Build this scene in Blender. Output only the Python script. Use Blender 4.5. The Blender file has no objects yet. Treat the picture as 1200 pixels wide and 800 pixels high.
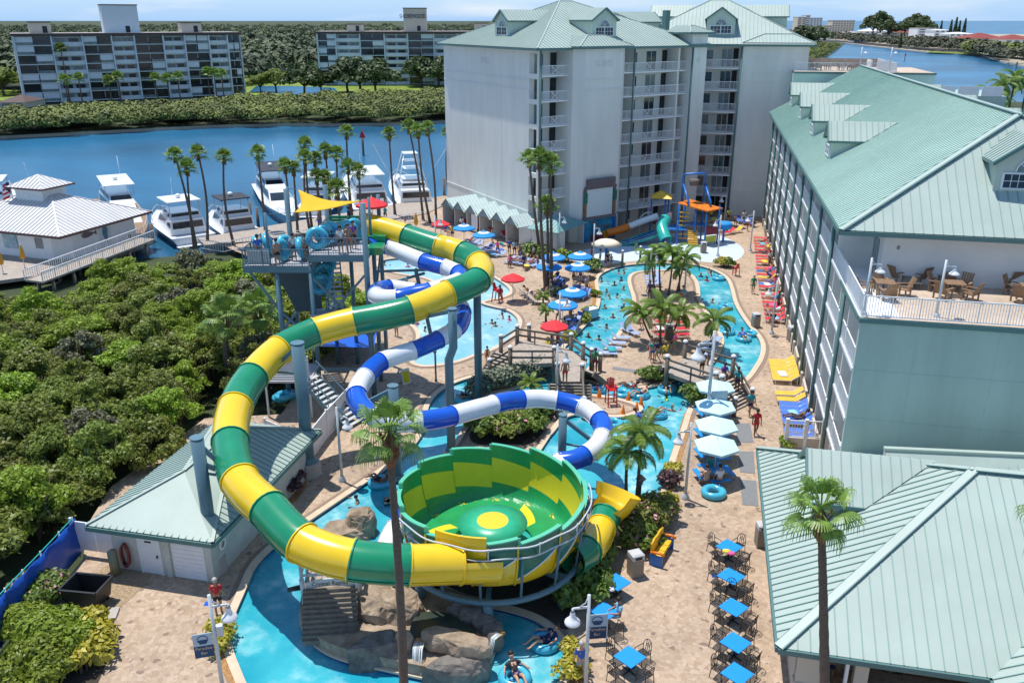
import bpy,bmesh,math,random
import numpy as np
from mathutils import Vector,Matrix,Euler
from mathutils.geometry import delaunay_2d_cdt
R=math.radians
rnd=random.Random(7)
S=bpy.context.scene
COL=S.collection
CAM_H,F,PITCH=25.0,1000.0,math.atan(376/1000.0)
CP,SP=math.cos(PITCH),math.sin(PITCH)
def ray(px,py):
 a,b=(px-600)/F,(400-py)/F
 return Vector((a,CP+b*SP,-SP+b*CP))
def W(px,py,z=0.0):
 d=ray(px,py)
 t=(z-CAM_H)/d.z
 return Vector((d.x*t,d.y*t,z))
def DY(px,py,Y):
 d=ray(px,py)
 t=Y/d.y
 return Vector((d.x*t,Y,CAM_H+d.z*t))
cam_d=bpy.data.cameras.new('camera')
cam_d.sensor_width=36.0
cam_d.lens=F/1200*36.0
cam_d.clip_start=0.5
cam_d.clip_end=60000
cam=bpy.data.objects.new('camera',cam_d)
COL.objects.link(cam)
cam.location=(0,0,CAM_H)
cam.rotation_euler=(math.pi/2-PITCH,0,0)
S.camera=cam
_M={}
def lin(c):
 """0-255 sRGB triple to linear"""
 o=[]
 for v in c:
  v/=255.0
  o.append(v/12.92 if v<=0.04045 else((v+0.055)/1.055)**2.4)
 return tuple(o)
def mat(name,col,rough=0.6,var=0.12,scale=2.0,bump=0.0,bscale=20.0,metal=0.0,col2=None,coat=0.0,spec=0.5,detail=4.0,translucent=0.0,objvar=0.0,stretch=None):
 if name in _M:
  return _M[name]
 m=bpy.data.materials.new(name)
 m.use_nodes=True
 nt=m.node_tree
 b=nt.nodes['Principled BSDF']
 b.inputs['Roughness'].default_value=rough
 b.inputs['Metallic'].default_value=metal
 b.inputs['Specular IOR Level'].default_value=spec
 if coat:
  b.inputs['Coat Weight'].default_value=coat
  b.inputs['Coat Roughness'].default_value=0.08
 L=nt.links.new
 tc=nt.nodes.new('ShaderNodeTexCoord')
 vec=tc.outputs['Object']
 if stretch:
  mp=nt.nodes.new('ShaderNodeMapping')
  mp.inputs['Scale'].default_value=stretch
  L(vec,mp.inputs['Vector'])
  vec=mp.outputs['Vector']
 base=None
 if var or col2:
  n=nt.nodes.new('ShaderNodeTexNoise')
  n.inputs['Scale'].default_value=scale
  n.inputs['Detail'].default_value=detail
  n.inputs['Roughness'].default_value=0.65
  L(vec,n.inputs['Vector'])
  r=nt.nodes.new('ShaderNodeValToRGB')
  r.color_ramp.elements[0].position=0.3
  r.color_ramp.elements[1].position=0.7
  c1=tuple(max(0,c*(1-var))for c in col[:3])
  c2=col2 if col2 else tuple(min(1,c*(1+var))for c in col[:3])
  r.color_ramp.elements[0].color=(*c1,1)
  r.color_ramp.elements[1].color=(*c2,1)
  L(n.outputs['Fac'],r.inputs['Fac'])
  base=r.outputs['Color']
 else:
  rg=nt.nodes.new('ShaderNodeRGB')
  rg.outputs[0].default_value=(*col[:3],1)
  base=rg.outputs[0]
 if objvar:
  oi=nt.nodes.new('ShaderNodeObjectInfo')
  hs=nt.nodes.new('ShaderNodeHueSaturation')
  mr=nt.nodes.new('ShaderNodeMapRange')
  mr.inputs['To Min'].default_value=1-objvar
  mr.inputs['To Max'].default_value=1+objvar
  L(oi.outputs['Random'],mr.inputs['Value'])
  L(mr.outputs['Result'],hs.inputs['Value'])
  mh=nt.nodes.new('ShaderNodeMapRange')
  mh.inputs['To Min'].default_value=0.5-objvar*0.05
  mh.inputs['To Max'].default_value=0.5+objvar*0.05
  L(oi.outputs['Random'],mh.inputs['Value'])
  L(mh.outputs['Result'],hs.inputs['Hue'])
  L(base,hs.inputs['Color'])
  base=hs.outputs['Color']
 L(base,b.inputs['Base Color'])
 if bump:
  n2=nt.nodes.new('ShaderNodeTexNoise')
  n2.inputs['Scale'].default_value=bscale
  n2.inputs['Detail'].default_value=4
  L(vec,n2.inputs['Vector'])
  bp=nt.nodes.new('ShaderNodeBump')
  bp.inputs['Strength'].default_value=bump
  bp.inputs['Distance'].default_value=0.05
  L(n2.outputs['Fac'],bp.inputs['Height'])
  L(bp.outputs['Normal'],b.inputs['Normal'])
 if translucent:
  tr=nt.nodes.new('ShaderNodeBsdfTranslucent')
  L(base,tr.inputs['Color'])
  mx=nt.nodes.new('ShaderNodeMixShader')
  mx.inputs['Fac'].default_value=translucent
  L(b.outputs[0],mx.inputs[1])
  L(tr.outputs[0],mx.inputs[2])
  L(mx.outputs[0],nt.nodes['Material Output'].inputs['Surface'])
 _M[name]=m
 return m
class MB:
 def __init__(s):
  s.v,s.f,s.mi,s.sm=[],[],[],[]
 def add(s,vs,fs,m=0,smooth=False):
  o=len(s.v)
  s.v.extend([tuple(v)for v in vs])
  for f in fs:
   s.f.append([i+o for i in f])
   s.mi.append(m)
   s.sm.append(smooth)
  return s
 def poly(s,pts,m=0):
  return s.add(pts,[list(range(len(pts)))],m)
 def box(s,c,size,rz=0.0,m=0,taper=1.0):
  x,y,z=(k/2 for k in size)
  cs,sn=math.cos(rz),math.sin(rz)
  vs=[]
  for dz,t in((-z,1.0),(z,taper)):
   for dx,dy in((-x,-y),(x,-y),(x,y),(-x,y)):
    dx*=t
    dy*=t
    vs.append((c[0]+dx*cs-dy*sn,c[1]+dx*sn+dy*cs,c[2]+dz))
  return s.add(vs,[(3,2,1,0),(4,5,6,7),(0,1,5,4),(1,2,6,5),(2,3,7,6),(3,0,4,7)],m)
 def beam(s,p0,p1,w,h=None,m=0,up=(0,0,1)):
  p0,p1=Vector(p0),Vector(p1)
  h=h or w
  d=(p1-p0)
  if d.length<1e-6:
   return s
  d.normalize()
  u=Vector(up)
  if abs(d.dot(u))>0.98:
   u=Vector((0,1,0))
  a=d.cross(u).normalized()*w/2
  b=a.cross(d).normalized()*h/2
  vs=[p+q for p in(p0,p1)for q in(-a-b,a-b,a+b,-a+b)]
  return s.add(vs,[(3,2,1,0),(4,5,6,7),(0,1,5,4),(1,2,6,5),(2,3,7,6),(3,0,4,7)],m)
 def tube(s,pts,r,n=8,m=0,caps=True,smooth=True,a0=0.0,a1=None):
  """sweep; a0..a1 (radians) gives an open trough"""
  pts=[Vector(p)for p in pts]
  rs=r if isinstance(r,(list,tuple))else[r]*len(pts)
  vs,fs=[],[]
  closed=a1 is None
  k=n if closed else n+1
  N=len(pts)
  prev=None
  for i,p in enumerate(pts):
   t=(pts[min(i+1,N-1)]-pts[max(i-1,0)])
   if t.length<1e-9:
    t=Vector((0,0,1))
   t.normalize()
   up=Vector((0,0,1))if abs(t.z)<0.97 else Vector((0,1,0))
   if prev is not None and abs(t.z)>=0.97:
    up=prev
   a=t.cross(up).normalized()
   b=a.cross(t).normalized()
   prev=b
   for j in range(k):
    th=a0+(2*math.pi*j/n if closed else(a1-a0)*j/n)
    vs.append(p+a*math.cos(th)*rs[i]+b*math.sin(th)*rs[i])
  for i in range(N-1):
   for j in range(n):
    j2=(j+1)%k if closed else j+1
    fs.append((i*k+j,i*k+j2,(i+1)*k+j2,(i+1)*k+j))
  s.add(vs,fs,m,smooth)
  if caps and closed:
   o=len(s.v)-len(vs)
   s.f.append([o+j for j in range(k)][::-1]);s.mi.append(m);s.sm.append(False)
   s.f.append([o+(N-1)*k+j for j in range(k)]);s.mi.append(m);s.sm.append(False)
  return s
 def lathe(s,prof,c=(0,0,0),n=16,m=0,smooth=True,closed=False):
  vs,fs=[],[]
  for r,z in prof:
   for j in range(n):
    th=2*math.pi*j/n
    vs.append((c[0]+r*math.cos(th),c[1]+r*math.sin(th),c[2]+z))
  K=len(prof)
  for i in range(K-1+(1 if closed else 0)):
   i2=(i+1)%K
   for j in range(n):
    j2=(j+1)%n
    fs.append((i*n+j,i*n+j2,i2*n+j2,i2*n+j))
  return s.add(vs,fs,m,smooth)
 def torus(s,c,R1,r,n=20,k=10,m=0,M=None):
  vs,fs=[],[]
  for i in range(n):
   a=2*math.pi*i/n
   for j in range(k):
    b=2*math.pi*j/k
    p=Vector(((R1+r*math.cos(b))*math.cos(a),(R1+r*math.cos(b))*math.sin(a),r*math.sin(b)))
    if M is not None:
     p=M@p
    vs.append(p+Vector(c))
  for i in range(n):
   for j in range(k):
    i2,j2=(i+1)%n,(j+1)%k
    fs.append((i*k+j,i2*k+j,i2*k+j2,i*k+j2))
  return s.add(vs,fs,m,True)
 def prism(s,poly,z0,z1,m=0,mtop=None):
  n=len(poly)
  vs=[(p[0],p[1],z0)for p in poly]+[(p[0],p[1],z1)for p in poly]
  s.add(vs,[[n+i for i in range(n)]],m if mtop is None else mtop)
  s.add(vs,[(i,(i+1)%n,n+(i+1)%n,n+i)for i in range(n)]+[list(range(n))[::-1]],m)
  return s
 def blob(s,c,r,m=0,n=10,k=6,jit=0.0,sq=(1,1,1),rg=None):
  rg=rg or rnd
  vs,fs=[(c[0],c[1],c[2]+r*sq[2])],[]
  for i in range(1,k):
   ph=math.pi*i/k
   for j in range(n):
    th=2*math.pi*j/n
    q=1+rg.uniform(-jit,jit)
    vs.append((c[0]+r*sq[0]*q*math.sin(ph)*math.cos(th),c[1]+r*sq[1]*q*math.sin(ph)*math.sin(th),c[2]+r*sq[2]*q*math.cos(ph)))
  vs.append((c[0],c[1],c[2]-r*sq[2]))
  for j in range(n):
   fs.append((0,1+j,1+(j+1)%n))
   e=1+(k-2)*n
   fs.append((len(vs)-1,e+(j+1)%n,e+j))
  for i in range(k-2):
   for j in range(n):
    a,b=1+i*n+j,1+i*n+(j+1)%n
    fs.append((a,a+n,b+n,b))
  return s.add(vs,fs,m,True)
 def mesh(s,name,mats):
  me=bpy.data.meshes.new(name)
  me.from_pydata(s.v,[],s.f)
  for m in(mats if isinstance(mats,(list,tuple))else[mats]):
   me.materials.append(m)
  if s.f:
   me.polygons.foreach_set('material_index',s.mi)
   me.polygons.foreach_set('use_smooth',s.sm)
  me.update()
  return me
 def build(s,name,mats,parent=None,loc=None):
  o=bpy.data.objects.new(name,s.mesh(name,mats))
  COL.objects.link(o)
  if parent is not None:
   o.parent=parent
  if loc is not None:
   o.location=loc
  return o
def tag(o,label=None,cat=None,group=None,kind=None):
 if label:o['label']=label
 if cat:o['category']=cat
 if group:o['group']=group
 if kind:o['kind']=kind
 return o
def thing(name,label,cat,loc=(0,0,0),rz=0.0,group=None):
 o=bpy.data.objects.new(name,None)
 o.empty_display_size=0.2
 COL.objects.link(o)
 o.location=loc
 o.rotation_euler=(0,0,rz)
 return tag(o,label,cat,group)
def struct(o):
 o['kind']='structure'
 return o
def copy_tree(o,parent=None):
 c=o.copy()
 COL.objects.link(c)
 c.parent=parent
 for ch in list(o.children):
  copy_tree(ch,c)
 return c
_used=set()
def place(proto,loc,rz=0.0,label=None,sc=1.0,group=None):
 """the first call uses the prototype itself, later ones copy it"""
 o=proto
 if proto.name in _used:
  o=copy_tree(proto)
 else:
  _used.add(proto.name)
 o.location=loc
 o.rotation_euler=(0,0,rz)
 o.scale=(sc,sc,sc)if not isinstance(sc,tuple)else sc
 if label:o['label']=label
 if group:o['group']=group
 return o
def recolor(o,names,m):
 """give a copy's parts another material (object-level slots)"""
 for ch in o.children:
  if ch.type=='MESH' and ch.name.split('.')[0]in names:
   for sl in ch.material_slots[:1]:
    sl.link='OBJECT'
    sl.material=m
ORD=['first','second','third','fourth','fifth','sixth','seventh','eighth','ninth','tenth','eleventh','twelfth','thirteenth','fourteenth','fifteenth','sixteenth','seventeenth','eighteenth','nineteenth','twentieth','twenty-first','twenty-second','twenty-third','twenty-fourth','twenty-fifth','twenty-sixth']
def chaikin(pts,it=2,closed=True):
 pts=[Vector(p)for p in pts]
 for _ in range(it):
  q=[]
  n=len(pts)
  if not closed:
   q.append(pts[0])
  for i in range(n if closed else n-1):
   a,b=pts[i],pts[(i+1)%n]
   q+=[a*0.75+b*0.25,a*0.25+b*0.75]
  if not closed:
   q.append(pts[-1])
  pts=q
 return pts
def catmull(P,k=8):
 P=[Vector(p)for p in P]
 out=[]
 n=len(P)
 for i in range(n-1):
  p0,p1,p2,p3=P[max(i-1,0)],P[i],P[i+1],P[min(i+2,n-1)]
  for j in range(k):
   t=j/k
   out.append(0.5*((2*p1)+(p2-p0)*t+(2*p0-5*p1+4*p2-p3)*t*t+(3*p1-p0-3*p2+p3)*t**3))
 out.append(P[-1])
 return out
def text_mesh(name,body,size,m,parent,mtx,extrude=0.01,align='CENTER'):
 cu=bpy.data.curves.new(name,'FONT')
 cu.body=body
 cu.size=size
 cu.extrude=extrude
 cu.align_x=align
 cu.align_y='CENTER'
 t=bpy.data.objects.new(name,cu)
 COL.objects.link(t)
 dg=bpy.context.evaluated_depsgraph_get()
 me=bpy.data.meshes.new_from_object(t.evaluated_get(dg))
 bpy.data.objects.remove(t)
 me.materials.clear()
 me.materials.append(m)
 o=bpy.data.objects.new(name,me)
 COL.objects.link(o)
 o.parent=parent
 o.matrix_local=mtx
 return o
SUN_EL,SUN_AZ=R(74),R(-48)
world=bpy.data.worlds.new('World')
S.world=world
world.use_nodes=True
wn=world.node_tree
sky=wn.nodes.new('ShaderNodeTexSky')
sky.sky_type='NISHITA'
sky.sun_disc=False
sky.sun_elevation=SUN_EL
sky.sun_rotation=SUN_AZ
sky.air_density=1.0
sky.altitude=300
sky.dust_density=0.0
sky.ozone_density=3.0
tint=wn.nodes.new('ShaderNodeMix')
tint.data_type='RGBA'
tint.blend_type='MULTIPLY'
tint.inputs[0].default_value=1.0
tint.inputs[7].default_value=(0.99,1.0,1.0,1)
wn.links.new(sky.outputs[0],tint.inputs[6])
wtc=wn.nodes.new('ShaderNodeTexCoord')
wsx=wn.nodes.new('ShaderNodeSeparateXYZ')
wn.links.new(wtc.outputs['Generated'],wsx.inputs[0])
wmr=wn.nodes.new('ShaderNodeMapRange')
wmr.inputs['From Max'].default_value=0.16
wmr.inputs['To Min'].default_value=0.95
wmr.inputs['To Max'].default_value=0.0
wn.links.new(wsx.outputs['Z'],wmr.inputs['Value'])
wns=wn.nodes.new('ShaderNodeTexNoise')
wns.inputs['Scale'].default_value=5.0
wns.inputs['Detail'].default_value=6.0
wmp=wn.nodes.new('ShaderNodeMapping')
wmp.inputs['Scale'].default_value=(1,1,7)
wn.links.new(wtc.outputs['Generated'],wmp.inputs['Vector'])
wn.links.new(wmp.outputs[0],wns.inputs['Vector'])
wcr=wn.nodes.new('ShaderNodeValToRGB')
wcr.color_ramp.elements[0].position=0.5
wcr.color_ramp.elements[1].position=0.72
wcr.color_ramp.elements[0].color=(2.0,3.35,5.3,1)
wcr.color_ramp.elements[1].color=(3.7,4.4,5.3,1)
wn.links.new(wns.outputs['Fac'],wcr.inputs['Fac'])
wmx=wn.nodes.new('ShaderNodeMix')
wmx.data_type='RGBA'
wn.links.new(wmr.outputs[0],wmx.inputs[0])
wn.links.new(tint.outputs[2],wmx.inputs[6])
wn.links.new(wcr.outputs[0],wmx.inputs[7])
wn.links.new(wmx.outputs[2],wn.nodes['Background'].inputs[0])
wn.nodes['Background'].inputs[1].default_value=0.15
sl=bpy.data.lights.new('sun','SUN')
sl.energy=4.2
sl.angle=R(0.5)
sl.color=(1.0,0.955,0.89)
so=bpy.data.objects.new('sun',sl)
COL.objects.link(so)
sdir=Vector((math.sin(SUN_AZ)*math.cos(SUN_EL),math.cos(SUN_AZ)*math.cos(SUN_EL),math.sin(SUN_EL)))
so.rotation_euler=sdir.to_track_quat('Z','Y').to_euler()
so.location=(0,0,60)
S.view_settings.view_transform='Standard'
S.view_settings.look='None'
S.view_settings.exposure=0.28
S.view_settings.gamma=1.0
S.render.engine='CYCLES'
S.cycles.max_bounces=5
S.cycles.transparent_max_bounces=6
M_white=mat('white_paint',(0.78,0.79,0.80),0.45,0.05)
M_stucco=mat('pale_stucco',(0.69,0.69,0.65),0.85,0.07,0.7,bump=0.25,bscale=14,stretch=(1,1,0.2))
M_stucco_g=mat('grey_stucco',(0.66,0.66,0.63),0.85,0.05,0.5,bump=0.3,bscale=10)
M_greenwall=mat('green_stucco',(0.36,0.475,0.43),0.85,0.10,0.5,bump=0.2,bscale=14,stretch=(1,1,0.25))
M_roof=mat('green_metal_roof',(0.375,0.455,0.405),0.5,0.07,0.35)
M_roofrib=mat('shaded_green_metal_seam',(0.23,0.345,0.315),0.5,0.0)  # darker green paints in the shadowed sides of the ribs
M_rooflifted=mat('shade_lifted_green_metal_roof',(0.44,0.60,0.52),0.5,0.12,0.25,stretch=(1,1,0.3))  # wing's left slope, coloured lighter to offset the shade of its ribs
M_trimgreen=mat('dark_green_trim',(0.09,0.19,0.18),0.5,0.05)
M_graymetalroof=mat('grey_metal_roof',(0.66,0.65,0.64),0.4,0.08,0.4)
M_graymetalrib=mat('grey_metal_seam',(0.50,0.49,0.48),0.4,0.0)
M_glass=mat('dark_window_glass',(0.02,0.03,0.04),0.08,0.2,0.7,spec=0.7)
M_glass2=mat('grey_window_glass',(0.16,0.20,0.21),0.12,0.3,0.7,spec=0.7)
M_dark=mat('dark_interior',(0.03,0.032,0.035),0.8,0.1)
M_black=mat('black_metal',(0.025,0.023,0.022),0.4,0.1)
M_slategrey=mat('blue_grey_steel',(0.10,0.19,0.235),0.45,0.08,1.5)
M_slatedeck=mat('grey_deck_boards',(0.36,0.36,0.38),0.7,0.12,3)
M_lightpole=mat('pale_grey_pole',(0.52,0.56,0.58),0.4,0.05)
M_yellow=mat('yellow_fibreglass',(0.83,0.56,0.015),0.22,0.05,0.6,coat=0.4)
M_green=mat('green_fibreglass',(0.010,0.235,0.105),0.25,0.12,0.6,coat=0.4)
M_bowlgreen=mat('bowl_green_gelcoat',(0.014,0.29,0.085),0.32,0.16,0.8,coat=0.2)
M_bowlyellow=mat('bowl_yellow_gelcoat',(0.74,0.62,0.03),0.3,0.06,0.8,coat=0.2)
M_blue=mat('blue_fibreglass',(0.01,0.10,0.56),0.2,0.06,0.8,coat=0.4)
M_whitegel=mat('white_fibreglass',(0.76,0.78,0.79),0.22,0.04,0.8,coat=0.4)
M_ringblue=mat('light_blue_vinyl',(0.06,0.42,0.58),0.25,0.06,1.5,coat=0.3)
M_umbblue=mat('bright_blue_canvas',(0.015,0.27,0.70),0.8,0.06)
M_umbcream=mat('cream_canvas',(0.75,0.68,0.52),0.8,0.05)
M_umbred=mat('red_canvas',(0.72,0.03,0.04),0.8,0.06)
M_umblight=mat('pale_blue_canvas',(0.52,0.80,0.86),0.8,0.04)
M_umbgold=mat('golden_canvas',(0.62,0.32,0.03),0.8,0.1)
M_sail=mat('yellow_shade_cloth',(0.86,0.55,0.02),0.8,0.05,translucent=0.25)
M_tablblue=mat('blue_tabletop',(0.01,0.27,0.70),0.4,0.05)
M_red=mat('red_plastic',(0.55,0.015,0.025),0.4,0.08)
M_redstrap=mat('red_vinyl_strap',(0.68,0.03,0.04),0.5,0.1)
M_yelstrap=mat('yellow_vinyl_strap',(0.80,0.50,0.05),0.5,0.1)
M_blustrap=mat('blue_vinyl_strap',(0.07,0.19,0.62),0.5,0.1)
M_beigestrap=mat('beige_vinyl_strap',(0.62,0.52,0.40),0.5,0.1)
M_orange=mat('orange_plastic',(0.72,0.19,0.015),0.4,0.08)
M_playblue=mat('blue_painted_steel',(0.012,0.15,0.50),0.35,0.05)
M_playyellow=mat('yellow_painted_panel',(0.80,0.48,0.03),0.4,0.06)
M_maroon=mat('maroon_panel',(0.16,0.02,0.04),0.4,0.1)
M_lime=mat('lime_panel',(0.50,0.55,0.05),0.4,0.1)
M_teal=mat('teal_fibreglass',(0.03,0.42,0.36),0.25,0.08,coat=0.3)
M_wood=mat('weathered_timber',(0.17,0.145,0.12),0.85,0.3,4,bump=0.3,bscale=12)
M_woodlight=mat('bleached_timber',(0.36,0.31,0.26),0.85,0.25,4,bump=0.2,bscale=12)
M_teak=mat('brown_teak',(0.26,0.16,0.09),0.65,0.2,4)
M_bark=mat('palm_bark',(0.14,0.105,0.08),0.9,0.35,6,bump=0.6,bscale=16,stretch=(1,1,4))
M_barkred=mat('palm_boot_fibre',(0.20,0.085,0.045),0.9,0.35,8,bump=0.6,bscale=16)
M_trunk=mat('tree_bark',(0.10,0.08,0.06),0.9,0.3,4)
M_palm=mat('palm_leaf',(0.17,0.27,0.045),0.45,0.35,1.2,translucent=0.25,objvar=0.15)
M_palm2=mat('feather_palm_leaf',(0.15,0.25,0.03),0.45,0.4,1.2,translucent=0.25,objvar=0.15)
M_palmdead=mat('dry_palm_frond',(0.17,0.115,0.06),0.8,0.3,3)
M_leaf=mat('mangrove_leaf',(0.15,0.22,0.028),0.5,0.45,2.6,col2=(0.38,0.44,0.09),translucent=0.4,objvar=0.28)
M_leafb=mat('bright_mangrove_leaf',(0.19,0.31,0.02),0.5,0.4,2.4,col2=(0.42,0.54,0.06),translucent=0.4,objvar=0.25)
M_leafg=mat('greyish_mangrove_leaf',(0.14,0.15,0.07),0.6,0.4,1.5,col2=(0.30,0.30,0.17),translucent=0.25,objvar=0.2)
M_leafdark=mat('dark_oak_leaf',(0.05,0.095,0.028),0.55,0.4,0.5,col2=(0.11,0.16,0.045),translucent=0.25,objvar=0.2)
M_hedge=mat('hedge_leaf',(0.085,0.16,0.02),0.5,0.4,3,col2=(0.20,0.30,0.04),translucent=0.2)
M_yellowleaf=mat('yellow_croton_leaf',(0.38,0.36,0.03),0.5,0.4,3,col2=(0.60,0.52,0.05),translucent=0.2)
M_maroonleaf=mat('maroon_cordyline_leaf',(0.045,0.022,0.030),0.5,0.5,3,col2=(0.12,0.05,0.055))
M_sage=mat('grey_green_leaf',(0.13,0.17,0.10),0.6,0.4,3,col2=(0.24,0.28,0.18))
M_pink=mat('pink_flower',(0.62,0.25,0.33),0.6,0.3,3)
M_conc=mat('concrete',(0.42,0.39,0.35),0.9,0.12,2,bump=0.2)
M_coping=mat('cream_pool_coping',(0.60,0.47,0.34),0.8,0.10,1.5)
M_tile=mat('navy_waterline_tile',(0.02,0.07,0.22),0.25,0.35,9)
M_mulch=mat('orange_mulch',(0.36,0.19,0.07),0.95,0.45,7,bump=0.7,bscale=10)
M_soil=mat('dark_soil',(0.045,0.036,0.025),0.95,0.4,1.2,bump=0.6,bscale=3)
M_gravel=mat('tan_gravel',(0.33,0.24,0.15),0.95,0.45,9,bump=0.6,bscale=12)
M_tarp=mat('blue_tarpaulin',(0.004,0.075,0.42),0.45,0.15,1.5,bump=0.5,bscale=3)
M_rock=mat('tan_artificial_rock',(0.30,0.215,0.14),0.9,0.4,1.3,col2=(0.46,0.36,0.26),bump=0.8,bscale=2.5)
M_rockdark=mat('grey_shade_artificial_rock',(0.15,0.135,0.12),0.9,0.4,1.3,col2=(0.26,0.23,0.20),bump=0.8,bscale=2.5)  # grey rock; its dark tone also paints shade on the front faces
M_mat=mat('grey_rubber_mat',(0.19,0.20,0.205),0.9,0.1,5)
M_hull=mat('white_gelcoat',(0.80,0.81,0.82),0.2,0.03,coat=0.4)
M_hullgrey=mat('grey_hull',(0.30,0.33,0.36),0.25,0.04,coat=0.3)
M_canvasblk=mat('dark_canvas',(0.03,0.035,0.05),0.8,0.1)
M_screen=mat('projection_screen',(0.66,0.74,0.74),0.8,0.02)
M_screenwood=mat('brown_grey_timber',(0.17,0.14,0.15),0.8,0.2)
M_splash=mat('pale_blue_splash_pad',(0.52,0.62,0.70),0.6,0.10,0.35)
M_condo=mat('pale_condo_wall',(0.54,0.59,0.63),0.85,0.07,0.3)
M_condoband=mat('condo_white_band',(0.66,0.71,0.75),0.85,0.05,0.3)
M_cream=mat('cream_render',(0.56,0.50,0.41),0.85,0.06,0.3)
M_brownroof=mat('brown_roof_edge',(0.10,0.065,0.06),0.8,0.15)
M_gravelroof=mat('pale_flat_roof',(0.40,0.36,0.33),0.9,0.15,0.3)
M_redroof=mat('red_tile_roof',(0.24,0.045,0.035),0.8,0.15)
M_grass=mat('lawn_grass',(0.12,0.20,0.02),0.9,0.35,0.3,col2=(0.24,0.32,0.03))
M_farland=mat('wooded_land',(0.035,0.055,0.020),0.95,0.5,0.02,col2=(0.07,0.095,0.03))
M_sand=mat('pale_shore_sand',(0.38,0.33,0.25),0.95,0.2,0.1)
M_asphalt=mat('asphalt',(0.07,0.07,0.07),0.9,0.15,0.4)
M_bin=mat('taupe_bin_panel',(0.27,0.23,0.18),0.7,0.1)
M_binlid=mat('grey_bin_lid',(0.52,0.52,0.52),0.5,0.05)
M_gold=mat('golden_bench_paint',(0.82,0.46,0.02),0.4,0.08)
M_skin=[mat('light_skin',(0.52,0.30,0.20),0.55,0.05),mat('tan_skin',(0.38,0.20,0.12),0.55,0.05),mat('brown_skin',(0.15,0.075,0.045),0.5,0.05)]
M_hair=[mat('dark_brown_hair',(0.022,0.014,0.010),0.5,0.2),mat('blond_hair',(0.33,0.21,0.09),0.5,0.2),mat('grey_hair',(0.40,0.38,0.36),0.5,0.1)]
M_eye=mat('dark_eye',(0.02,0.015,0.012),0.2,0.0)
def cloth(name,c):
 return mat(name+'_fabric',c,0.8,0.12,6)
CL=dict(red=cloth('red',(0.55,0.02,0.03)),black=cloth('black',(0.02,0.02,0.025)),white=cloth('white',(0.72,0.72,0.72)),blue=cloth('blue',(0.03,0.12,0.50)),navy=cloth('navy',(0.015,0.025,0.10)),teal=cloth('teal',(0.02,0.33,0.36)),orange=cloth('orange',(0.75,0.10,0.02)),yellow=cloth('yellow',(0.72,0.60,0.05)),green=cloth('green',(0.03,0.28,0.12)),pink=cloth('pink',(0.70,0.10,0.28)),grey=cloth('grey',(0.30,0.31,0.33)),purple=cloth('purple',(0.15,0.06,0.35)),lime=cloth('lime',(0.45,0.70,0.08)),maroon=cloth('maroon',(0.22,0.02,0.03)),sky=cloth('sky',(0.25,0.55,0.75)))
def cells_mat(name,cols,scale,rough=0.85,randomness=0.75,dark=0.0,mortar=0.25):
 """irregular pavers: one colour per cell, thin joints"""
 m=bpy.data.materials.new(name);m.use_nodes=True
 nt=m.node_tree;L=nt.links.new
 b=nt.nodes['Principled BSDF'];b.inputs['Roughness'].default_value=rough
 tc=nt.nodes.new('ShaderNodeTexCoord')
 v=nt.nodes.new('ShaderNodeTexVoronoi');v.inputs['Scale'].default_value=scale;v.inputs['Randomness'].default_value=randomness
 L(tc.outputs['Object'],v.inputs['Vector'])
 sp=nt.nodes.new('ShaderNodeSeparateColor');L(v.outputs['Color'],sp.inputs[0])
 r=nt.nodes.new('ShaderNodeValToRGB');r.color_ramp.interpolation='CONSTANT'
 n=len(cols)
 for i,(p,c)in enumerate(cols):
  e=r.color_ramp.elements[i]if i<2 else r.color_ramp.elements.new(p)
  e.position=p;e.color=(*c,1)
 L(sp.outputs[0],r.inputs['Fac'])
 ns=nt.nodes.new('ShaderNodeTexNoise');ns.inputs['Scale'].default_value=0.16;ns.inputs['Detail'].default_value=7;ns.inputs['Roughness'].default_value=0.7
 L(tc.outputs['Object'],ns.inputs['Vector'])
 mr=nt.nodes.new('ShaderNodeMapRange');mr.inputs['From Min'].default_value=0.3;mr.inputs['From Max'].default_value=0.7
 mr.inputs['To Min'].default_value=0.78;mr.inputs['To Max'].default_value=1.16
 L(ns.outputs['Fac'],mr.inputs['Value'])
 v2=nt.nodes.new('ShaderNodeTexVoronoi');v2.feature='DISTANCE_TO_EDGE';v2.inputs['Scale'].default_value=scale;v2.inputs['Randomness'].default_value=randomness
 L(tc.outputs['Object'],v2.inputs['Vector'])
 mj=nt.nodes.new('ShaderNodeMapRange');mj.inputs['From Max'].default_value=0.05;mj.inputs['To Min'].default_value=1-mortar;mj.inputs['To Max'].default_value=1.0
 L(v2.outputs['Distance'],mj.inputs['Value'])
 mul=nt.nodes.new('ShaderNodeMath');mul.operation='MULTIPLY';L(mr.outputs[0],mul.inputs[0]);L(mj.outputs[0],mul.inputs[1])
 hs=nt.nodes.new('ShaderNodeHueSaturation');L(r.outputs[0],hs.inputs['Color']);L(mul.outputs[0],hs.inputs['Value'])
 L(hs.outputs[0],b.inputs['Base Color'])
 bp=nt.nodes.new('ShaderNodeBump');bp.inputs['Strength'].default_value=0.3;bp.inputs['Distance'].default_value=0.02
 L(mj.outputs[0],bp.inputs['Height']);L(bp.outputs[0],b.inputs['Normal'])
 return m
T1,T2,T3,T4,T5=(0.455,0.34,0.24),(0.42,0.31,0.215),(0.485,0.37,0.27),(0.385,0.275,0.19),(0.24,0.17,0.125)
M_paver=cells_mat('tan_irregular_pavers',[(0.0,T1),(0.22,T2),(0.45,T3),(0.65,T1),(0.78,T4),(0.97,T5)],4.8)
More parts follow.
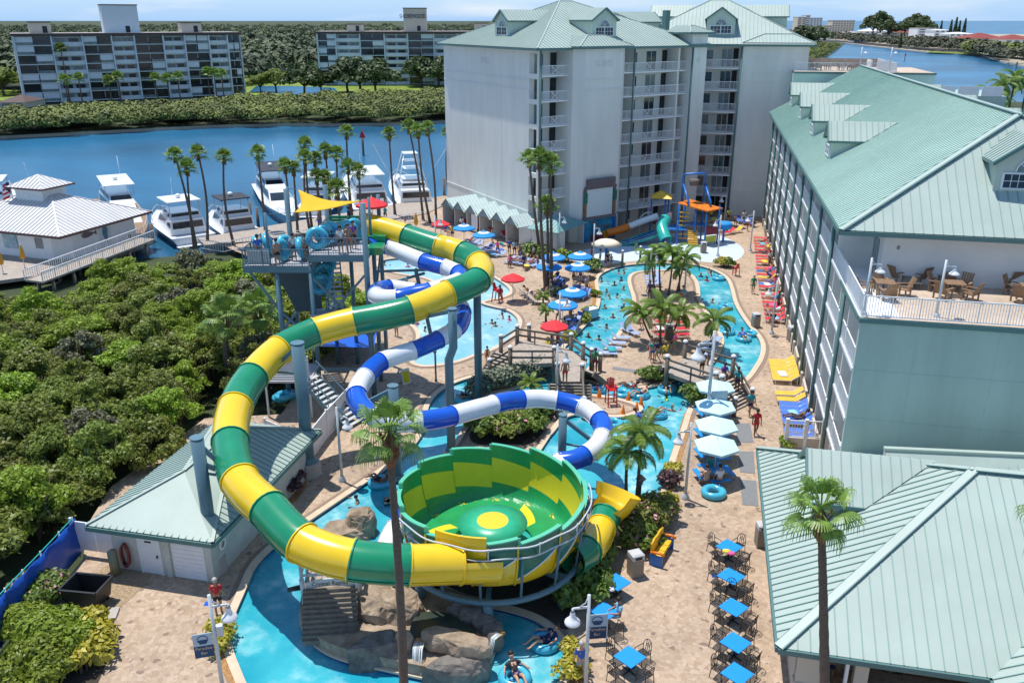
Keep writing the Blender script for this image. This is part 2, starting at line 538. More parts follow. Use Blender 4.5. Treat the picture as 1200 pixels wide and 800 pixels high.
M_paverfine=cells_mat('sandy_pool_surround',[(0.0,(0.55,0.44,0.33)),(0.4,(0.52,0.405,0.30)),(0.7,(0.57,0.46,0.36))],3.5,mortar=0.1)
def water_mat(name,deep,mid,foam,foam_caustic_amt,fscale,bscale,bump,rough=0.08,spec=0.5):
 """water body: colour of the pool paint seen through ripples, with patches of foam and painted caustic light"""
 m=bpy.data.materials.new(name);m.use_nodes=True
 nt=m.node_tree;L=nt.links.new
 b=nt.nodes['Principled BSDF'];b.inputs['Roughness'].default_value=rough;b.inputs['Specular IOR Level'].default_value=spec
 tc=nt.nodes.new('ShaderNodeTexCoord')
 n0=nt.nodes.new('ShaderNodeTexNoise');n0.inputs['Scale'].default_value=fscale;n0.inputs['Detail'].default_value=3;n0.inputs['Distortion'].default_value=0.6
 L(tc.outputs['Object'],n0.inputs['Vector'])
 r0=nt.nodes.new('ShaderNodeValToRGB');r0.color_ramp.elements[0].position=0.35;r0.color_ramp.elements[1].position=0.65
 r0.color_ramp.elements[0].color=(*deep,1);r0.color_ramp.elements[1].color=(*mid,1)
 L(n0.outputs['Fac'],r0.inputs['Fac'])
 col=r0.outputs[0]
 if foam_caustic_amt:
  wob=nt.nodes.new('ShaderNodeTexNoise');wob.inputs['Scale'].default_value=1.6;wob.inputs['Detail'].default_value=4
  L(tc.outputs['Object'],wob.inputs['Vector'])
  mixv=nt.nodes.new('ShaderNodeMix');mixv.data_type='VECTOR';mixv.inputs['Factor'].default_value=0.35
  L(tc.outputs['Object'],mixv.inputs[4]);L(wob.outputs['Color'],mixv.inputs[5])
  v=nt.nodes.new('ShaderNodeTexVoronoi');v.feature='SMOOTH_F1';v.inputs['Scale'].default_value=3.2  # white cells: foam plus caustic light painted into the water colour
  L(mixv.outputs[1],v.inputs['Vector'])
  rv=nt.nodes.new('ShaderNodeMapRange');rv.inputs['From Min'].default_value=0.25;rv.inputs['From Max'].default_value=0.75
  L(v.outputs['Distance'],rv.inputs['Value'])
  n1=nt.nodes.new('ShaderNodeTexNoise');n1.inputs['Scale'].default_value=0.33;n1.inputs['Detail'].default_value=6;n1.inputs['Roughness'].default_value=0.62
  L(tc.outputs['Object'],n1.inputs['Vector'])
  r1=nt.nodes.new('ShaderNodeMapRange');r1.inputs['From Min'].default_value=0.47;r1.inputs['From Max'].default_value=0.66;r1.inputs['To Max'].default_value=foam_caustic_amt
  L(n1.outputs['Fac'],r1.inputs['Value'])
  mu=nt.nodes.new('ShaderNodeMath');mu.operation='MULTIPLY';L(rv.outputs[0],mu.inputs[0]);L(r1.outputs[0],mu.inputs[1])
  ad=nt.nodes.new('ShaderNodeMath');ad.operation='MULTIPLY_ADD';ad.inputs[1].default_value=0.35;L(r1.outputs[0],ad.inputs[0]);L(mu.outputs[0],ad.inputs[2])
  mx=nt.nodes.new('ShaderNodeMix');mx.data_type='RGBA';mx.clamp_factor=True
  L(ad.outputs[0],mx.inputs[0]);L(col,mx.inputs[6]);mx.inputs[7].default_value=(*foam,1)
  col=mx.outputs[2]
 L(col,b.inputs['Base Color'])
 n2=nt.nodes.new('ShaderNodeTexNoise');n2.inputs['Scale'].default_value=bscale;n2.inputs['Detail'].default_value=5
 L(tc.outputs['Object'],n2.inputs['Vector'])
 bp=nt.nodes.new('ShaderNodeBump');bp.inputs['Strength'].default_value=bump;bp.inputs['Distance'].default_value=0.12
 L(n2.outputs['Fac'],bp.inputs['Height']);L(bp.outputs[0],b.inputs['Normal'])
 return m
M_pool=water_mat('turquoise_pool_water',(0.014,0.29,0.40),(0.055,0.43,0.50),(0.50,0.76,0.79),0.65,0.25,2.2,0.35)
M_shallow=water_mat('pale_shallow_pool_water',(0.17,0.45,0.53),(0.35,0.58,0.64),(0.70,0.85,0.86),0.5,0.12,2.5,0.25)
M_grotto=water_mat('dark_grotto_water',(0.03,0.045,0.035),(0.05,0.06,0.05),(0.3,0.3,0.3),0.0,0.5,2,0.3)
M_bay=water_mat('bay_water',(0.014,0.075,0.14),(0.022,0.145,0.275),(0,0,0),0.0,0.016,0.5,0.6,rough=0.28,spec=0.18)  # sky blue and dark patches: reflections painted into the water colour
def sheet(name,pts,z,m):
 mb=MB()
 mb.poly([(p[0],p[1],z)for p in pts])
 return struct(mb.build(name,m))
def slab(name,pts,z0,z1,mtop,mside):
 mb=MB()
 mb.prism([(p[0],p[1])for p in pts],z0,z1,1,0)
 return struct(mb.build(name,[mtop,mside]))
WZ=-1.2
sheet('seabed_ground',[(-30000,-400),(30000,-400),(30000,45000),(-30000,45000)],-5,M_soil)
sheet('water',[(-30000,-300),(30000,-300),(30000,44000),(-30000,44000)],WZ,M_bay)
def shore(pts,z=WZ):
 return[W(x,y,z)for x,y in pts]
bank=shore([(-420,168),(-200,164),(0,163),(60,160),(150,155),(250,150),(330,148),(400,148),(470,147),(530,144),(600,139),(700,128),(800,112),(900,94),(960,74),(985,56),(990,51),(960,46),(930,44)])
bank+=[Vector((900,3500,0)),Vector((1700,6000,0)),Vector((8800,30000,0)),Vector((-28000,30000,0)),Vector((-9000,400,0)),Vector((-900,200,0))]
slab('far_bank_ground',bank,-3,-0.5,M_farland,M_sand)
isl=shore([(925,46.5),(965,48.5),(1000,52.5),(1030,56),(1060,59.5),(1090,62.5),(1120,64.5),(1150,65.5),(1175,74),(1215,82),(1290,92),(1400,100)])
isl+=[Vector((1900,700,0)),Vector((1700,1300,0)),Vector((1000,1750,0)),Vector((560,1900,0)),Vector((420,1800,0))]
slab('barrier_island_ground',isl,-3,-0.3,M_sand,M_conc)
sheet('lawn',[W(x,y,-0.4)for x,y in[(285,118),(640,118),(700,96),(560,84),(300,84),(260,100)]],-0.42,M_grass)
sheet('pond',[W(x,y,-0.4)for x,y in[(292,108),(300,101),(340,101),(392,103),(396,108),(350,111)]],-0.40,M_bay)
sheet('lawn',[W(x,y,-0.4)for x,y in[(-40,118),(20,118),(20,106),(-40,104)]],-0.42,M_grass)
sheet('road',[W(x,y,-0.25)for x,y in[(960,47.5),(1000,51),(1060,57),(1100,60.2),(1200,62.3),(1200,60),(1100,57.5),(1000,49),(960,45.8)]],-0.25,M_asphalt)
sheet('lawn',[W(x,y,-0.24)for x,y in[(1085,61.5),(1150,64.3),(1152,62.6),(1090,60.2)]],-0.22,M_grass)
land=[Vector((-150,15,0)),Vector((-110,70,0)),W(-120,345),W(0,322),W(60,308),W(120,300),W(170,294),W(300,284),W(420,268),W(500,252),W(530,240),Vector((-14,126,0)),Vector((-2,150,0)),Vector((60,152,0)),Vector((74,190,0)),Vector((90,270,0)),Vector((160,300,0)),Vector((330,300,0)),Vector((330,-30,0)),Vector((-150,-30,0))]
slab('resort_ground',land,-4,-0.9,M_farland,M_conc)
deck=[(-70,860),(-30,800),(20,740),(60,700),(97,655),(104,612),(130,570),(240,490),(330,485),(350,455),(345,430),(318,408),(310,330),(290,300),(262,288),(300,283),(420,267),(500,250),(522,241)]
deck=[W(*p)for p in deck]+[Vector((-12,128,0)),Vector((0,140,0)),Vector((60,140,0)),Vector((62,30,0)),Vector((24,14,0)),Vector((-18,12,0))]
pools={'river_left':[(300,830),(281,785),(271,760),(269,738),(276,716),(287,692),(301,657),(345,622),(395,588),(447,553),(470,536),(486,522),(497,505),(499,486),(505,468),(522,453),(545,444),(575,437),(615,430),(645,423),(660,432),(648,446),(600,458),(570,466),(556,478),(545,498),(532,520),(510,540),(482,562),(458,583),(440,598),(420,606),(404,622),(412,640),(436,642),(455,660),(480,690),(512,697),(550,706),(600,716),(632,727),(655,749),(664,772),(658,797),(640,830)],'splash_pool':[(395,606),(400,600),(470,585),(520,585),(520,640),(505,690),(470,690),(430,660),(405,625)],'main_pool':[(560,452),(650,444),(678,444),(705,452),(745,457),(782,449),(808,440),(833,436),(826,455),(812,470),(804,484),(800,500),(790,525),(784,543),(774,578),(768,592),(740,596),(690,584),(640,570),(622,545),(635,525),(650,502),(640,488),(600,480),(566,474)],'right_arm':[(808,447),(830,433),(843,416),(849,402),(846,390),(832,370),(820,350),(820,340),(817,327),(806,318),(784,316),(758,317),(742,319),(735,325),(737,337),(742,350),(740,365),(730,382),(717,400),(702,417),(690,430),(676,446),(655,450),(640,442),(648,428),(658,411),(672,396),(697,370),(704,355),(702,340),(700,326),(707,319),(725,312),(750,309),(784,308),(812,310),(826,313),(840,318),(852,326),(857,340),(860,355),(870,372),(880,385),(889,395),(893,406),(891,418),(884,430),(874,444),(850,462),(826,470)],'lagoon':[(440,309),(450,304),(475,302),(520,309),(560,317),(580,325),(597,337),(598,344),(586,349),(568,352),(562,355),(575,359),(595,363),(607,372),(608,382),(597,397),(575,410),(556,415),(537,423),(515,427),(496,429),(482,424),(484,412),(493,398),(491,386),(481,378),(492,370),(530,362),(536,350),(520,337),(504,326),(484,323),(455,318)],}
islands={'rock_island_base':[(351,716),(352,735),(364,752),(382,766),(410,776),(465,788),(512,798),(562,800),(576,775),(584,748),(564,722),(532,708),(506,698),(478,688),(450,678),(420,672),(372,664),(360,682)],'lifeguard_peninsula':[(560,470),(620,462),(655,464),(684,461),(718,465),(745,472),(756,479),(742,487),(717,490),(695,484),(668,486),(658,494),(644,512),(624,528),(600,526),(545,530),(540,512),(552,490)],'hedge_strip':[(548,462),(570,455),(600,449),(640,437),(644,441),(606,455),(575,462),(556,468)],}
P2=lambda pts,it=2:[Vector((p.x,p.y))for p in chaikin([W(*q)for q in pts],it)]
polys=[[Vector((p.x,p.y))for p in deck]]
kinds=['deck']
for k,v in pools.items():
 polys.append(P2(v));kinds.append('pool')
for k,v in islands.items():
 polys.append(P2(v));kinds.append('island')
vin,fin=[],[]
for pl in polys:
 o=len(vin)
 vin+=pl
 fin.append(list(range(o,o+len(pl))))
vo,eo,fo,ov,oe,of=delaunay_2d_cdt(vin,[],fin,1,1e-4)
def inside(p,pl):
 r=False
 j=len(pl)-1
 for i in range(len(pl)):
  a,b=pl[i],pl[j]
  if(a.y>p.y)!=(b.y>p.y)and p.x<(b.x-a.x)*(p.y-a.y)/(b.y-a.y)+a.x:
   r=not r
  j=i
 return r
cls=[]
ilag=1+list(pools).index('lagoon')
for f in fo:
 c=(vo[f[0]]+vo[f[1]]+vo[f[2]])/3
 hit=[i for i,pl in enumerate(polys)if inside(c,pl)]
 ks={kinds[i]for i in hit}
 if 'pool' in ks and 'island' not in ks:
  cls.append('lagoon' if ilag in hit else 'pool')
 else:
  cls.append('deck' if ks else None)
edge={}
for f,c in zip(fo,cls):
 for i in range(3):
  a,b=f[i],f[(i+1)%3]
  edge.setdefault((min(a,b),max(a,b)),[]).append((c,a,b))
dm=MB()
dm.add([(p.x,p.y,0)for p in vo],[f for f,c in zip(fo,cls)if c=='deck'])
bnd={}
tiles=MB()
for(a,b),fs in edge.items():
 cs=[q[0]for q in fs]
 w=[q for q in fs if q[0]in('pool','lagoon')]
 dk=[q for q in fs if q[0]=='deck']
 if len(w)==1 and dk:
  _,x,y=w[0]
  bnd[x]=y
  tiles.add([(vo[x].x,vo[x].y,0.0),(vo[y].x,vo[y].y,0.0),(vo[y].x,vo[y].y,-1.2),(vo[x].x,vo[x].y,-1.2)],[(0,1,2,3)])
struct(dm.build('pool_deck',M_paver))
struct(tiles.build('pool_wall',M_tile))
for nm,mm in(('pool',M_pool),('lagoon',M_shallow)):
 pm=MB()
 pm.add([(p.x,p.y,-0.17)for p in vo],[f for f,c in zip(fo,cls)if c==nm])
 struct(pm.build('pool_water',mm))
loops=[]
left=dict(bnd)
while left:
 s0,cur=next(iter(left.items()))
 lp=[s0]
 del left[s0]
 while cur in left and cur!=s0:
  lp.append(cur)
  nx=left.pop(cur)
  cur=nx
 loops.append([vo[i]for i in lp])
cop,bor=MB(),MB()
for lp in loops:
 n=len(lp)
 if n<8:
  continue
 inn,out=[],[]
 for i in range(n):
  t=(lp[(i+1)%n]-lp[i-1]).normalized()
  nn=Vector((t.y,-t.x))
  inn.append(lp[i]-nn*0.04)
  out.append(lp[i]+nn*0.34)
 vs=[(p.x,p.y,z)for q,z in((inn,-0.05),(inn,0.05),(out,0.05),(out,0.004))for p in q]
 fs=[]
 for k in range(3):
  for i in range(n):
   j=(i+1)%n
   fs.append((k*n+i,k*n+j,(k+1)*n+j,(k+1)*n+i))
 cop.add(vs,fs)
 ou2=[]
 for i in range(n):
  t=(lp[(i+1)%n]-lp[i-1]).normalized()
  ou2.append(lp[i]+Vector((t.y,-t.x))*0.62)
 bor.add([(p.x,p.y,0.008)for q in(out,ou2)for p in q],[(i,(i+1)%n,n+(i+1)%n,n+i)for i in range(n)])
struct(cop.build('pool_coping',M_coping))
struct(bor.build('pool_border',mat('brown_border_paver',(0.25,0.18,0.135),0.85,0.25,6)))
def bed(name,pts,z,m,it=2):
 mb=MB()
 mb.poly([(p.x,p.y,z)for p in chaikin([W(*q)for q in pts],it)])
 return struct(mb.build(name,m))
bed('splash_pad_floor',[(667,298),(690,291),(740,284),(800,271),(836,273.5),(855,280),(870,289),(873,297),(865,305),(845,309),(812,305.5),(784,304),(750,305),(722,308),(702,315),(690,314),(668,303)],0.012,M_splash)
bed('planter_bed',[(697,321),(690,326),(692,340),(695,352),(690,368),(668,395),(650,412),(656,412),(668,400),(692,373),(701,355),(699,340),(697,327)],0.014,M_mulch)
bed('planter_bed',[(296,330),(350,330),(418,334),(428,362),(422,400),(376,416),(342,440),(318,408)],0.013,M_soil)
bed('planter_bed',[(803,480),(797,500),(783,541),(772,585),(785,588),(797,545),(808,500),(812,480)],0.014,M_mulch)
bed('planter_bed',[(690,600),(740,590),(772,592),(768,612),(755,625),(745,650),(728,672),(700,690),(672,700),(668,690),(672,650)],0.014,M_gravel)
bed('planter_bed',[(150,655),(180,668),(178,676),(140,714),(110,720),(82,705),(118,664)],0.014,M_gravel,1)
bed('planter_bed',[(80,690),(60,705),(-10,780),(-30,830),(100,830),(120,790),(133,752),(128,730),(100,715)],0.016,M_soil)
bed('planter_bed',[(316,588),(330,600),(352,582),(362,565),(350,540),(322,545)],0.014,M_mulch)
bed('planter_bed',[(255,724),(248,740),(252,770),(268,800),(285,812),(284,795),(268,765),(266,738),(268,722)],0.014,M_mulch)
bed('planter_bed',[(655,797),(660,778),(668,760),(684,762),(686,812),(650,812)],0.014,M_mulch)
bed('planter_bed',[(556,474),(590,468),(648,470),(654,480),(640,503),(622,522),(600,520),(556,522),(548,510),(556,490)],0.014,M_soil)
bed('planter_bed',[(552,461),(572,456),(602,450),(636,440),(640,441),(606,454),(575,461)],0.014,M_mulch)
bed('planter_bed',[(745,432),(752,444),(770,450),(785,446),(782,436),(765,430)],0.014,M_mulch)
bed('bowl_ground',[(470,640),(520,690),(600,708),(640,722),(668,745),(680,700),(690,640),(680,590),(600,560),(520,570)],0.011,M_soil)
for pts in([(862,496),(879,496),(883,518.5),(864,518.5)],[(865,528.5),(883,529),(885,555),(867,553)],[(867.5,562),(886,563),(889,593),(870,591)],[(718,429.5),(751,434),(750,437),(717.5,433)]):
 mb=MB()
 q=[W(*p)for p in pts]
 mb.prism([(p.x,p.y)for p in q],0.006,0.02)
 nm={862:'grey rubber mat on the pavers, nearest the man wrapped in the red towel',865:'grey rubber mat in the middle of the three in line beside the pale blue umbrellas',867.5:'grey rubber mat nearest the green roof, beside the blue tube on the pavers',718:'small grey rubber mat on the island pavers beside the wooden stairs'}[pts[0][0]]
 tag(mb.build('rubber_mat',M_mat),nm,'mat','grey mats on the deck')
class Frame:
 """s along the wall (left to right seen from outside), d outwards, z up"""
 def __init__(s,p0,p1=None,ang=None):
  s.o=Vector((p0[0],p0[1]))
  if p1 is not None:
   s.x=(Vector((p1[0],p1[1]))-s.o)
   s.L=s.x.length
   s.x.normalize()
  else:
   s.x=Vector((math.cos(ang),math.sin(ang)))
  s.n=Vector((s.x.y,-s.x.x))
 def P(s,a,d,z):
  q=s.o+s.x*a+s.n*d
  return Vector((q.x,q.y,z))
 def box(s,mb,s0,s1,d0,d1,z0,z1,m=0):
  vs=[s.P(a,d,z)for z in(z0,z1)for a,d in((s0,d1),(s1,d1),(s1,d0),(s0,d0))]
  mb.add(vs,[(3,2,1,0),(4,5,6,7),(0,1,5,4),(1,2,6,5),(2,3,7,6),(3,0,4,7)],m)
 def quad(s,mb,s0,s1,d,z0,z1,m=0):
  mb.poly([s.P(s0,d,z0),s.P(s1,d,z0),s.P(s1,d,z1),s.P(s0,d,z1)],m)
def roof_face(mb,poly,e0,e1,spacing=0.45,rh=0.05,rw=0.04,mpan=0,mrib=1,off=0.0):
 """planar roof polygon with real standing seams running up the slope from eave e0-e1"""
 poly=[Vector(p)for p in poly]
 mb.poly(poly,mpan)
 x=(Vector(e1)-Vector(e0)).normalized()
 nrm=(poly[1]-poly[0]).cross(poly[2]-poly[0]).normalized()
 if nrm.z<0:
  nrm=-nrm
 y=nrm.cross(x).normalized()
 if y.z<0:
  y=-y
 o=Vector(e0)
 q=[((p-o).dot(x),(p-o).dot(y))for p in poly]
 lo,hi=min(a for a,b in q),max(a for a,b in q)
 k=lo+spacing*0.5+off
 while k<hi:
  ts=[]
  for i in range(len(q)):
   (a0,b0),(a1,b1)=q[i],q[(i+1)%len(q)]
   if(a0<=k)!=(a1<=k):
    ts.append(b0+(b1-b0)*(k-a0)/(a1-a0))
  if len(ts)>=2:
   t0,t1=min(ts),max(ts)
   if t1-t0>0.25:
    c0,c1=o+x*k+y*t0,o+x*k+y*(t1-0.05)
    w=x*rw/2
    h=nrm*rh
    mb.add([c0-w,c0+w,c0+w+h,c0-w+h,c1-w,c1+w,c1+w+h,c1-w+h],[(0,1,2,3),(1,5,6,2),(2,6,7,3),(3,7,4,0),(5,4,7,6)],mrib)
  k+=spacing
def railing(fr,s0,s1,d,z,parent,m=None,h=1.05,step=0.14,xbrace=True,name='railing'):
 mb=MB()
 fr.box(mb,s0,s1,d-0.03,d+0.03,z+h-0.06,z+h)
 fr.box(mb,s0,s1,d-0.02,d+0.02,z+0.08,z+0.13)
 n=max(2,int((s1-s0)/step))
 for i in range(n+1):
  a=s0+(s1-s0)*i/n
  w=0.028 if i%10==0 else 0.014
  fr.box(mb,a-w,a+w,d-0.012,d+0.012,z+0.08,z+h-0.05)
 if xbrace:
  c=(s0+s1)/2
  for e in(-1,1):
   mb.beam(fr.P(c-0.45,d+0.03,z+(0.15 if e>0 else h-0.1)),fr.P(c+0.45,d+0.03,z+(h-0.1 if e>0 else 0.15)),0.05)
 return mb.build(name,m or M_white,parent)
def dormer(parent,P0,xd,width,hw,rise,run,m_wall=None,ov=0.25,name='dormer'):
 """gabled dormer: P0 = base centre of its front, xd = left-to-right along the front; its ridge runs back 'run' metres into the slope"""
 xd=Vector((xd[0],xd[1],0)).normalized()
 nd=Vector((xd.y,-xd.x,0))
 P0=Vector(P0)
 w=width/2
 def q(a,d,z):
  return P0+xd*a-nd*d+Vector((0,0,z))
 slope=(hw+rise)/run
 mb=MB()
 mb.poly([q(-w,0,-0.4),q(w,0,-0.4),q(w,0,hw),q(0,0,hw+rise),q(-w,0,hw)],0)
 for sg in(-1,1):
  mb.poly([q(sg*w,0,-0.4),q(sg*w,hw/slope+0.3,hw),q(sg*w,0,hw)],0)
 d=mb.build(name,m_wall or M_dormwall,parent)
 rb=MB()
 e=ov
 dz=rise*e/w
 for sg in(-1,1):
  a,b=q(sg*(w+e),-e,hw-dz),q(sg*(w+e),(hw-dz)/slope,hw-dz)
  c,dd=q(0,run,hw+rise),q(0,-e,hw+rise)
  fc=[a,b,c,dd]
  roof_face(rb,[p+Vector((0,0,0.06))for p in fc],a+Vector((0,0,0.06)),b+Vector((0,0,0.06)),0.42,0.04)
  rb.beam(a,b,0.08,0.16,2)
  rb.beam(a,dd,0.10,0.18,2)
 rb.build('dormer_roof',[M_roof,M_roofrib,M_trimgreen],d)
 wb=MB()
 ww=w*0.72
 z0,z1=0.22,0.22+hw*0.42
 for a0,a1 in((-ww,-0.04),(0.04,ww)):
  wb.poly([q(a0,-0.03,z0),q(a1,-0.03,z0),q(a1,-0.03,z1),q(a0,-0.03,z1)],1)
  for k in(1,2):
   t=a0+(a1-a0)*k/3
   wb.beam(q(t,-0.035,z0),q(t,-0.035,z1),0.03,m=0)
  wb.beam(q(a0,-0.035,(z0+z1)/2),q(a1,-0.035,(z0+z1)/2),0.03,m=0)
 for a in(-ww-0.06,0,ww+0.06):
  wb.beam(q(a,-0.03,z0-0.08),q(a,-0.03,z1+0.08),0.11,0.08)
 for z in(z0-0.06,z1+0.06):
  wb.beam(q(-ww-0.1,-0.03,z),q(ww+0.1,-0.03,z),0.11,0.08)
 rr=ww*0.55
 zc=z1+0.16
 arc=[q(rr*math.cos(math.pi*i/8),-0.03,zc+rr*math.sin(math.pi*i/8))for i in range(9)]
 wb.poly(arc,2)
 wb.tube([p+nd*0.02 for p in arc],0.05,5)
 for i in(2,4,6):
  wb.beam(q(0,-0.04,zc),arc[i],0.03)
 wb.build('window',[M_white,M_glass,M_glass2],d)
 return d
M_dormwall=mat('dormer_siding',(0.50,0.58,0.49),0.8,0.05,1.0)
def window_unit(fr,s0,s1,d,z0,z1,parent,glass=None,frame=True,mull=True):
 mb=MB()
 fr.quad(mb,s0,s1,d+0.02,z0,z1,1)
 if frame:
  t=0.09
  fr.box(mb,s0-t,s0,d,d+0.05,z0-t,z1+t)
  fr.box(mb,s1,s1+t,d,d+0.05,z0-t,z1+t)
  fr.box(mb,s0,s1,d,d+0.05,z1,z1+t)
  fr.box(mb,s0,s1,d,d+0.05,z0-t,z0)
 if mull:
  c=(s0+s1)/2
  fr.box(mb,c-0.025,c+0.025,d+0.021,d+0.04,z0,z1)
 return mb.build('window',[M_white,glass or M_glass],parent)
def hip_cap(mb,a,b,m=0,w=0.16):
 up=Vector((0,0,0.045))
 mb.beam(Vector(a)+up,Vector(b)+up,w,0.04,m)
UD,VD=Vector((0.217,0.976,0)),Vector((0.976,-0.217,0))
FH=2.75
EZ=22.0
A1=Vector((3.0,98.8,0))
fd=Vector((0.83,0.558,0)).normalized()
ld=Vector((-0.48,0.877,0)).normalized()
tower=thing('hotel_tower','tall pale hotel tower whose blank left wall rises above the cabanas','hotel',A1)
tower_inv=Matrix.Translation(-A1)
def into(o,par):
 """children are modelled in world space; keep them there under a moved parent"""
 o.matrix_parent_inverse=Matrix.Translation(par.location).inverted()
 return o
class Kid:
 pass
def fix_children(root):
 for ch in root.children:
  ch.matrix_parent_inverse=root.matrix_world.inverted()if False else Matrix.Translation(-Vector(root.location))
ff=Frame(A1,A1+fd*25)
TL=25.0
DEP=2.0
bays=[(0.0,4.0),(11.6,21.0),(21.3,22.4)]
out=[]
def fp(s,d):
 q=ff.P(s,d,0)
 return(q.x,q.y)
B1=A1+fd*TL
C1,D1=B1+ld*24,A1+ld*25.4
out=[fp(0.35,-2.2),fp(4.0,-2.2),fp(4.0,0.9),fp(5.2,1.7),fp(10.6,1.7),fp(11.6,0.9),fp(11.6,-2.0),fp(21.0,-2.0),fp(21.0,0.05),fp(21.3,0.05),fp(21.3,-2.0),fp(22.4,-2.0),fp(22.4,0.9),fp(25.0,0.9),(C1.x,C1.y),(D1.x,D1.y)]
q1=A1+ld*2.2
wm=MB()
wm.prism(out+[(q1.x,q1.y)],-0.5,EZ)
wall=wm.build('wall',M_stucco,tower)
pm=MB()
ff.box(pm,0.0,0.35,-0.35,0.0,-0.5,EZ)
pm.build('pier',M_stucco,tower)
pm=MB()
pl=Frame(A1+ld*25.4,A1)
for k in range(8):
 z=k*FH
 pl.box(pm,23.2,25.4,-0.3,0.0,z+2.35,z+FH+(0.15 if k<7 else 0.0))
 pl.box(pm,24.95,25.38,-0.3,-0.001,z,z+2.35)
for z in(EZ-3.4,EZ-4.5,3.6):
 pl.box(pm,0,23.2,0.0,0.06,z,z+0.12)
 ff.box(pm,5.2,10.6,1.7,1.76,z,z+0.12)
 ff.box(pm,22.4,25.0,0.9,0.96,z,z+0.12)
for s in(8.0,16.5):
 pl.box(pm,s,s+0.05,0.0,0.015,4,EZ-5)
for k in range(1,7):
 ff.box(pm,5.25,10.55,1.7,1.712,k*FH+0.6,k*FH+0.64)
pm.build('string_course',M_stucco,tower)
orn=MB()
for fr_,cs,dd in((ff,(7.0,7.9,8.8),1.7),(pl,(11.4,12.2,13.0),0.0),(ff,(23.7,),0.9)):
 for i,c in enumerate(cs):
  z=EZ-1.6
  if len(cs)==3 and i!=1:
   for dx in(-0.2,0.2):
    for dz in(-0.2,0.2):
     fr_.box(orn,c+dx-0.15,c+dx+0.15,dd,dd+0.05,z+dz-0.15,z+dz+0.15)
  else:
   for t in range(8):
    th=t*math.pi/4
    fr_.box(orn,c+0.24*math.cos(th)-0.1,c+0.24*math.cos(th)+0.1,dd,dd+0.05,z+0.24*math.sin(th)-0.1,z+0.24*math.sin(th)+0.1)
orn.build('ornament',M_stucco_g,tower)
def bay_stack(par,fr,s0,s1,nfl,back,zf=0.0,wins=(),doors=(),darks=(),rail=True,x=True,mwall=None,fh=FH):
 """slabs, railing and openings of one column of recessed balconies"""
 for k in range(1,nfl+1):
  sl=MB()
  z=zf+k*fh
  fr.box(sl,s0+0.002,s1-0.002,back+0.01,0.08,z-0.16,z+0.002)
  sl.build('balcony_slab',M_white,par)
 for k in range(nfl):
  z=zf+k*fh
  if rail and k>0:
   railing(fr,s0+0.05,s1-0.05,0.03,z,par,xbrace=x)
  for a,b in wins:
   window_unit(fr,a,b,back,z+0.85,z+2.1,par,M_glass2 if(k*7+int(a))%3==1 else M_glass)
  for a,b in doors:
   window_unit(fr,a,b,back,z+0.05,z+2.2,par,M_glass2 if(k*5+int(a))%2 else M_glass,frame=False)
  for a,b in darks:
   db=MB()
   fr.box(db,a,b,back+0.02,back+0.06,z+0.03,z+2.3)
   db.build('doorway',M_dark,par)
bay_stack(tower,ff,0.35,4.0,8,-2.2,wins=(),doors=((0.9,2.1),),darks=((3.1,3.95),))
bay_stack(tower,ff,11.6,21.0,8,-2.0,wins=((14.4,16.1),),doors=((17.6,19.2),),darks=((20.2,20.98),))
bay_stack(tower,ff,21.3,22.4,8,-2.0,darks=((21.5,22.1),),x=False)
for s,d in((0.16,0.07),(13.8,0.15),(22.5,1.0)):
 dp=MB()
 dp.tube([ff.P(s,d,0),ff.P(s,d,EZ)],0.11,8)
 dp.build('downpipe',M_trimgreen,tower)
sh=MB()
ff.box(sh,13.9,14.1,-1.98,0.0,0,EZ-0.1)
sh.build('dividing_wall',M_stucco,tower)
def hip_roof(par,corners,peak0,peak1,ov,z,name='roof',spacing=0.5,slopes=None,fas=True,rh=0.05):
 """corners counter-clockwise from front-left: FL, FR, BR, BL; ridge peak0-peak1"""
 mb=MB()
 FL,FR,BR,BL=[Vector(c)for c in corners]
 p0,p1=Vector(peak0),Vector(peak1)
 roof_face(mb,[FL,FR,p1,p0],FL,FR,spacing,rh)
 roof_face(mb,[FR,BR,p1],FR,BR,spacing,rh)
 roof_face(mb,[BR,BL,p0,p1],BR,BL,spacing,rh)
 roof_face(mb,[BL,FL,p0],BL,FL,spacing,rh)
 for a,b in((FL,p0),(FR,p1),(BR,p1),(BL,p0),(p0,p1)):
  hip_cap(mb,a,b)
 if fas:
  for a,b in((FL,FR),(FR,BR),(BR,BL),(BL,FL)):
   mb.beam(a-Vector((0,0,0.16)),b-Vector((0,0,0.16)),0.16,0.22,2)
 mb.poly([c-Vector((0,0,0.2))for c in(BL,BR,FR,FL)],3)
 return mb.build(name,[M_roof,M_roofrib,M_trimgreen,M_white],par)
o=0.7
cFL,cFR=A1-fd*o-ld*o+Vector((0,0,EZ+0.15)),B1+fd*o-ld*(o+0.6)+Vector((0,0,EZ+0.15))
cBR,cBL=C1+fd*o+ld*o+Vector((0,0,EZ+0.15)),D1-fd*o+ld*o+Vector((0,0,EZ+0.15))
pk=A1+fd*12.0+ld*12.8
roof1=hip_roof(tower,(cFL,cFR,cBR,cBL),pk+Vector((0,0,27.3))-fd*0.9,pk+Vector((0,0,27.3))+fd*0.9,0,EZ)
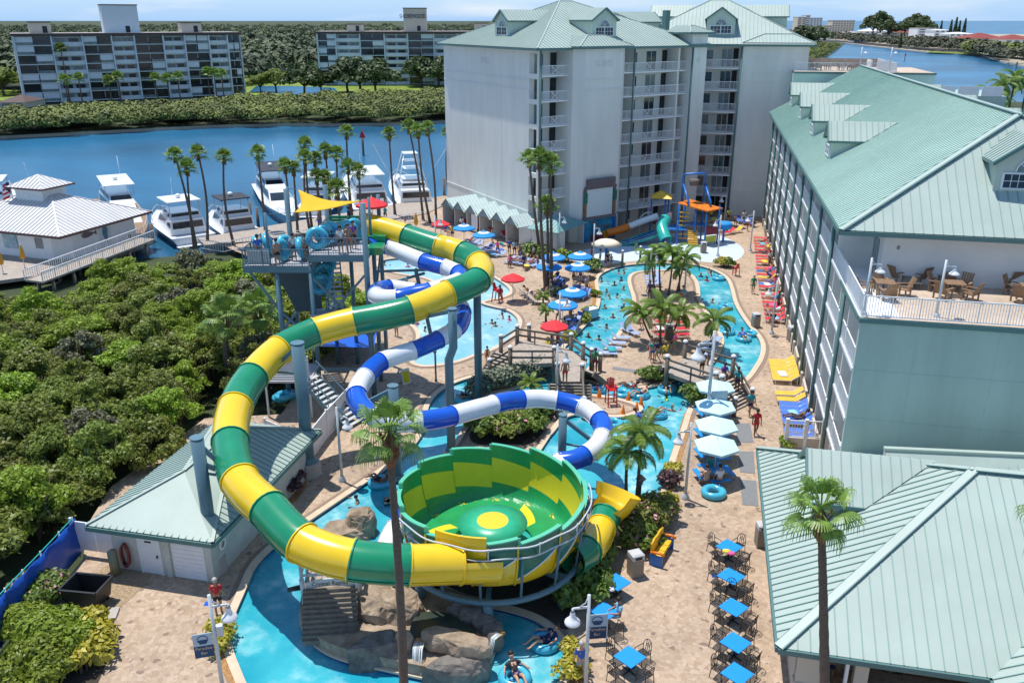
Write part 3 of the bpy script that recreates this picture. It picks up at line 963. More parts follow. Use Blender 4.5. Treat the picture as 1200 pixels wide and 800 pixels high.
def small_hip(par,fr,s0,s1,d,back,z,rise,name='roof'):
 mb=MB()
 c=(s0+s1)/2
 e=0.45
 zf=z+0.05
 a,b=fr.P(s0-e,d+e,zf),fr.P(s1+e,d+e,zf)
 k=min((s1-s0)/2*0.8,2.2)
 p,q=fr.P(s0+k,d-1.6,zf+rise),fr.P(s1-k,d-1.6,zf+rise)
 p2,q2=fr.P(s0+k,d-back,zf+rise),fr.P(s1-k,d-back,zf+rise)
 a2,b2=fr.P(s0-e,d-back,zf),fr.P(s1+e,d-back,zf)
 roof_face(mb,[a,b,q,p],a,b,0.45)
 roof_face(mb,[b,b2,q2,q],b,b2,0.45)
 roof_face(mb,[a2,a,p,p2],a2,a,0.45)
 mb.poly([p,q,q2,p2],0)
 for u,v in((a,p),(b,q),(p,q)):
  hip_cap(mb,u,v)
 for u,v in((a,b),(b,b2),(a2,a)):
  mb.beam(u-Vector((0,0,0.14)),v-Vector((0,0,0.14)),0.14,0.2,2)
 return mb.build(name,[M_roof,M_roofrib,M_trimgreen],par)
small_hip(tower,ff,4.4,11.4,1.7,6.0,EZ+0.25,1.15)
bm=MB()
ff.box(bm,22.4,25.0,-3,0.9,EZ-0.001,EZ+1.6)
bm.build('parapet_block',M_stucco,tower)
small_hip(tower,ff,22.0,25.4,0.9,4.0,EZ+1.6,0.75)
ch=MB()
ff.box(ch,24.1,24.8,-6.5,-5.8,EZ+1,EZ+4.2)
ch.build('roof_vent',M_trimgreen,tower)
def on_roof1(px,py,front=True):
 n=((cFR-cFL)if front else(cFL-cBL)).cross((pk+Vector((0,0,27.3)))-cFL)
 d=ray(px,py)
 o_=Vector((0,0,CAM_H))
 t=(cFL-o_).dot(n)/d.dot(n)
 return o_+d*t
dormer(tower,on_roof1(708,44),fd,3.6,2.0,1.2,7.2)
dormer(tower,on_roof1(588,43,False),-ld,3.4,1.9,1.1,6.8)
dormer(tower,A1+fd*25.5+ld*11+Vector((0,0,EZ+1.0)),ld,3.4,1.9,1.1,6.5)
fix_children(tower)
C2=Vector((28.5,126.0,0))
tower2=thing('hotel_tower','pale hotel tower behind the splash playground, one balcony column beside a blank wall','hotel',C2)
f2=Frame(C2-VD*11.5-UD*10,C2+VD*11.5-UD*10)
def g2(s,d):
 q=f2.P(s,d,0)
 return(q.x,q.y)
w2=MB()
w2.prism([g2(0,-2.2),g2(14.6,-2.2),g2(14.6,0),g2(23,0),g2(23,-20),g2(0,-20)],-0.5,EZ)
for z in(EZ-3.4,EZ-4.5,4.5,3.3):
 f2.box(w2,14.6,23,0,0.06,z,z+0.12)
for k in range(1,8):
 f2.box(w2,14.6,23,0,0.012,k*FH+0.6,k*FH+0.64)
f2.box(w2,18.6,18.64,0,0.012,4.6,EZ-5)
w2.build('wall',M_stucco,tower2)
bay_stack(tower2,f2,8.4,14.6,8,-2.2,wins=((9.3,11.2),),doors=((12.3,13.6),),darks=((13.75,14.4),))
dp=MB()
dp.tube([f2.P(14.75,0.12,0),f2.P(14.75,0.12,EZ)],0.12,8)
dp.build('downpipe',M_trimgreen,tower2)
orn=MB()
for i,c in enumerate((16.8,17.7,18.6)):
 z=EZ-1.6
 for dx in(-0.2,0.2):
  for dz in(-0.2,0.2):
   f2.box(orn,c+dx-0.15,c+dx+0.15,0.0,0.05,z+dz-0.15,z+dz+0.15)
orn.build('ornament',M_stucco_g,tower2)
e=0.7
q=[C2+VD*(sx*(11.5+e))+UD*(sy*(10+e))+Vector((0,0,EZ+0.15))for sx,sy in((-1,-1),(1,-1),(1,1),(-1,1))]
p2=C2+Vector((0,0,27.6))
hip_roof(tower2,q,p2-VD*1.2,p2+VD*1.2,0,EZ)
small_hip(tower2,f2,15.2,23.2,0.0,5,EZ+0.3,1.0)
def on_plane(px,py,a,b,c):
 n=(b-a).cross(c-a)
 d=ray(px,py)
 o_=Vector((0,0,CAM_H))
 return o_+d*((a-o_).dot(n)/d.dot(n))
dormer(tower2,on_plane(844,41,q[0],q[1],p2),VD,3.6,2.0,1.3,7.0)
dormer(tower2,C2+VD*9.0+Vector((0,0,EZ+1.5)),UD,3.6,2.1,1.3,6.0)
dormer(tower2,C2-VD*9.0+Vector((0,0,EZ+1.5)),-UD,3.6,2.1,1.3,6.0)
fix_children(tower2)
G0=Vector((17.4,40.3,0))
wing=thing('hotel_wing','long green-roofed hotel wing with four roof dormers and a furnished terrace at its near end','hotel',G0)
WL,WW,WF=72.0,19.0,2.8
TZ,WE=11.2,14.1
wf=Frame(G0+UD*WL,G0)
ef=Frame(G0,G0+VD*WW)
def gw(u,v):
 q=G0+UD*u+VD*v
 return(q.x,q.y)
wm=MB()
wm.prism([gw(0.0,1.9),gw(WL,1.9),gw(WL,WW),gw(0.0,WW)],-0.5,TZ-0.02)
wm.prism([gw(6.6,1.9),gw(6.6,WW),gw(WL,WW),gw(WL,1.9)],TZ-0.02,WE)
wm.build('wall',M_stucco_g,wing)
gm=MB()
ef.box(gm,0.0,WW,0.0,0.22,-0.5,TZ-0.25)
for z in(2.9,5.7,8.4):
 ef.box(gm,0.05,WW,0.22,0.232,z,z+0.035)
for s in(2.7,6.4,9.8,13.0):
 ef.box(gm,s,s+0.03,0.22,0.23,0,TZ-0.4)
gm.build('end_wall',M_greenwall,wing)
tr=MB()
ef.box(tr,-0.1,WW,-0.1,0.34,TZ-0.25,TZ-0.02)
ef.box(tr,-0.12,0.0,-6.6,-0.1,TZ-0.25,TZ-0.02)
tr.build('terrace_edge',M_trimgreen,wing)
tm=MB()
tm.prism([gw(-0.2,-0.02),gw(-0.2,WW),gw(6.6,WW),gw(6.6,-0.02)],TZ-0.02,TZ)
tm.build('terrace_floor',M_paverfine,wing)
nb=22
bw=WL/nb
for k in range(1,6):
 z=k*WF if k<5 else WE
 slabs=MB()
 wf.box(slabs,0,WL if k<4 else(WL if k==4 else WL-6.6),-1.9,0.06,z-0.18,z+0.01)
 slabs.build('balcony_slab',M_white,wing)
for i in range(nb+1):
 s=i*bw
 top=WE if s<WL-6.6 else TZ-0.3
 fins=MB()
 wf.box(fins,max(0,s-0.1),min(WL,s+0.1),-1.9,0.0,0,top)
 if i%2==0 and i<nb:
  pipes=MB()
  pipes.tube([wf.P(s+bw*0.55,0.12,0),wf.P(s+bw*0.55,0.12,top)],0.12,6)
  pipes.build('downpipe',M_trimgreen,wing)
 fins.build('dividing_wall',M_stucco,wing)
for k in range(0,5):
 for i in range(nb):
  s=i*bw
  z=k*WF
  if k==4 and s>WL-7.5:
   continue
  if k>0:
   railing(wf,s+0.12,s+bw-0.12,0.0,z,wing,xbrace=False,step=0.13,h=1.1)
 for i in range(nb if k else 0):
  s=i*bw
  if k==4 and s>WL-7.5:
   continue
  gb=MB()
  wf.box(gb,s+0.5,s+2.1,-1.9,-1.87,k*WF+0.05,k*WF+2.15,0 if(i*5+k)%3 else 1)
  gb.build('sliding_door',[M_glass,M_glass2],wing)
for i in range(nb-2):
 s=i*bw
 pw=MB()
 wf.box(pw,s+0.1,s+bw-0.9,0.0,0.15,0,1.05)
 pw.build('patio_wall',M_cream,wing)
ev=lambda u,v,z=WE+0.12:G0+UD*u+VD*v+Vector((0,0,z))
RZ=19.9
rFL,rFR,rBR,rBL=ev(5.8,-0.6),ev(5.8,WW+0.6),ev(WL,WW+0.6),ev(WL,-0.6)
r0,r1=ev(13.2,WW/2,RZ),ev(WL,WW/2,RZ)
rm=MB()
roof_face(rm,[rFL,rFR,r0],rFL,rFR,0.5,0.035)
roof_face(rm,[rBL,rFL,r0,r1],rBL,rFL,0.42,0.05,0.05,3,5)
roof_face(rm,[rFR,rBR,r1,r0],rFR,rBR,0.42)
rm.poly([rBR,rBL,r1],0)
for a,b in((rFL,r0),(rFR,r0),(r0,r1)):
 hip_cap(rm,a,b,0,0.3)
 rm.beam(Vector(a)+Vector((0,0,0.02)),Vector(b)+Vector((0,0,0.02)),0.5,0.05,2)
for a,b in((rFL,rFR),(rBL,rFL),(rFR,rBR)):
 rm.beam(a-Vector((0,0,0.16)),b-Vector((0,0,0.16)),0.18,0.24,2)
rm.poly([c-Vector((0,0,0.2))for c in(rBL,rBR,rFR,rFL)],4)
rm.build('roof',[M_roof,M_roofrib,M_trimgreen,M_rooflifted,M_white,mat('shade_lifted_seam',(0.36,0.50,0.43),0.5,0.1)],wing)  # last material: left-slope seams, colour lightened against their shaded sides
wslope=(RZ-WE-0.12)/(WW/2+0.6)
def dorm_u(px,py):
 p=on_plane(px,py,rFL,rBL,r1)
 return(p-G0).dot(UD),(p-G0).dot(VD)
for px,py in((927.5,125.5),(938.5,141),(952.5,160),(971.5,186.5)):
 u,v=dorm_u(px,py)
 u+=1.15
 hw,rise,wd=1.55,1.1,2.4
 z=WE+0.12+(v+0.6)*wslope
 dormer(wing,ev(u,v,z),-UD,wd,hw,rise,(hw+rise)/wslope)
 v2=WW-v
 dormer(wing,ev(u,v2,z),UD,wd,hw,rise,(hw+rise)/wslope)
u5=5.8+2.6
es=(RZ-WE-0.12)/7.4
dormer(wing,ev(u5,9.0,WE+0.12+2.6*es),VD,3.2,1.7,1.2,(1.7+1.2)/es)
railing(ef,0.05,WW,0.16,TZ,wing,step=0.13,h=1.15)
tf=Frame(G0+UD*6.6,G0-UD*0.1)
railing(tf,0.0,6.6,-0.02,TZ,wing,step=0.13,h=1.15,xbrace=False)
lk=MB()
for z in(TZ+1.9,):
 ef.box(lk,2.6,2.75,-6.62,-6.57,z,z+0.22)
 lk.build('wall_light',M_bin,wing)
fix_children(wing)
L0=Vector((36.2,111.5,0))
link=thing('hotel_link_block','pale green flat-roofed block with a railed roof terrace behind the long wing','hotel',L0)
lf=Frame(L0,L0+VD*15.5)
lm=MB()
def gl(s,d):
 q=lf.P(s,d,0)
 return(q.x,q.y)
lm.prism([gl(-1,0),gl(15.5,0),gl(15.5,-14),gl(-1,-14)],-0.5,18.8)
lm.build('wall',mat('mint_stucco',(0.50,0.66,0.58),0.85,0.05,0.5),link)
t2=MB()
lf.box(t2,-1,15.6,-14.1,0.1,18.8,19.0)
t2.build('terrace_edge',M_trimgreen,link)
t3=MB()
lf.box(t3,-0.9,15.4,-13.9,0.05,19.0,19.02)
t3.build('terrace_floor',M_paverfine,link)
railing(lf,-0.9,11.0,0.0,19.02,link,h=1.1)
railing(Frame(lf.P(11,0,0),lf.P(11,-13.8,0)),0,13.8,0.0,19.02,link,h=1.1,xbrace=False)
bk=MB()
lf.box(bk,0,11,-13.9,-13.8,19.02,20.1)
bk.build('privacy_fence',M_woodlight,link)
ww_=MB()
lf.box(ww_,9.2,10.9,-3.0,-2.8,19.02,20.3)
lf.box(ww_,8.4,8.6,-6.0,-3.0,19.02,20.3)
ww_.build('wind_screen',M_white,link)
fix_children(link)
lk2=thing('hotel_link_block','low mint green block with white rails seen over the wing roof by the water','hotel',Vector((53,112,0)))
l2=Frame(Vector((50.5,106.0,0)),Vector((50.5,106.0,0))+VD*8)
b2=MB()
l2.box(b2,0,8,-10,0,-0.5,16.6)
b2.build('wall',M_greenwall,lk2)
for s in(0.0,2.6,5.2):
 m2=MB()
 l2.box(m2,s,s+2.3,-0.1,0.0,16.6,17.7)
 m2.build('railing',M_white,lk2)
fix_children(lk2)
def centreline(pts,z0,z1,k=10):
 """pixel waypoints -> 3D line falling steadily from z0 to z1 along its length"""
 n=len(pts)
 zs=[z0+(z1-z0)*i/(n-1)for i in range(n)]
 for _ in range(12):
  P=[W(p[0],p[1],z)for p,z in zip(pts,zs)]
  L=[0]
  for i in range(n-1):
   L.append(L[-1]+(P[i+1]-P[i]).length)
  zs=[z0+(z1-z0)*l/L[-1]for l in L]
 return catmull(P,k),[i*k for i in range(n)]
def sweep_frames(pts):
 fr=[]
 N=len(pts)
 for i in range(N):
  t=(pts[min(i+1,N-1)]-pts[max(i-1,0)]).normalized()
  a=t.cross(Vector((0,0,1))).normalized()
  fr.append((t,a,a.cross(t).normalized()))
 return fr
def slide_segment(line,fr,i0,i1,rad,mats,name,parent,label=None,n=20):
 mb=MB()
 seg=line[i0:i1+1]
 mb.tube(seg,rad,n,0,caps=False)
 for i,s in((i0,1),(i1,-1)):
  t,a,b=fr[i]
  c=line[i]
  ring=[c-t*0.0+t*(0.07*s),c]
  mb.tube([c,c+t*(0.06*s)],rad*1.075,n,0,caps=False)
  vs=[]
  for rr in(rad*0.98,rad*1.075):
   for j in range(n):
    th=2*math.pi*j/n
    vs.append(c+(a*math.cos(th)+b*math.sin(th))*rr+t*(0.06*s))
  mb.add(vs,[(j,(j+1)%n,n+(j+1)%n,n+j)for j in range(n)],0)
 for sg in(1,-1):
  th=-0.42
  rail=[line[i]+(fr[i][1]*(sg*math.cos(th))+fr[i][2]*math.sin(th))*(rad+0.02)for i in range(i0,i1+1)]
  mb.tube(rail,0.035,5,0,caps=True)
 o=mb.build(name,mats,parent)
 if label:o['label']=label
 return o
MAIN=[(430,264,0),(450,269,0),(476,277,1),(494,283,0),(513,289,1),(527,292,0),(541,297,1),(552,302,0),(560,309,1),(564.5,317,0),(560,328,1),(546,336,0),(525,344,1),(504,354,0),(480,363,1),(449,370.5,0),(416,376.5,1),(393,382,0),(369,389,1),(348,398,0),(328,409.5,1),(311,424,0),(296,441,1),(284,458,0),(276,476,1),(271,496,0),(270,517,1),(273,540,0),(281,562,1),(295,579,0),(314,596,1),(333,617,0),(354,635.5,1),(382,648,0),(413,656,1),(446,660,0),(479,661.5,1),(510,661,0),(540,660,1)]
main_line,bidx=centreline(MAIN,11.3,3.6)
frm=sweep_frames(main_line)
slide=thing('tube_slide','big yellow and green striped tube slide winding from the slide tower down to the bowl','water slide',(main_line[0].x,main_line[0].y,0))
RAD=0.86
last,col=0,0
for k,p in enumerate(MAIN):
 if p[2]==1:
  slide_segment(main_line,frm,last,bidx[k],RAD,[M_yellow if col%2==0 else M_green],'yellow_tube_segment' if col%2==0 else 'green_tube_segment',slide)
  last=bidx[k]
  col+=1
inn=MB()
inn.tube([main_line[0]-frm[0][0]*0.4,main_line[2]],RAD*0.97,20,0)
inn.build('tube_mouth',M_dark,slide)
fix_children(slide)
BLUE=[(430,289,0),(442,288,0),(457,290,1),(476,298,0),(496,306,1),(509,310,0),(521,313,1),(529,316,0),(536,319.5,1),(540.5,324,0),(538,329,1),(522,335,0),(504,341,1),(484,345,0),(466,349,1),(450,349,0),(441,346,1),(443,340,0),(456,337,1),(470,338.5,0),(486,341,1),(505,344,0),(522,348,1),(537,356,0),(542,366,1),(539,378,0),(532,387,1),(514,397.5,1),(500,404,0),(484,410.5,1),(466,416,0),(448,423,1),(437,431,0),(428,441,1),(421,451,0),(418,462,1),(424,476,0),(440,488,1),(464,494,0),(492,493,1),(510,491,0),(530,487,1),(552,481,0),(578,474,1),(594,470,0),(612,468,1),(632,467,0),(652,469,1),(667,472,0),(680,476,1),(692,482,0),(702,491,1),(707,500,0),(706,511,1),(699,523,0),(686,533,1),(672,539,0),(656,541,1)]
bl_line,bb=centreline(BLUE,10.3,2.6)
frb=sweep_frames(bl_line)
bslide=thing('tube_slide','narrow blue and white striped tube slide looping below the yellow and green one','water slide',(bl_line[0].x,bl_line[0].y,0))
last,col=0,0
for k,p in enumerate(BLUE):
 if p[2]==1:
  slide_segment(bl_line,frb,last,bb[k],0.56,[M_blue if col%2==0 else M_whitegel],'blue_tube_segment' if col%2==0 else 'white_tube_segment',bslide,n=16)
  last=bb[k]
  col+=1
e0=bl_line[-1]
bc=W(577,574,4.7)
tail=[e0]
for k,a in enumerate((60,85,110,135,155,172,186,198)):
 th=R(a)
 tail.append(Vector((bc.x+5.1*math.cos(th),bc.y+5.1*math.sin(th),2.5-0.22*k)))
tail=catmull(tail,6)
frt=sweep_frames(tail)
nseg=6
stp=(len(tail)-1)//nseg
for k in range(nseg):
 slide_segment(tail,frt,k*stp,min((k+1)*stp,len(tail)-1)if k<nseg-1 else len(tail)-1,0.54,[M_blue if col%2==0 else M_whitegel],'blue_tube_segment' if col%2==0 else 'white_tube_segment',bslide,n=16)
 col+=1
fix_children(bslide)
BR=4.25
bowl=thing('bowl_slide','round green and yellow bowl slide with a saw-toothed rim above the rock island','water slide',(bc.x,bc.y,0))
B0=Vector((bc.x,bc.y,0))
NS,SUB=13,8
ZF=1.95
def rim(f):
 return 4.55+0.3*f
def bowl_pt(th,t,f,off=0.0):
 if t<0.35:
  q=t/0.35
  r,z=1.9+1.6*q,ZF+0.12*q
 else:
  q=(t-0.35)/0.65
  r=3.5+(BR-3.5)*math.sin(q*math.pi/2)**0.8
  z=ZF+0.12+(rim(f)-ZF-0.12)*(1-math.cos(q*math.pi/2))**0.8
 return Vector(((r+off)*math.cos(th),(r+off)*math.sin(th),z))
inn,outm,edgem,lin_=MB(),MB(),MB(),MB()
def tsteps(cuts,per):
 o_=[]
 for i in range(len(cuts)-1):
  for j in range(per[i]):
   o_.append((cuts[i]+(cuts[i+1]-cuts[i])*j/per[i],cuts[i]+(cuts[i+1]-cuts[i])*(j+1)/per[i],i))
 return o_
for s in range(NS):
 base=2*math.pi*s/NS+0.15
 pet=s%4==1
 for k in range(SUB):
  f0,f1=k/SUB,(k+1)/SUB
  t0,t1=base+2*math.pi*f0/NS,base+2*math.pi*f1/NS
  c=[tsteps([0,0.03+0.2*f,0.14+0.2*f,0.56+0.06*f,0.82+0.05*f,1],[1,1,7,5,4])for f in(f0,f1)]
  for(a0,b0,i),(a1,b1,_)in zip(*c):
   inn.add([bowl_pt(t0,a0,f0),bowl_pt(t1,a1,f1),bowl_pt(t1,b1,f1),bowl_pt(t0,b0,f0)],[(0,1,2,3)],1 if i==3 or(i==1 and pet)else 0,True)
  c=[tsteps([0.3,0.58+0.24*f,1],[6,5])for f in(f0,f1)]
  for(a0,b0,i),(a1,b1,_)in zip(*c):
   outm.add([bowl_pt(t0,a0,f0,0.07),bowl_pt(t0,b0,f0,0.07),bowl_pt(t1,b1,f1,0.07),bowl_pt(t1,a1,f1,0.07)],[(0,1,2,3)],1-i,True)
  e0_,e1_=bowl_pt(t0,1,f0),bowl_pt(t1,1,f1)
  n0,n1=Vector((math.cos(t0),math.sin(t0),0)),Vector((math.cos(t1),math.sin(t1),0))
  edgem.beam(e0_+n0*0.05,e1_+n1*0.05,0.2,0.06)
  lin_.beam(bowl_pt(t0,0.58+0.24*f0,f0,0.1),bowl_pt(t1,0.58+0.24*f1,f1,0.1),0.05)
 th=base
 a,b=bowl_pt(th,1,0),bowl_pt(th,1,1)
 edgem.beam(a+n0*0.05,b+n0*0.05,0.2,0.05)
 outm.tube([bowl_pt(th,0.35+0.65*j/8,0,0.1)for j in range(9)],0.045,5,1)
inn.build('bowl_lining',[M_bowlgreen,M_bowlyellow],bowl)
outm.build('bowl_shell',[mat('teal_shell',(0.012,0.17,0.125),0.35,0.2,1.2,coat=0.2),M_yellow],bowl)
edgem.build('bowl_rim',mat('pale_green_edge',(0.10,0.48,0.30),0.35,0.05),bowl)
lin_.build('seam_trim',M_whitegel,bowl)
ep=MB()
vs=[]
for i in range(9):
 th=R(-122+30*i/8)
 for r_,z in((BR+0.14,3.5),(BR+0.16,5.0),(BR+0.06,5.0),(BR+0.04,3.5)):
  vs.append((r_*math.cos(th),r_*math.sin(th),z))
ep.add(vs,[(i*4+j,i*4+4+j,i*4+4+(j+1)%4,i*4+(j+1)%4)for i in range(8)for j in range(4)])
ep.build('entry_panel',M_yellow,bowl)
cd=MB()
cd.lathe([(1.95,ZF+0.02),(1.9,ZF-0.25),(0.05,ZF-0.3)],n=40)
cd.build('bowl_drain',M_teal,bowl)
cd=MB()
cd.lathe([(1.0,ZF-0.3),(1.05,ZF+0.9),(1.62,ZF+0.95),(1.64,ZF+1.0),(0.74,ZF+1.14)],n=40)
cd.lathe([(0.74,ZF+1.14),(0.001,ZF+1.16)],n=40,m=1)
cd.build('centre_cap',[mat('cap_green',(0.03,0.40,0.22),0.35,0.1),M_yellow],bowl)
hr=MB()
for dz,rr in((0.1,4.58),(-0.42,4.54)):
 ring=[Vector((rr*math.cos(R(a)),rr*math.sin(R(a)),4.45+dz+0.05*math.sin(a*0.21)))for a in range(-178,12,4)]
 hr.tube(ring,0.04,6)
for a in range(-175,12,28):
 th=R(a)
 n0=Vector((math.cos(th),math.sin(th),0))
 hr.tube([n0*4.3+Vector((0,0,3.9)),n0*4.55+Vector((0,0,4.0)),n0*4.58+Vector((0,0,4.6))],0.03,5)
hr.build('spray_pipe',M_lightpole,bowl)
sr=MB()
sr.torus((0,0,1.6),4.15,0.14,48,8)
for a in range(0,360,24):
 th=R(a)
 n0=Vector((math.cos(th),math.sin(th),0))
 sr.tube([n0*4.15+Vector((0,0,1.6)),n0*4.28+Vector((0,0,2.6)),n0*4.42+Vector((0,0,3.9))],0.06,6)
for a in(25,85,150,215,268,325):
 th=R(a)
 n0=Vector((math.cos(th),math.sin(th),0))
 sr.tube([n0*4.0+Vector((0,0,1.6)),n0*3.9+Vector((0,0,-0.4))],0.24,10)
 sr.beam(n0*4.1+Vector((0,0,1.5)),n0*1.5+Vector((0,0,1.5)),0.2,0.3)
sr.build('support_frame',M_slategrey,bowl)
en=MB()
tl=main_line[-1]-B0
tdir=frm[-1][0]
en.tube([tl-tdir*0.1,tl+tdir*1.6],[0.86,0.86],16,0,caps=False,a0=-2.9,a1=0.6)
en.build('entry_chute',M_yellow,bowl)
ex=[W(670,656,2.1),W(686,646,2.0),W(698,631,1.9),W(705,616,1.8),W(711,602,1.85),W(718,591,2.25),W(724,579,2.7)]
ex=[p-B0 for p in catmull(ex,6)]
fe=sweep_frames(ex)
n3=len(ex)-1
for(a,b,m_,nm)in((0,7,M_green,'green_tube_segment'),(7,17,M_yellow,'yellow_tube_segment'),(17,24,M_green,'green_tube_segment')):
 slide_segment(ex,fe,a,b,0.72,[m_],nm,bowl)
op=MB()
q=ex[24:]
op.tube([p+Vector((0,0,0.02*i))for i,p in enumerate(q)],[0.76+0.035*i for i in range(len(q))],18,0,caps=False,a0=math.pi-0.35,a1=2*math.pi+0.35)
op.tube([p+Vector((0,0,0.02*i))for i,p in enumerate(q)],[0.80+0.035*i for i in range(len(q))],18,0,caps=False,a0=math.pi-0.35,a1=2*math.pi+0.35)
op.build('exit_chute',M_yellow,bowl)
def nearest(line,p):
 return min(line,key=lambda q:(Vector((q.x,q.y))-Vector((p.x,p.y))).length)
def column(label,top,base,r,line=None,foot=False,arm=0,kink=False):
 b=W(*base)
 t=DY(top[0],top[1],b.y)
 c=thing('slide_support',label,'support column',(b.x,b.y,0),group='grey steel slide columns')
 mb=MB()
 h=t.z
 if kink:
  mb.tube([(0,0,0),(0,0,h*0.66),(0.28,0,h*0.74),(0.28,0,h)],r,14)
 else:
  mb.tube([(0,0,0),(0,0,h)],r,16)
 mb.tube([(0.28 if kink else 0,0,h),(0.28 if kink else 0,0,h+0.05)],r*1.08,16)
 mb.build('pole',M_slategrey,c)
 if foot:
  fb=MB()
  fb.lathe([(r*2.0,0),(r*2.0,0.55),(r*1.95,0.85),(r*1.7,0.9),(0.01,0.9)],n=8,smooth=False)
  fb.build('footing',M_conc,c)
 pb=MB()
 pb.lathe([(r*1.5,0.9 if foot else 0),(r*1.5,0.95 if foot else 0.06),(r,1.2 if foot else 0.3)],n=12)
 pb.build('base_plate',M_slategrey,c)
 if line is not None:
  n=nearest(line,b)
  loc=Vector((n.x-b.x,n.y-b.y,n.z-RAD*0.9))
  ab=MB()
  for z in([h-0.3,h-1.3]if arm==2 else[h-0.2]):
   ab.beam((0,0,min(z,h-0.1)),loc,0.16,0.22)
  if arm>=1:
   ab.beam((0,0,h-1.8),(loc.x,loc.y,loc.z-0.1),0.10)
  tt=Vector((-loc.y,loc.x,0)).normalized()if loc.xy.length>0.1 else Vector((1,0,0))
  ab.build('arm',M_slategrey,c)
 return c
column('thick grey column on an octagonal concrete footing beside the white fence',(352,402),(363,556),0.36,main_line,True,1)
column('grey column on an octagonal footing in front of the pump house garage door',(237,513),(253,668),0.30,main_line,True,2)
column('bent grey column rising from the river left of the bowl below the blue tube',(527,362),(529,528),0.26,main_line,kink=True)
column('slender grey column rising through the hedge under the far turn of the yellow tube',(558,342),(561,471),0.26,main_line)
column('short grey column in the main pool right behind the bowl',(658,486),(658,560),0.24,bl_line,arm=1)
column('grey column hidden behind the front cabbage palm',(457,452),(466,560),0.30,bl_line,arm=1)
column('short grey column standing on the rock island beside the wooden hut',(430,672),(432,702),0.28,main_line)
thin=column('thin pale post under the blue and white tube beside the pale pool',(511,410),(511,447),0.07,bl_line)
nr=np.random.default_rng(11)
def leaf_quads(centers,normals,size,aspect=1.7,jit=0.5,g=None):
 """numpy: one bent-free leaf card (diamond quad) per centre"""
 g=g or nr
 n=len(centers)
 nn=normals+g.normal(0,jit,(n,3))
 nn/=np.linalg.norm(nn,axis=1)[:,None]+1e-9
 r=g.normal(0,1,(n,3))
 u=np.cross(nn,r)
 u/=np.linalg.norm(u,axis=1)[:,None]+1e-9
 v=np.cross(nn,u)
 s=(size*g.uniform(0.6,1.35,n))[:,None]
 a,b=u*s*aspect/2,v*s/2
 return np.concatenate([centers-a,centers-b*0.9+a*0.1,centers+a,centers+b*0.9+a*0.1],axis=1).reshape(-1,3)
def quads_to_mesh(name,V,mats,mi=None):
 n=len(V)//4
 me=bpy.data.meshes.new(name)
 me.vertices.add(n*4)
 me.vertices.foreach_set('co',V.astype(np.float32).ravel())
 me.loops.add(n*4)
 me.loops.foreach_set('vertex_index',np.arange(n*4,dtype=np.int32))
 me.polygons.add(n)
 me.polygons.foreach_set('loop_start',np.arange(0,n*4,4,dtype=np.int32))
 for m in(mats if isinstance(mats,(list,tuple))else[mats]):
  me.materials.append(m)
 if mi is not None:
  me.polygons.foreach_set('material_index',np.asarray(mi,dtype=np.int32))
 me.update()
 me.validate()
 return me
def clump_cloud(blobs,per_area,size,jit=0.55,up=0.35,g=None,shell=0.35):
 """leaf cards spread over the shells of several overlapping blobs"""
 g=g or nr
 out=[]
 for(cx,cy,cz,rx,ry,rz)in blobs:
  n=max(6,int(per_area*(rx*ry+rx*rz+ry*rz)/3*4))
  d=g.normal(0,1,(n,3))
  d/=np.linalg.norm(d,axis=1)[:,None]
  d[:,2]=np.where(d[:,2]<-0.35,-d[:,2],d[:,2])
  rad=1-shell*g.random(n)**1.6+0.10*g.normal(0,1,n)
  c=d*rad[:,None]*np.array([rx,ry,rz])+np.array([cx,cy,cz])
  nn=d.copy()
  nn[:,2]+=up
  out.append(leaf_quads(c,nn,size,1.6,jit,g))
 return np.concatenate(out)
def crown_blobs(R_,H,z0,n,g,r0=0.30,r1=0.48):
 bl=[]
 for i in range(n):
  a=g.uniform(0,2*np.pi)
  q=np.sqrt(g.random())*0.86
  zz=z0+H*(1-q*q)*g.uniform(0.55,1.0)
  r=R_*g.uniform(r0,r1)
  bl.append((R_*q*np.cos(a),R_*q*np.sin(a),zz,r,r,r*g.uniform(0.6,0.85)))
 return bl
def linkmesh(name,me,parent=None):
 o=bpy.data.objects.new(name,me)
 COL.objects.link(o)
 if parent is not None:
  o.parent=parent
 return o
def stems(R_,H,n,g,r=0.07):
 mb=MB()
 for i in range(n):
  a=g.uniform(0,6.28)
  q=g.uniform(0.2,0.75)*R_
  p=[(0.15*R_*math.cos(a),0.15*R_*math.sin(a),-0.3),(0.5*q*math.cos(a),0.5*q*math.sin(a),H*0.4),(q*math.cos(a),q*math.sin(a),H*0.82)]
  mb.tube(p,[r,r*0.7,r*0.35],5)
 return mb
mang=[]
for k in range(8):
 g=np.random.default_rng(100+k)
 RR,H=g.uniform(2.0,2.7),g.uniform(2.4,3.1)
 lm=[M_leaf,M_leafb,M_leafg,M_leaf,M_leafb,M_leaf,M_leaf,M_leafb][k]
 sz=0.19 if k%2 else 0.23
 V=clump_cloud(crown_blobs(RR,H,0.9,44,g,0.11,0.27),260 if k%3!=2 else 200,sz*0.66,g=g,jit=0.8,shell=0.6)
 cm=quads_to_mesh('crown',V,lm)
 tm=stems(RR,H+0.8,8,g).mesh('stems',M_trunk)
 mang.append((cm,tm,['olive green','bright green','grey green','olive green','yellow green','olive green','olive green','bright green'][k]))
thick=[(-60,372),(0,365),(40,362),(80,350),(120,338),(160,324),(200,320),(250,322),(288,325),(296,332),(350,334),(415,338),(424,362),(418,396),(372,412),(340,440),(322,478),(262,478),(218,508),(180,540),(130,572),(72,604),(26,634),(-14,664),(-60,700),(-120,740),(-220,800),(-420,600)]
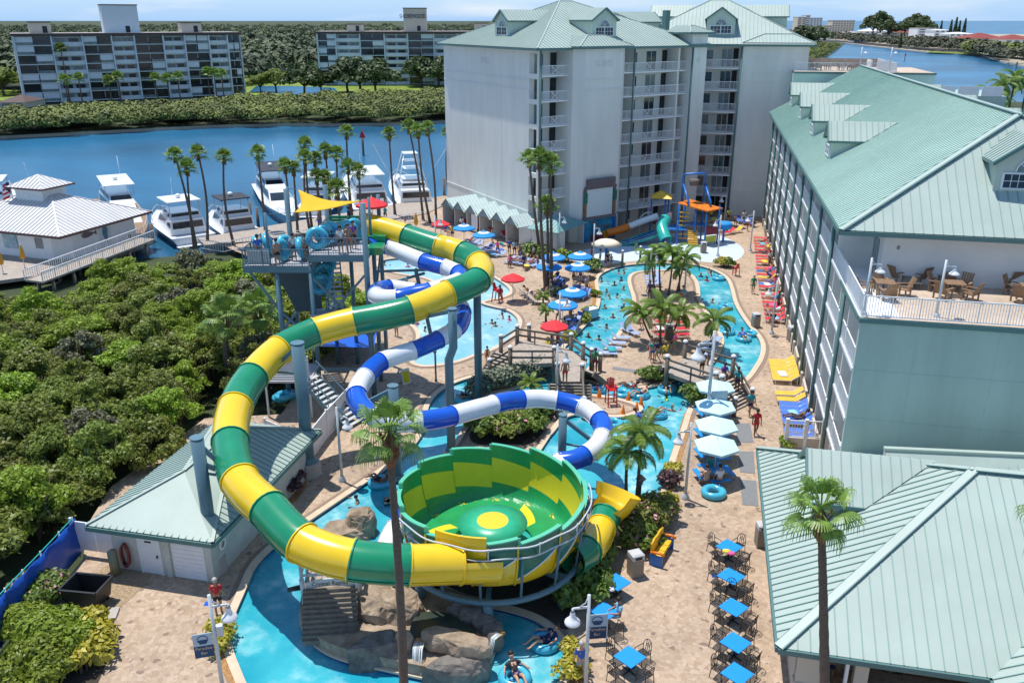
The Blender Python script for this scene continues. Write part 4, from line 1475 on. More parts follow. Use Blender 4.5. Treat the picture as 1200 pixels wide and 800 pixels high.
thick_w=[Vector((W(*p,0.0).x,W(*p,0.0).y))for p in thick]
spots=[]
rt=random.Random(5)
yy=30.0
while yy<96:
 xx=-75.0
 step=2.9+(yy-30)*0.022
 while xx<-10:
  p=Vector((xx+rt.uniform(-0.9,0.9),yy+rt.uniform(-0.9,0.9)))
  q=(p.x/(p.y*CP+CAM_H*SP))*F+600
  if inside(p,thick_w)and q>-130:
   spots.append(p)
  xx+=step
 yy+=step*0.92
spots.sort(key=lambda p:p.y)
rows={}
for p in spots:
 rows.setdefault(int((p.y-30)/4.0),[]).append(p)
for rk in sorted(rows):
 for i,p in enumerate(sorted(rows[rk],key=lambda q:q.x)):
  k=rt.randrange(8)
  cm,tm,word=mang[k]
  h=1.0 if p.y>44 else 0.95
  if p.y>70:h=0.9
  t=thing('mangrove_tree',f'{word} mangrove tree, {ORD[min(i, 25)]} from the left in the {ORD[min(rk, 25)]} row of the thicket behind the blue tarp','tree',(p.x,p.y,-0.9),rt.uniform(0,6.28),'mangroves in the thicket left of the slides')
  t['label']=f'{word} mangrove, {ORD[min(i, 25)]} from left in thicket row {ORD[min(rk, 25)]} behind blue tarp'
  sx=rt.uniform(0.85,1.3)
  t.scale=(sx,sx,h*rt.uniform(0.85,1.25))
  linkmesh('crown',cm,t)
  linkmesh('stems',tm,t)
oaks=[]
for k in range(4):
 g=np.random.default_rng(300+k)
 V=clump_cloud(crown_blobs(8.5,7.5,3.5,22,g,0.24,0.40),6.5,0.95,g=g)
 cm=quads_to_mesh('crown',V,M_leafdark if k<3 else M_leaf)
 mb=MB()
 mb.tube([(0,0,-0.5),(0.3,0,2.0),(0.2,0.3,4.5)],[0.55,0.45,0.35],8)
 for a in range(6):
  th=a*1.05
  mb.tube([(0.2,0.2,3.2),(2.2*math.cos(th),2.2*math.sin(th),5.2),(4.6*math.cos(th),4.6*math.sin(th),7.2)],[0.3,0.2,0.09],6)
 oaks.append((cm,mb.mesh('trunk',M_trunk)))
def oak(px,py,sc,k,label,grp='trees on the far bank'):
 p=W(px,py,-0.4)
 t=thing('shade_tree',label,'tree',(p.x,p.y,-0.4),k*1.7+px,grp)
 t.scale=(sc,sc,sc)
 linkmesh('crown',oaks[k][0],t)
 linkmesh('trunk',oaks[k][1],t)
OK=[(357,111,0.9,0,'dark shade tree by the pond, left of the big oak clump'),(376,109,0.6,1,'small dark tree between the pond and the big oak clump'),(408,109,1.0,2,'leftmost tree of the big dark oak clump before the far condominium'),(422,110,1.05,0,'middle tree of the big dark oak clump before the far condominium'),(441,110,1.0,1,'rightmost tree of the big dark oak clump before the far condominium'),(494,102,0.95,2,'left dark oak of the pair hiding the foot of the far condominium'),(514,101,0.95,0,'right dark oak of the pair hiding the foot of the far condominium'),(306,108,0.55,3,'light green tree on the pond lawn, nearest the left'),(324,108,0.7,3,'light green loose tree on the pond lawn beside the dark tree'),(366,80,0.7,3,'pale green tree right of the white houses'),(300,80,0.9,0,'dark tree behind the pond at the left of the white houses'),(312,84,0.7,1,'round dark tree just left of the white gabled house'),(5,112,0.8,3,'bushy green tree at the left foot of the large condominium'),(532,96,0.7,1,'dark tree beside the hotel tower at the far condominium')]
for a in OK:
 oak(*a)
def woods(name,pts_fn,n,rng_r,leaf,m,dens,zb,seed,quads_per=46):
 g=np.random.default_rng(seed)
 out=[]
 for i in range(n):
  x,y=pts_fn(g)
  r=g.uniform(*rng_r)
  h=zb+r*g.uniform(0.3,1.0)
  d=g.normal(0,1,(quads_per,3))
  d/=np.linalg.norm(d,axis=1)[:,None]
  d[:,2]=np.abs(d[:,2])*0.9+0.02
  c=d*np.array([r,r,r*0.85])*g.uniform(0.75,1.05,(quads_per,1))+np.array([x,y,h*0.45])
  nn=d.copy();nn[:,2]+=0.3
  out.append(leaf_quads(c,nn,leaf*r/5,1.4,0.35,g))
 V=np.concatenate(out)
 o=linkmesh(name,quads_to_mesh(name,V,m))
 return o
M_wood1=mat('far_wood_leaf',(0.035,0.068,0.030),0.7,0.5,0.012,col2=(0.11,0.15,0.055))
M_wood2=mat('shore_mangrove_leaf',(0.085,0.13,0.018),0.7,0.5,0.12,col2=(0.22,0.26,0.045))
def far_pts(g):
 while True:
  y=300+3400*g.random()**2.0
  x=g.uniform(-0.72,0.30)*(y+40)
  p=Vector((x,y))
  q=Vector((W(600+1000*x/(y*CP+10),100,0).x,0))
  if y<480:
   if-110<x<20 and y<420:continue
   if-260<x<-75 and y<330:continue
   if inside(p,bank2d)is False:continue
  if x>0.02*y and x>60 and y<900:continue
  if x>420:continue
  return x,y
bank2d=[Vector((p.x,p.y))for p in bank]
wd=woods('woods',far_pts,2700,(3.5,12),1.1,M_wood1,1,3.5,21,150)
tag(wd,'dark wooded land stretching from behind the condominiums to the horizon','woods',kind='stuff')
sh_=[W(x,y,-1)for x,y in[(-260,166),(-200,164),(0,163),(60,160),(150,155),(250,150),(330,148),(400,148),(470,147),(530,144),(600,139),(700,128),(800,112),(900,94),(960,74),(985,56)]]
sh_=[Vector((p.x,p.y))for p in sh_]
def fringe_pts(g):
 i=g.integers(0,len(sh_)-1)
 t=g.random()
 p=sh_[i].lerp(sh_[i+1],t)
 dep=32+26*min(1,max(0,(p.x+110)/70))
 return p.x+g.uniform(-1,1),p.y+1.5+dep*g.random()
fr_o=woods('mangrove_fringe',fringe_pts,1250,(1.8,3.6),0.85,M_wood2,1,1.6,22,330)
tag(fr_o,'low mangrove fringe along the far shore of the bay','mangroves',kind='stuff')
def rm_pts(g):
 a,b=W(1158,66,-1),W(1420,92,-1)
 t=g.random()
 p=a.lerp(b,t)
 return p.x+g.uniform(-4,4),p.y+g.uniform(4,90)*(0.35+0.65*t)
ro=woods('mangrove_fringe',rm_pts,420,(4,8),1.5,M_wood2,1,2.5,23,90)
tag(ro,'green mangroves on the point across the right-hand channel','mangroves',kind='stuff')
isl_shore=[W(x,y,-1)for x,y in[(925,46.5),(965,48.5),(1000,52.5),(1030,56),(1060,59.5),(1090,62.5),(1120,64.5),(1150,65.5),(1175,74),(1215,82)]]
def isl_pts(g):
 i=g.integers(0,len(isl_shore)-1)
 p=isl_shore[i].lerp(isl_shore[i+1],g.random())
 d=40+190*g.random()**1.3
 return p.x+d*0.35,p.y+d
io=woods('palm_belt',isl_pts,420,(4,7.5),1.6,mat('island_tree_leaf',(0.03,0.05,0.022),0.7,0.5,0.03,col2=(0.10,0.10,0.045)),1,4.5,24,60)
tag(io,'belt of dark palms and shrubs along the island road','trees',kind='stuff')
def fan_crown(n=26,seg=14,R_=1.25,seed=1,droop=0.5,pet=0.9,spread=(-0.55,1.45),w=0.085,arc=1.75):
 g=random.Random(seed)
 mb=MB()
 for i in range(n):
  az=i*2.39996+g.uniform(-0.2,0.2)
  el=spread[0]+(spread[1]-spread[0])*((i+0.5)/n)**0.8+g.uniform(-0.12,0.12)
  d=Vector((math.cos(az)*math.cos(el),math.sin(az)*math.cos(el),math.sin(el)))
  side=Vector((-math.sin(az),math.cos(az),0))
  nrm=d.cross(side).normalized()
  if nrm.z<0:nrm=-nrm
  L1=pet*g.uniform(0.8,1.15)
  hub=d*L1-Vector((0,0,0.10*L1))
  mb.beam((0,0,0),hub,0.045,0.03,0)
  rr=R_*g.uniform(0.8,1.15)
  for k in range(seg):
   a=(k/(seg-1)-0.5)*2*arc
   dv=(d*math.cos(a)+side*math.sin(a)).normalized()
   ln=rr*(1.0-0.3*abs(a)/arc)*g.uniform(0.9,1.1)
   fold=nrm*(0.10*math.cos(a*1.2))
   wv=nrm.cross(dv).normalized()*w*R_
   p0=hub
   p1=hub+dv*ln*0.5+fold*0.5
   p2=hub+dv*ln*0.8+fold*0.2-Vector((0,0,droop*0.12*ln))
   p3=hub+dv*ln*(1.0-0.1*droop)-Vector((0,0,droop*0.42*ln))
   mb.add([p0,p1-wv,p1+wv,p2-wv*0.8,p2+wv*0.8,p3],[(0,1,2),(1,3,4,2),(3,5,4)],0)
 return mb
def feather_crown(n=15,R_=2.3,seed=1,leaf=26,droop=0.9,w=0.05,ll=0.62):
 g=random.Random(seed)
 mb=MB()
 for i in range(n):
  az=i*2.39996+g.uniform(-0.25,0.25)
  el=1.25-1.45*((i+0.5)/n)**0.9+g.uniform(-0.1,0.1)
  L=R_*g.uniform(0.85,1.1)
  h=Vector((math.cos(az),math.sin(az),0))
  side=Vector((-math.sin(az),math.cos(az),0))
  pts=[]
  p=Vector((0,0,0))
  ang=el
  for s in range(9):
   pts.append(p.copy())
   p=p+(h*math.cos(ang)+Vector((0,0,math.sin(ang))))*L/8
   ang-=droop*(0.12+0.05*s)*0.75
  mb.tube(pts,[0.035-0.003*s for s in range(9)],4,1,caps=False)
  for k in range(leaf):
   t=0.12+0.88*(k+0.5)/leaf
   f=t*8
   j=min(7,int(f))
   c=pts[j].lerp(pts[j+1],f-j)
   tang=(pts[j+1]-pts[j]).normalized()
   ln=ll*R_/2.3*(math.sin(math.pi*min(1,t*0.85+0.12))*0.75+0.3)
   for sg in(1,-1):
    dv=(side*sg*0.9+tang*0.55+Vector((0,0,0.12))).normalized()
    wv=tang*w
    m_=c+dv*ln*0.55
    e=c+dv*ln*0.92-Vector((0,0,ln*0.42))
    mb.add([c-wv*0.5,c+wv*0.5,m_+wv,m_-wv,e],[(0,1,2,3),(3,2,4)],0)
 return mb
FAN=[fan_crown(21,11,0.9,40+k,0.8,0.6,(-0.5,1.4),0.07,1.5).mesh('crown',[M_palm])for k in range(3)]
FANBIG=fan_crown(21,20,0.95,60,1.5,0.85,(-0.8,1.45),0.030,1.35).mesh('crown',[M_palm])
FANBIG2=fan_crown(19,20,1.0,61,1.45,0.8,(-0.65,1.45),0.032,1.35).mesh('crown',[M_palm])
FEA=[feather_crown(14,1.9,80+k,26,0.95,0.04).mesh('crown',[M_palm2,M_hedge])for k in range(3)]
FEABIG=[feather_crown(12,1.95,90+k,30,1.15,0.036).mesh('crown',[M_palm2,M_hedge])for k in range(2)]
_sk=MB()
g_=random.Random(3)
for i in range(46):
 a=g_.uniform(0,6.28)
 r=g_.uniform(0.16,0.34)
 z=g_.uniform(-0.25,0.05)
 ln=g_.uniform(0.45,0.95)
 d=Vector((math.cos(a),math.sin(a),0))
 s_=Vector((-d.y,d.x,0))*0.09
 p=d*r*0.6+Vector((0,0,z))
 q=d*r+Vector((0,0,z-ln))
 _sk.add([p-s_*0.4,p+s_*0.4,q+s_,q-s_],[(0,1,2,3)])
SKIRT=_sk.mesh('dead_fronds',[M_palmdead])
def palm(base,top,crown,label,r=0.15,name='fan_palm',cat='palm tree',cs=1.0,bend=0.25,skirt=True,boot=None,grp=None,z0=0.0,trunk_m=None,boot_len=0.9):
 """trunk from a ground point to a crown point"""
 t=thing(name,label,cat,(base.x,base.y,z0),0,grp)
 tv=Vector((top.x-base.x,top.y-base.y,top.z-z0))
 g=random.Random(int(abs(base.x*131+base.y*17)))
 b=Vector((g.uniform(-bend,bend),g.uniform(-bend,bend),0))
 pts,rs=[],[]
 N=26
 for i in range(N+1):
  u=i/N
  pts.append(tv*u+b*math.sin(math.pi*u))
  rs.append(r*(1.25-0.5*u+0.45*math.exp(-u*14))*(1+0.05*(1 if i%2 else-1)))
 mb=MB()
 mb.tube(pts,rs,9)
 mb.build('trunk',trunk_m or M_bark,t)
 c=linkmesh('crown',crown,t)
 c.location=tv
 c.rotation_euler=(g.uniform(-0.1,0.1),g.uniform(-0.1,0.1),g.uniform(0,6.28))
 c.scale=(cs,cs,cs)
 if boot:
  bb_=MB()
  dv=(pts[-1]-pts[-3]).normalized()
  bl=boot_len
  bb_.tube([tv-dv*bl,tv-dv*bl*0.75,tv-dv*bl*0.35,tv+dv*0.02],[r*0.8,r*1.75,r*1.5,r*0.7],9)
  for i in range(26):
   a=g.uniform(0,6.28)
   zz=-bl*g.uniform(0.1,0.9)
   d=Vector((math.cos(a),math.sin(a),0))
   p=tv+dv*zz+d*r*1.2
   bb_.beam(p,p+d*0.14+Vector((0,0,0.26)),0.05,0.03)
  bb_.build('boot_fibre',boot,t)
 if skirt:
  s=linkmesh('dead_fronds',SKIRT,t)
  s.location=tv
  s.scale=(cs*0.9,cs*0.9,cs*0.9)
 return t
def px_palm(bx,by,tx,ty,crown,label,z0=0.0,**k):
 b=W(bx,by,z0)
 return palm(b,DY(tx,ty,b.y),crown,label,z0=z0,**k)
MP=[(231,296,205,182),(228,292,219,197),(243,283,232,180),(274,287,262,184),(311,270,302,180),(340,274,334,195),(349,273,344,198),(366,271,357,170),(364,276,357,185),(377,271,369,187),(388,272,381,178),(399,273,394,181),(415,270,406,155),(377,279,371,208),(385,279,380,209),(399,282,395,222),(412,275,408,196),(421,276,420,201),(463,252,456,157),(496,258,479,149),(504,261,490,154),(511,263,501,151),(528,241,525,156)]
anchors=['leftmost of the marina palms, in front of the second white yacht','shorter palm with a brown boot beside the leftmost marina palm','third marina palm from the left, at the stern of the second yacht','lone tall palm before the yacht with the dark canvas top','tall palm in front of the yacht with the dark blue bimini','first palm of the cluster left of the yellow shade sail','second palm of the cluster left of the yellow shade sail','tallest palm directly behind the yellow shade sail','shorter palm tucked under the tallest palm behind the yellow shade sail','slim palm right of the tallest palm behind the yellow sail','leafy palm in the middle of the cluster behind the yellow sail','full-headed palm right of centre in the cluster behind the sail','very tall lone palm behind the sail, level with the red channel marker','low palm half hidden by the yellow sail at its left','low palm half hidden by the yellow sail, second from its left','lowest and widest palm just above the yellow sail','palm above the right tip of the yellow sail','palm right of the yellow sail tip, before the yacht with the white hardtop','lone tall palm left of the sport-fishing boat with the tower','left palm of three before the sport-fishing boat','middle palm of three before the sport-fishing boat','right palm of three before the sport-fishing boat','tall palm against the left edge of the hotel tower']
for i,(bx,by,tx,ty)in enumerate(MP):
 px_palm(bx,by,tx,ty,FAN[i%3],anchors[i],r=0.135,cs=1.0 if i not in(15,)else 1.35,boot=M_barkred if i in(1,6,10,14,17,19,20,21,22,18)else None,grp='tall fan palms along the marina',bend=0.5,name='fan_palm')
for i,(bx,by,tx,ty,l)in enumerate([(633,297,620,186,'leftmost tall palm against the hotel tower by the cabanas'),(640,343,632,187,'middle tall palm of the group against the hotel tower'),(646,341,645,193,'right tall palm of the group against the hotel tower'),(641,338,641,241,'shorter palm with two heads below the tall ones by the tower')]):
 px_palm(bx,by,tx,ty,FAN[i%3],l,r=0.15,cs=1.05,boot=M_barkred if i in(0,3)else None,grp='tall palms by the hotel tower',bend=0.3)
for bx,by,tx,ty,l in((272,455,264,372,'shaggy palm with a dead skirt at the edge of the thicket by the slide tower'),(306,440,301,362,'palm at the thicket edge pressed against the slide tower')):
 t=px_palm(bx,by,tx,ty,FANBIG2,l,r=0.22,cs=1.35,boot=M_palmdead,grp='cabbage palms at the slide tower',boot_len=1.8,z0=-0.5)
b=W(475,866)
palm(b,DY(455,505,b.y+0.4),FANBIG,'tall foreground palm with a dark slender trunk crossing in front of the bowl slide',r=0.15,cs=0.88,boot=M_barkred,bend=0.10,skirt=True,grp='foreground palms',boot_len=1.3)
b=W(967,872)
palm(b,DY(962,598,b.y+0.2),FANBIG2,'foreground palm in front of the green restaurant roof',r=0.165,cs=0.86,boot=M_barkred,bend=0.06,skirt=False,grp='foreground palms',boot_len=1.2)
b=W(1262,880)
palm(b,DY(1258,606,b.y),FANBIG,'palm at the right edge whose fronds reach over the restaurant roof',r=0.16,cs=1.0,bend=0.1,skirt=False,grp='foreground palms')
FP=[(768,344,764,302,1.0,'leftmost slim palm of the clump at the head of the island'),(774,342,774,299,1.0,'second slim palm of the clump at the head of the island'),(783,346,788,297,1.0,'middle slim palm of the clump at the head of the island'),(791,349,803,301,1.0,'rightmost slim palm of the clump at the head of the island'),(796,342,796,315,0.85,'low palm in front of the clump'),(766,402,751,366,1.0,'left drooping palm on the island, leaning left over the river'),(774,404,776,362,1.1,'centre drooping palm on the island beside the red loungers'),(786,402,798,367,1.0,'right drooping palm of three on the island beside the red loungers'),(832,411,837,376,1.05,'drooping palm by the right river arm near the bridge')]
for i,(bx,by,tx,ty,cs,l)in enumerate(FP):
 px_palm(bx,by,tx,ty,FEA[i%3],l+' between the river arms' if i<5 else l,r=0.085,cs=cs,name='feather_palm',skirt=False,grp='feather palms on the island',bend=0.12)
px_palm(735,596,736,528,FEABIG[0],'left of the two feather palms below the main pool, the shorter one',r=0.09,name='feather_palm',skirt=False,grp='feather palms by the bowl',bend=0.08)
px_palm(745,597,752,507,FEABIG[1],'right of the two feather palms below the main pool, the taller one',r=0.09,name='feather_palm',skirt=False,grp='feather palms by the bowl',bend=0.08)
for i,(x,y,cs,l)in enumerate([(622,462,0.62,'stubby pygmy palm below the wooden stairs beside the loop of blue and white tube'),(596,505,0.6,'stubby palm in the planting bed behind the bowl'),(636,355,0.5,'small palm with a pale trunk beside the blue umbrellas by the lagoon'),(640,372,0.45,'small spiky palm below the four blue umbrellas by the lagoon')]):
 b=W(x,y+6)
 palm(b,b+Vector((0,0,1.2)),FEA[i%3],l,r=0.09,name='pygmy_palm',cs=cs,skirt=False,bend=0.05,grp='stubby palms in the beds')
for i,(x,y,l)in enumerate([(1163,112,'leftmost palm of the clump right of the hotel wing roof'),(1177,100,'second palm of the clump right of the hotel wing roof'),(1190,93,'tallest palm of the clump right of the hotel wing roof'),(1203,103,'palm of the clump cut by the right edge of the picture'),(1170,125,'low yellow-green palm at the foot of the clump right of the wing roof')]):
 tp=DY(x,y,150+6*i)
 palm(Vector((tp.x,tp.y,0)),tp,FEABIG[i%2],l,r=0.2,name='feather_palm',cs=1.9,skirt=False,bend=0.4,grp='palms right of the wing roof',z0=-0.9)
for i,(x,y,h,l)in enumerate([(82,120,17,'tall thin palm before the left part of the large condominium, left one'),(86,118,16,'tall thin palm before the left part of the large condominium, right one'),(81,125,8,'bushy palm at the foot of the large condominium, far left'),(97,122,8,'bushy palm at the foot of the large condominium, second from left'),(131,121,7,'palm before the large condominium, left of its middle pair'),(142,120,8,'palm before the large condominium, right of its middle pair'),(186,119,7.5,'palm before the right half of the large condominium, left of three'),(199,118,7,'palm before the right half of the large condominium, middle of three'),(212,118,7.5,'palm before the right half of the large condominium, right of three'),(247,117,9,'palm near the right end of the large condominium, left of three'),(255,117,8.5,'palm near the right end of the large condominium, middle of three'),(263,116,8,'palm near the right end of the large condominium, right of three')]):
 b=W(x,y,-0.4)
 palm(b,b+Vector((0,0,h)),FAN[i%3],l,r=0.2,cs=1.9,skirt=False,bend=0.2,grp='palms round the large condominium',z0=-0.4)
def shrub_mesh(R_,H,m,seed,leaf=0.16,dens=150,n=9,flowers=None):
 g=np.random.default_rng(seed)
 bl=crown_blobs(R_,H*0.6,H*0.25,n,g,0.42,0.62)
 V=clump_cloud(bl,dens,leaf,g=g)
 mi=None
 mats=[m]
 if flowers:
  mats=[m,flowers]
  mi=(g.random(len(V)//4)<0.06).astype(int)
 return quads_to_mesh('foliage',V,mats,mi)
SH=dict(round=shrub_mesh(0.8,1.0,M_hedge,501),oleander=shrub_mesh(1.5,2.4,M_hedge,502,0.2,130,14,M_pink),bush=shrub_mesh(1.5,2.4,M_leafb,512,0.17,170,20),croton=shrub_mesh(0.7,0.9,M_yellowleaf,503,0.16,130),maroon=shrub_mesh(0.8,1.1,M_maroonleaf,504,0.22,110),sage=shrub_mesh(0.9,1.0,M_sage,505,0.15,150),flower=shrub_mesh(1.1,1.6,M_leaf,506,0.15,120,12,M_pink),dark=shrub_mesh(1.0,1.5,M_hedge,507,0.2,120),lime=shrub_mesh(0.7,0.8,M_leafb,508,0.15,140))
STEM=stems(0.8,0.9,6,np.random.default_rng(9),0.035).mesh('stems',M_trunk)
SHR=[('oleander',47,706,0.7,'leafy oleander bush with pink flowers between the blue tarp and the dumpster'),('bush',36,742,0.62,'tall green bush in the corner bed below the flowering oleander'),('bush',72,764,0.85,'largest green bush in the corner bed beside the pavers'),('bush',42,802,0.8,'green bush in the corner bed at the bottom of the picture'),('croton',106,742,1.2,'yellow-green shrub edging the corner bed, upper one'),('croton',113,762,1.2,'yellow-green shrub edging the corner bed, middle one'),('croton',98,784,1.3,'yellow-green shrub edging the corner bed, lowest one'),('maroon',334,580,1.0,'dark maroon spiky shrub against the pump house side wall, lower one'),('maroon',346,566,1.0,'dark maroon spiky shrub against the pump house side wall, upper one'),('croton',259,743,0.8,'yellow shrub at the foot of the foreground lamp, upper one'),('croton',261,760,0.8,'yellow shrub at the foot of the foreground lamp, lower one'),('croton',670,772,0.9,'yellow hedge plant by the river at the bottom lamp, upper one'),('croton',668,790,0.9,'yellow hedge plant by the river at the bottom lamp, lower one'),('croton',790,556,0.85,'bright yellow-green shrub along the main pool, by the lamp post'),('maroon',786,568,0.8,'reddish shrub between two yellow ones along the main pool'),('croton',783,592,0.85,'yellow shrub at the lower end of the main pool bed'),('maroon',778,603,0.8,'reddish shrub nearest the two feather palms'),('flower',752,622,1.1,'shrub with pale pink flowers above the golden bench'),('flower',764,612,1.0,'pink flowered shrub right of the feather palm trunks'),('flower',738,628,1.1,'pale flowered shrub left of the golden bench'),('dark',752,640,0.9,'dark shrub behind the taupe litter bin'),('flower',738,612,0.8,'flowering shrub beside the exit chute of the bowl'),('dark',681,700,1.2,'tall dark hedge plant under the bowl, lower one'),('dark',683,680,1.2,'tall dark hedge plant under the bowl, middle one'),('dark',690,662,1.1,'tall dark hedge plant under the bowl, upper one'),('lime',693,655,0.8,'fresh green climbing plant on the post beside the bowl'),('round',814,470,1.25,'clipped round green bush where the right bridge meets the main pool'),('lime',921,523,0.8,'clipped light green shrub at the corner of the green restaurant roof'),('round',762,446,1.1,'low clipped bush at the island tip, left one'),('round',776,446,1.0,'low clipped bush at the island tip, right one'),('lime',698,347,0.85,'round yellow-green bush on the mulch strip beside the left river arm, first'),('lime',691,366,0.85,'round yellow-green bush on the mulch strip, beside the pale blue box'),('lime',684,377,1.0,'round yellow-green bush on the mulch strip, below the pale blue box'),('lime',667,396,0.8,'yellow-green bush behind the left bridge rail'),('croton',660,400,0.7,'yellowish bush behind the left bridge rail, nearest the red umbrella'),('round',625,303,1.7,'broad dark clipped bush before the cabanas, left one'),('round',637,303,1.5,'broad dark clipped bush before the cabanas, right one'),('lime',657,301,1.1,'yellow-topped shrub left of the splash pad'),('round',664,307,1.2,'green shrub right of the four blue umbrellas'),('round',694,317,1.2,'dark shrub at the head of the left river arm'),('croton',690,308,0.8,'yellow shrub at the head of the left river arm'),('croton',847,312,1.2,'yellow flowering shrub at the edge of the splash pad by the red chair'),('round',852,313,1.0,'green shrub at the edge of the splash pad by the red chair'),('sage',651,347,0.9,'silvery shrub under the tower palms'),('dark',560,500,1.1,'dark bush in the bed above the bowl, far left'),('dark',578,512,1.2,'dark bush in the bed above the bowl, left of centre'),('flower',600,514,1.2,'pink flowered bush in the bed above the bowl'),('dark',618,506,1.1,'dark bush in the bed above the bowl, right of centre'),('lime',612,492,1.0,'fresh green bush in the bed behind the bowl, centre'),('dark',632,488,1.0,'dark bush in the bed beside the pool steps'),('flower',580,494,1.0,'flowering bush in the bed under the blue and white tube'),('round',598,482,0.9,'round green bush in the bed under the white tube segment'),('lime',640,470,0.9,'fresh green bush at the foot of the wooden stairs')]
for k,x,y,s,l in SHR:
 b=W(x,y)
 t=thing('shrub',l,'shrub',(b.x,b.y,0.0),x*0.7,{'croton':'yellow-green shrubs','maroon':'maroon shrubs','flower':'flowering shrubs','oleander':'corner bed bushes','bush':'corner bed bushes'}.get(k,'green shrubs'))
 t.scale=(s,s,s)
 linkmesh('foliage',SH[k],t)
 linkmesh('stems',STEM,t)
hp=[W(x,y)for x,y in[(556,465),(568,458),(585,453),(605,447.5),(622,442),(638,438)]]
g=np.random.default_rng(77)
bl=[]
for i in range(len(hp)-1):
 for t in np.linspace(0,1,5)[:-1]:
  p=hp[i].lerp(hp[i+1],float(t))
  bl.append((p.x-hp[0].x+g.uniform(-.2,.2),p.y-hp[0].y+g.uniform(-.3,.3),0.65,0.75,0.75,0.75))
hd=thing('hedge','grey-green hedge growing on the strip between the river and the lower channel','hedge',hp[0])
linkmesh('foliage',quads_to_mesh('foliage',clump_cloud(bl,150,0.17,g=g),M_sage),hd)
TZ1,TZ2=9.7,10.45
tw=thing('slide_tower','blue-grey steel slide tower with railed platforms and stairs beside the thicket','slide tower',(-14,57,0))
def tpart(name,mb,m):
 o=mb.build(name,m,tw)
 return o
XA,XB,XC=-17.9,-13.5,-9.7
mb=MB()
mb.box(((XA+XB)/2,57.3,TZ1-0.04),(XB-XA,4.6,0.08))
mb.box(((XB+XC)/2,58.3,TZ2-0.04),(XC-XB,6.6,0.08))
tpart('platform_deck',mb,M_slatedeck)
mb=MB()
for x0,x1,y0,y1,z in((XA,XB,55.0,59.6,TZ1),(XB,XC,55.0,61.6,TZ2)):
 for a,b in(((x0,y0),(x1,y0)),((x1,y0),(x1,y1)),((x1,y1),(x0,y1)),((x0,y1),(x0,y0))):
  mb.beam((a[0],a[1],z-0.26),(b[0],b[1],z-0.26),0.12,0.42)
 for k in range(1,4):
  y=y0+(y1-y0)*k/4
  mb.beam((x0,y,z-0.25),(x1,y,z-0.25),0.1,0.3)
tpart('deck_beams',mb,M_slategrey)
for i,(x,y,top)in enumerate([(XC,55,13.9),(XB,55.1,TZ1),(XC,61.5,13.2),(XB,61.5,13.9),(-15.8,55.3,TZ1),(-15.8,59.4,14.0),(-12.0,61.6,TZ2),(-9.7,58.2,TZ2)]):
 mb=MB()
 mb.tube([(x,y,-0.4),(x,y,top)],0.19 if i in(0,4)else 0.15,10)
 tpart('post',mb,M_slategrey)
mb=MB()
for a,b in(((XC,55,9.2),(XB,55.1,5.0)),((XB,55.1,9.0),(XC,55,4.6)),((XC,55,5.0),(XB,55.1,5.0)),((XC,55.1,2.2),(XB,55.1,2.2)),((XC,61.5,9.2),(XC,55,4.6)),((XB,61.5,5.0),(XB,55,5.0)),((XC,61.5,5.0),(XC,55,5.0)),((XA+0.3,55.1,TZ1-0.4),(-15.8,55.3,6.4)),((XA+0.3,59.4,TZ1-0.4),(-15.8,59.4,6.4)),((-15.8,55.3,6.4),(XB,55.1,4.2)),((-15.8,55.3,4.2),(XB,55.1,4.2)),((-15.8,59.4,5.0),(-15.8,55.3,5.0)),((XC,55,4.6),(XC+2.6,56.4,8.6)),((XC,58.2,8.4),(XC+4.4,57.6,8.7)),((XC,55.2,8.0),(XC+3.6,57.4,8.5))):
 mb.beam(a,b,0.13,0.16)
tpart('brace',mb,M_slategrey)
def rail_run(pts,z,h=1.1):
 mb=MB()
 for(a,b)in zip(pts[:-1],pts[1:]):
  a,b=Vector((*a,z)),Vector((*b,z))
  L=(b-a).length
  mb.beam(a+Vector((0,0,h)),b+Vector((0,0,h)),0.06)
  mb.beam(a+Vector((0,0,0.12)),b+Vector((0,0,0.12)),0.05)
  n=max(2,int(L/0.16))
  for i in range(n+1):
   p=a.lerp(b,i/n)
   w=0.06 if i%8==0 else 0.018
   mb.beam(p,p+Vector((0,0,h)),w)
 return tpart('railing',mb,M_slategrey)
rail_run([(XA,59.6),(XA,55.02),(XB,55.02),(XB+0.02,55.6)],TZ1)
rail_run([(XB+0.02,55.02),(XC,55.02)],TZ2)
rail_run([(XC,60.5),(XC,61.58),(XB,61.58),(XB,59.7)],TZ2)
mb=MB()
for i in range(14):
 mb.box((XA+0.35+i*0.105,55.09,TZ1+0.56),(0.07,0.05,0.92))
mb.box((XA+1.03,55.13,TZ1+0.56),(1.5,0.02,0.95))
tpart('louvre_panel',mb,M_lightpole)
mb=MB()
for i in range(5):
 mb.box((XC-1.9,61.4-0.02*i,TZ2+0.2+i*0.24),(3.4,0.08,0.2))
tpart('green_board_wall',mb,M_green)
mb=MB()
mb.box((-9.4,59.2,TZ2+0.25),(1.2,2.2,0.5))
mb.box((-9.3,57.0,TZ2-0.1),(1.0,1.6,0.5))
tpart('start_tub',mb,M_green)
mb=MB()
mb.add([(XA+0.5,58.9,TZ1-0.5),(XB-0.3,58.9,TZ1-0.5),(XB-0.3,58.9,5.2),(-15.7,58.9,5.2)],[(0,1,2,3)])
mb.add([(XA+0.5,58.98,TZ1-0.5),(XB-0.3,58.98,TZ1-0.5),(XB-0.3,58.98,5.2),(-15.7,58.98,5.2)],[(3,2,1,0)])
tpart('stair_soffit',mb,mat('dark_grey_steel',(0.07,0.11,0.14),0.6,0.1))  # darker grey than the steel of the tower frame
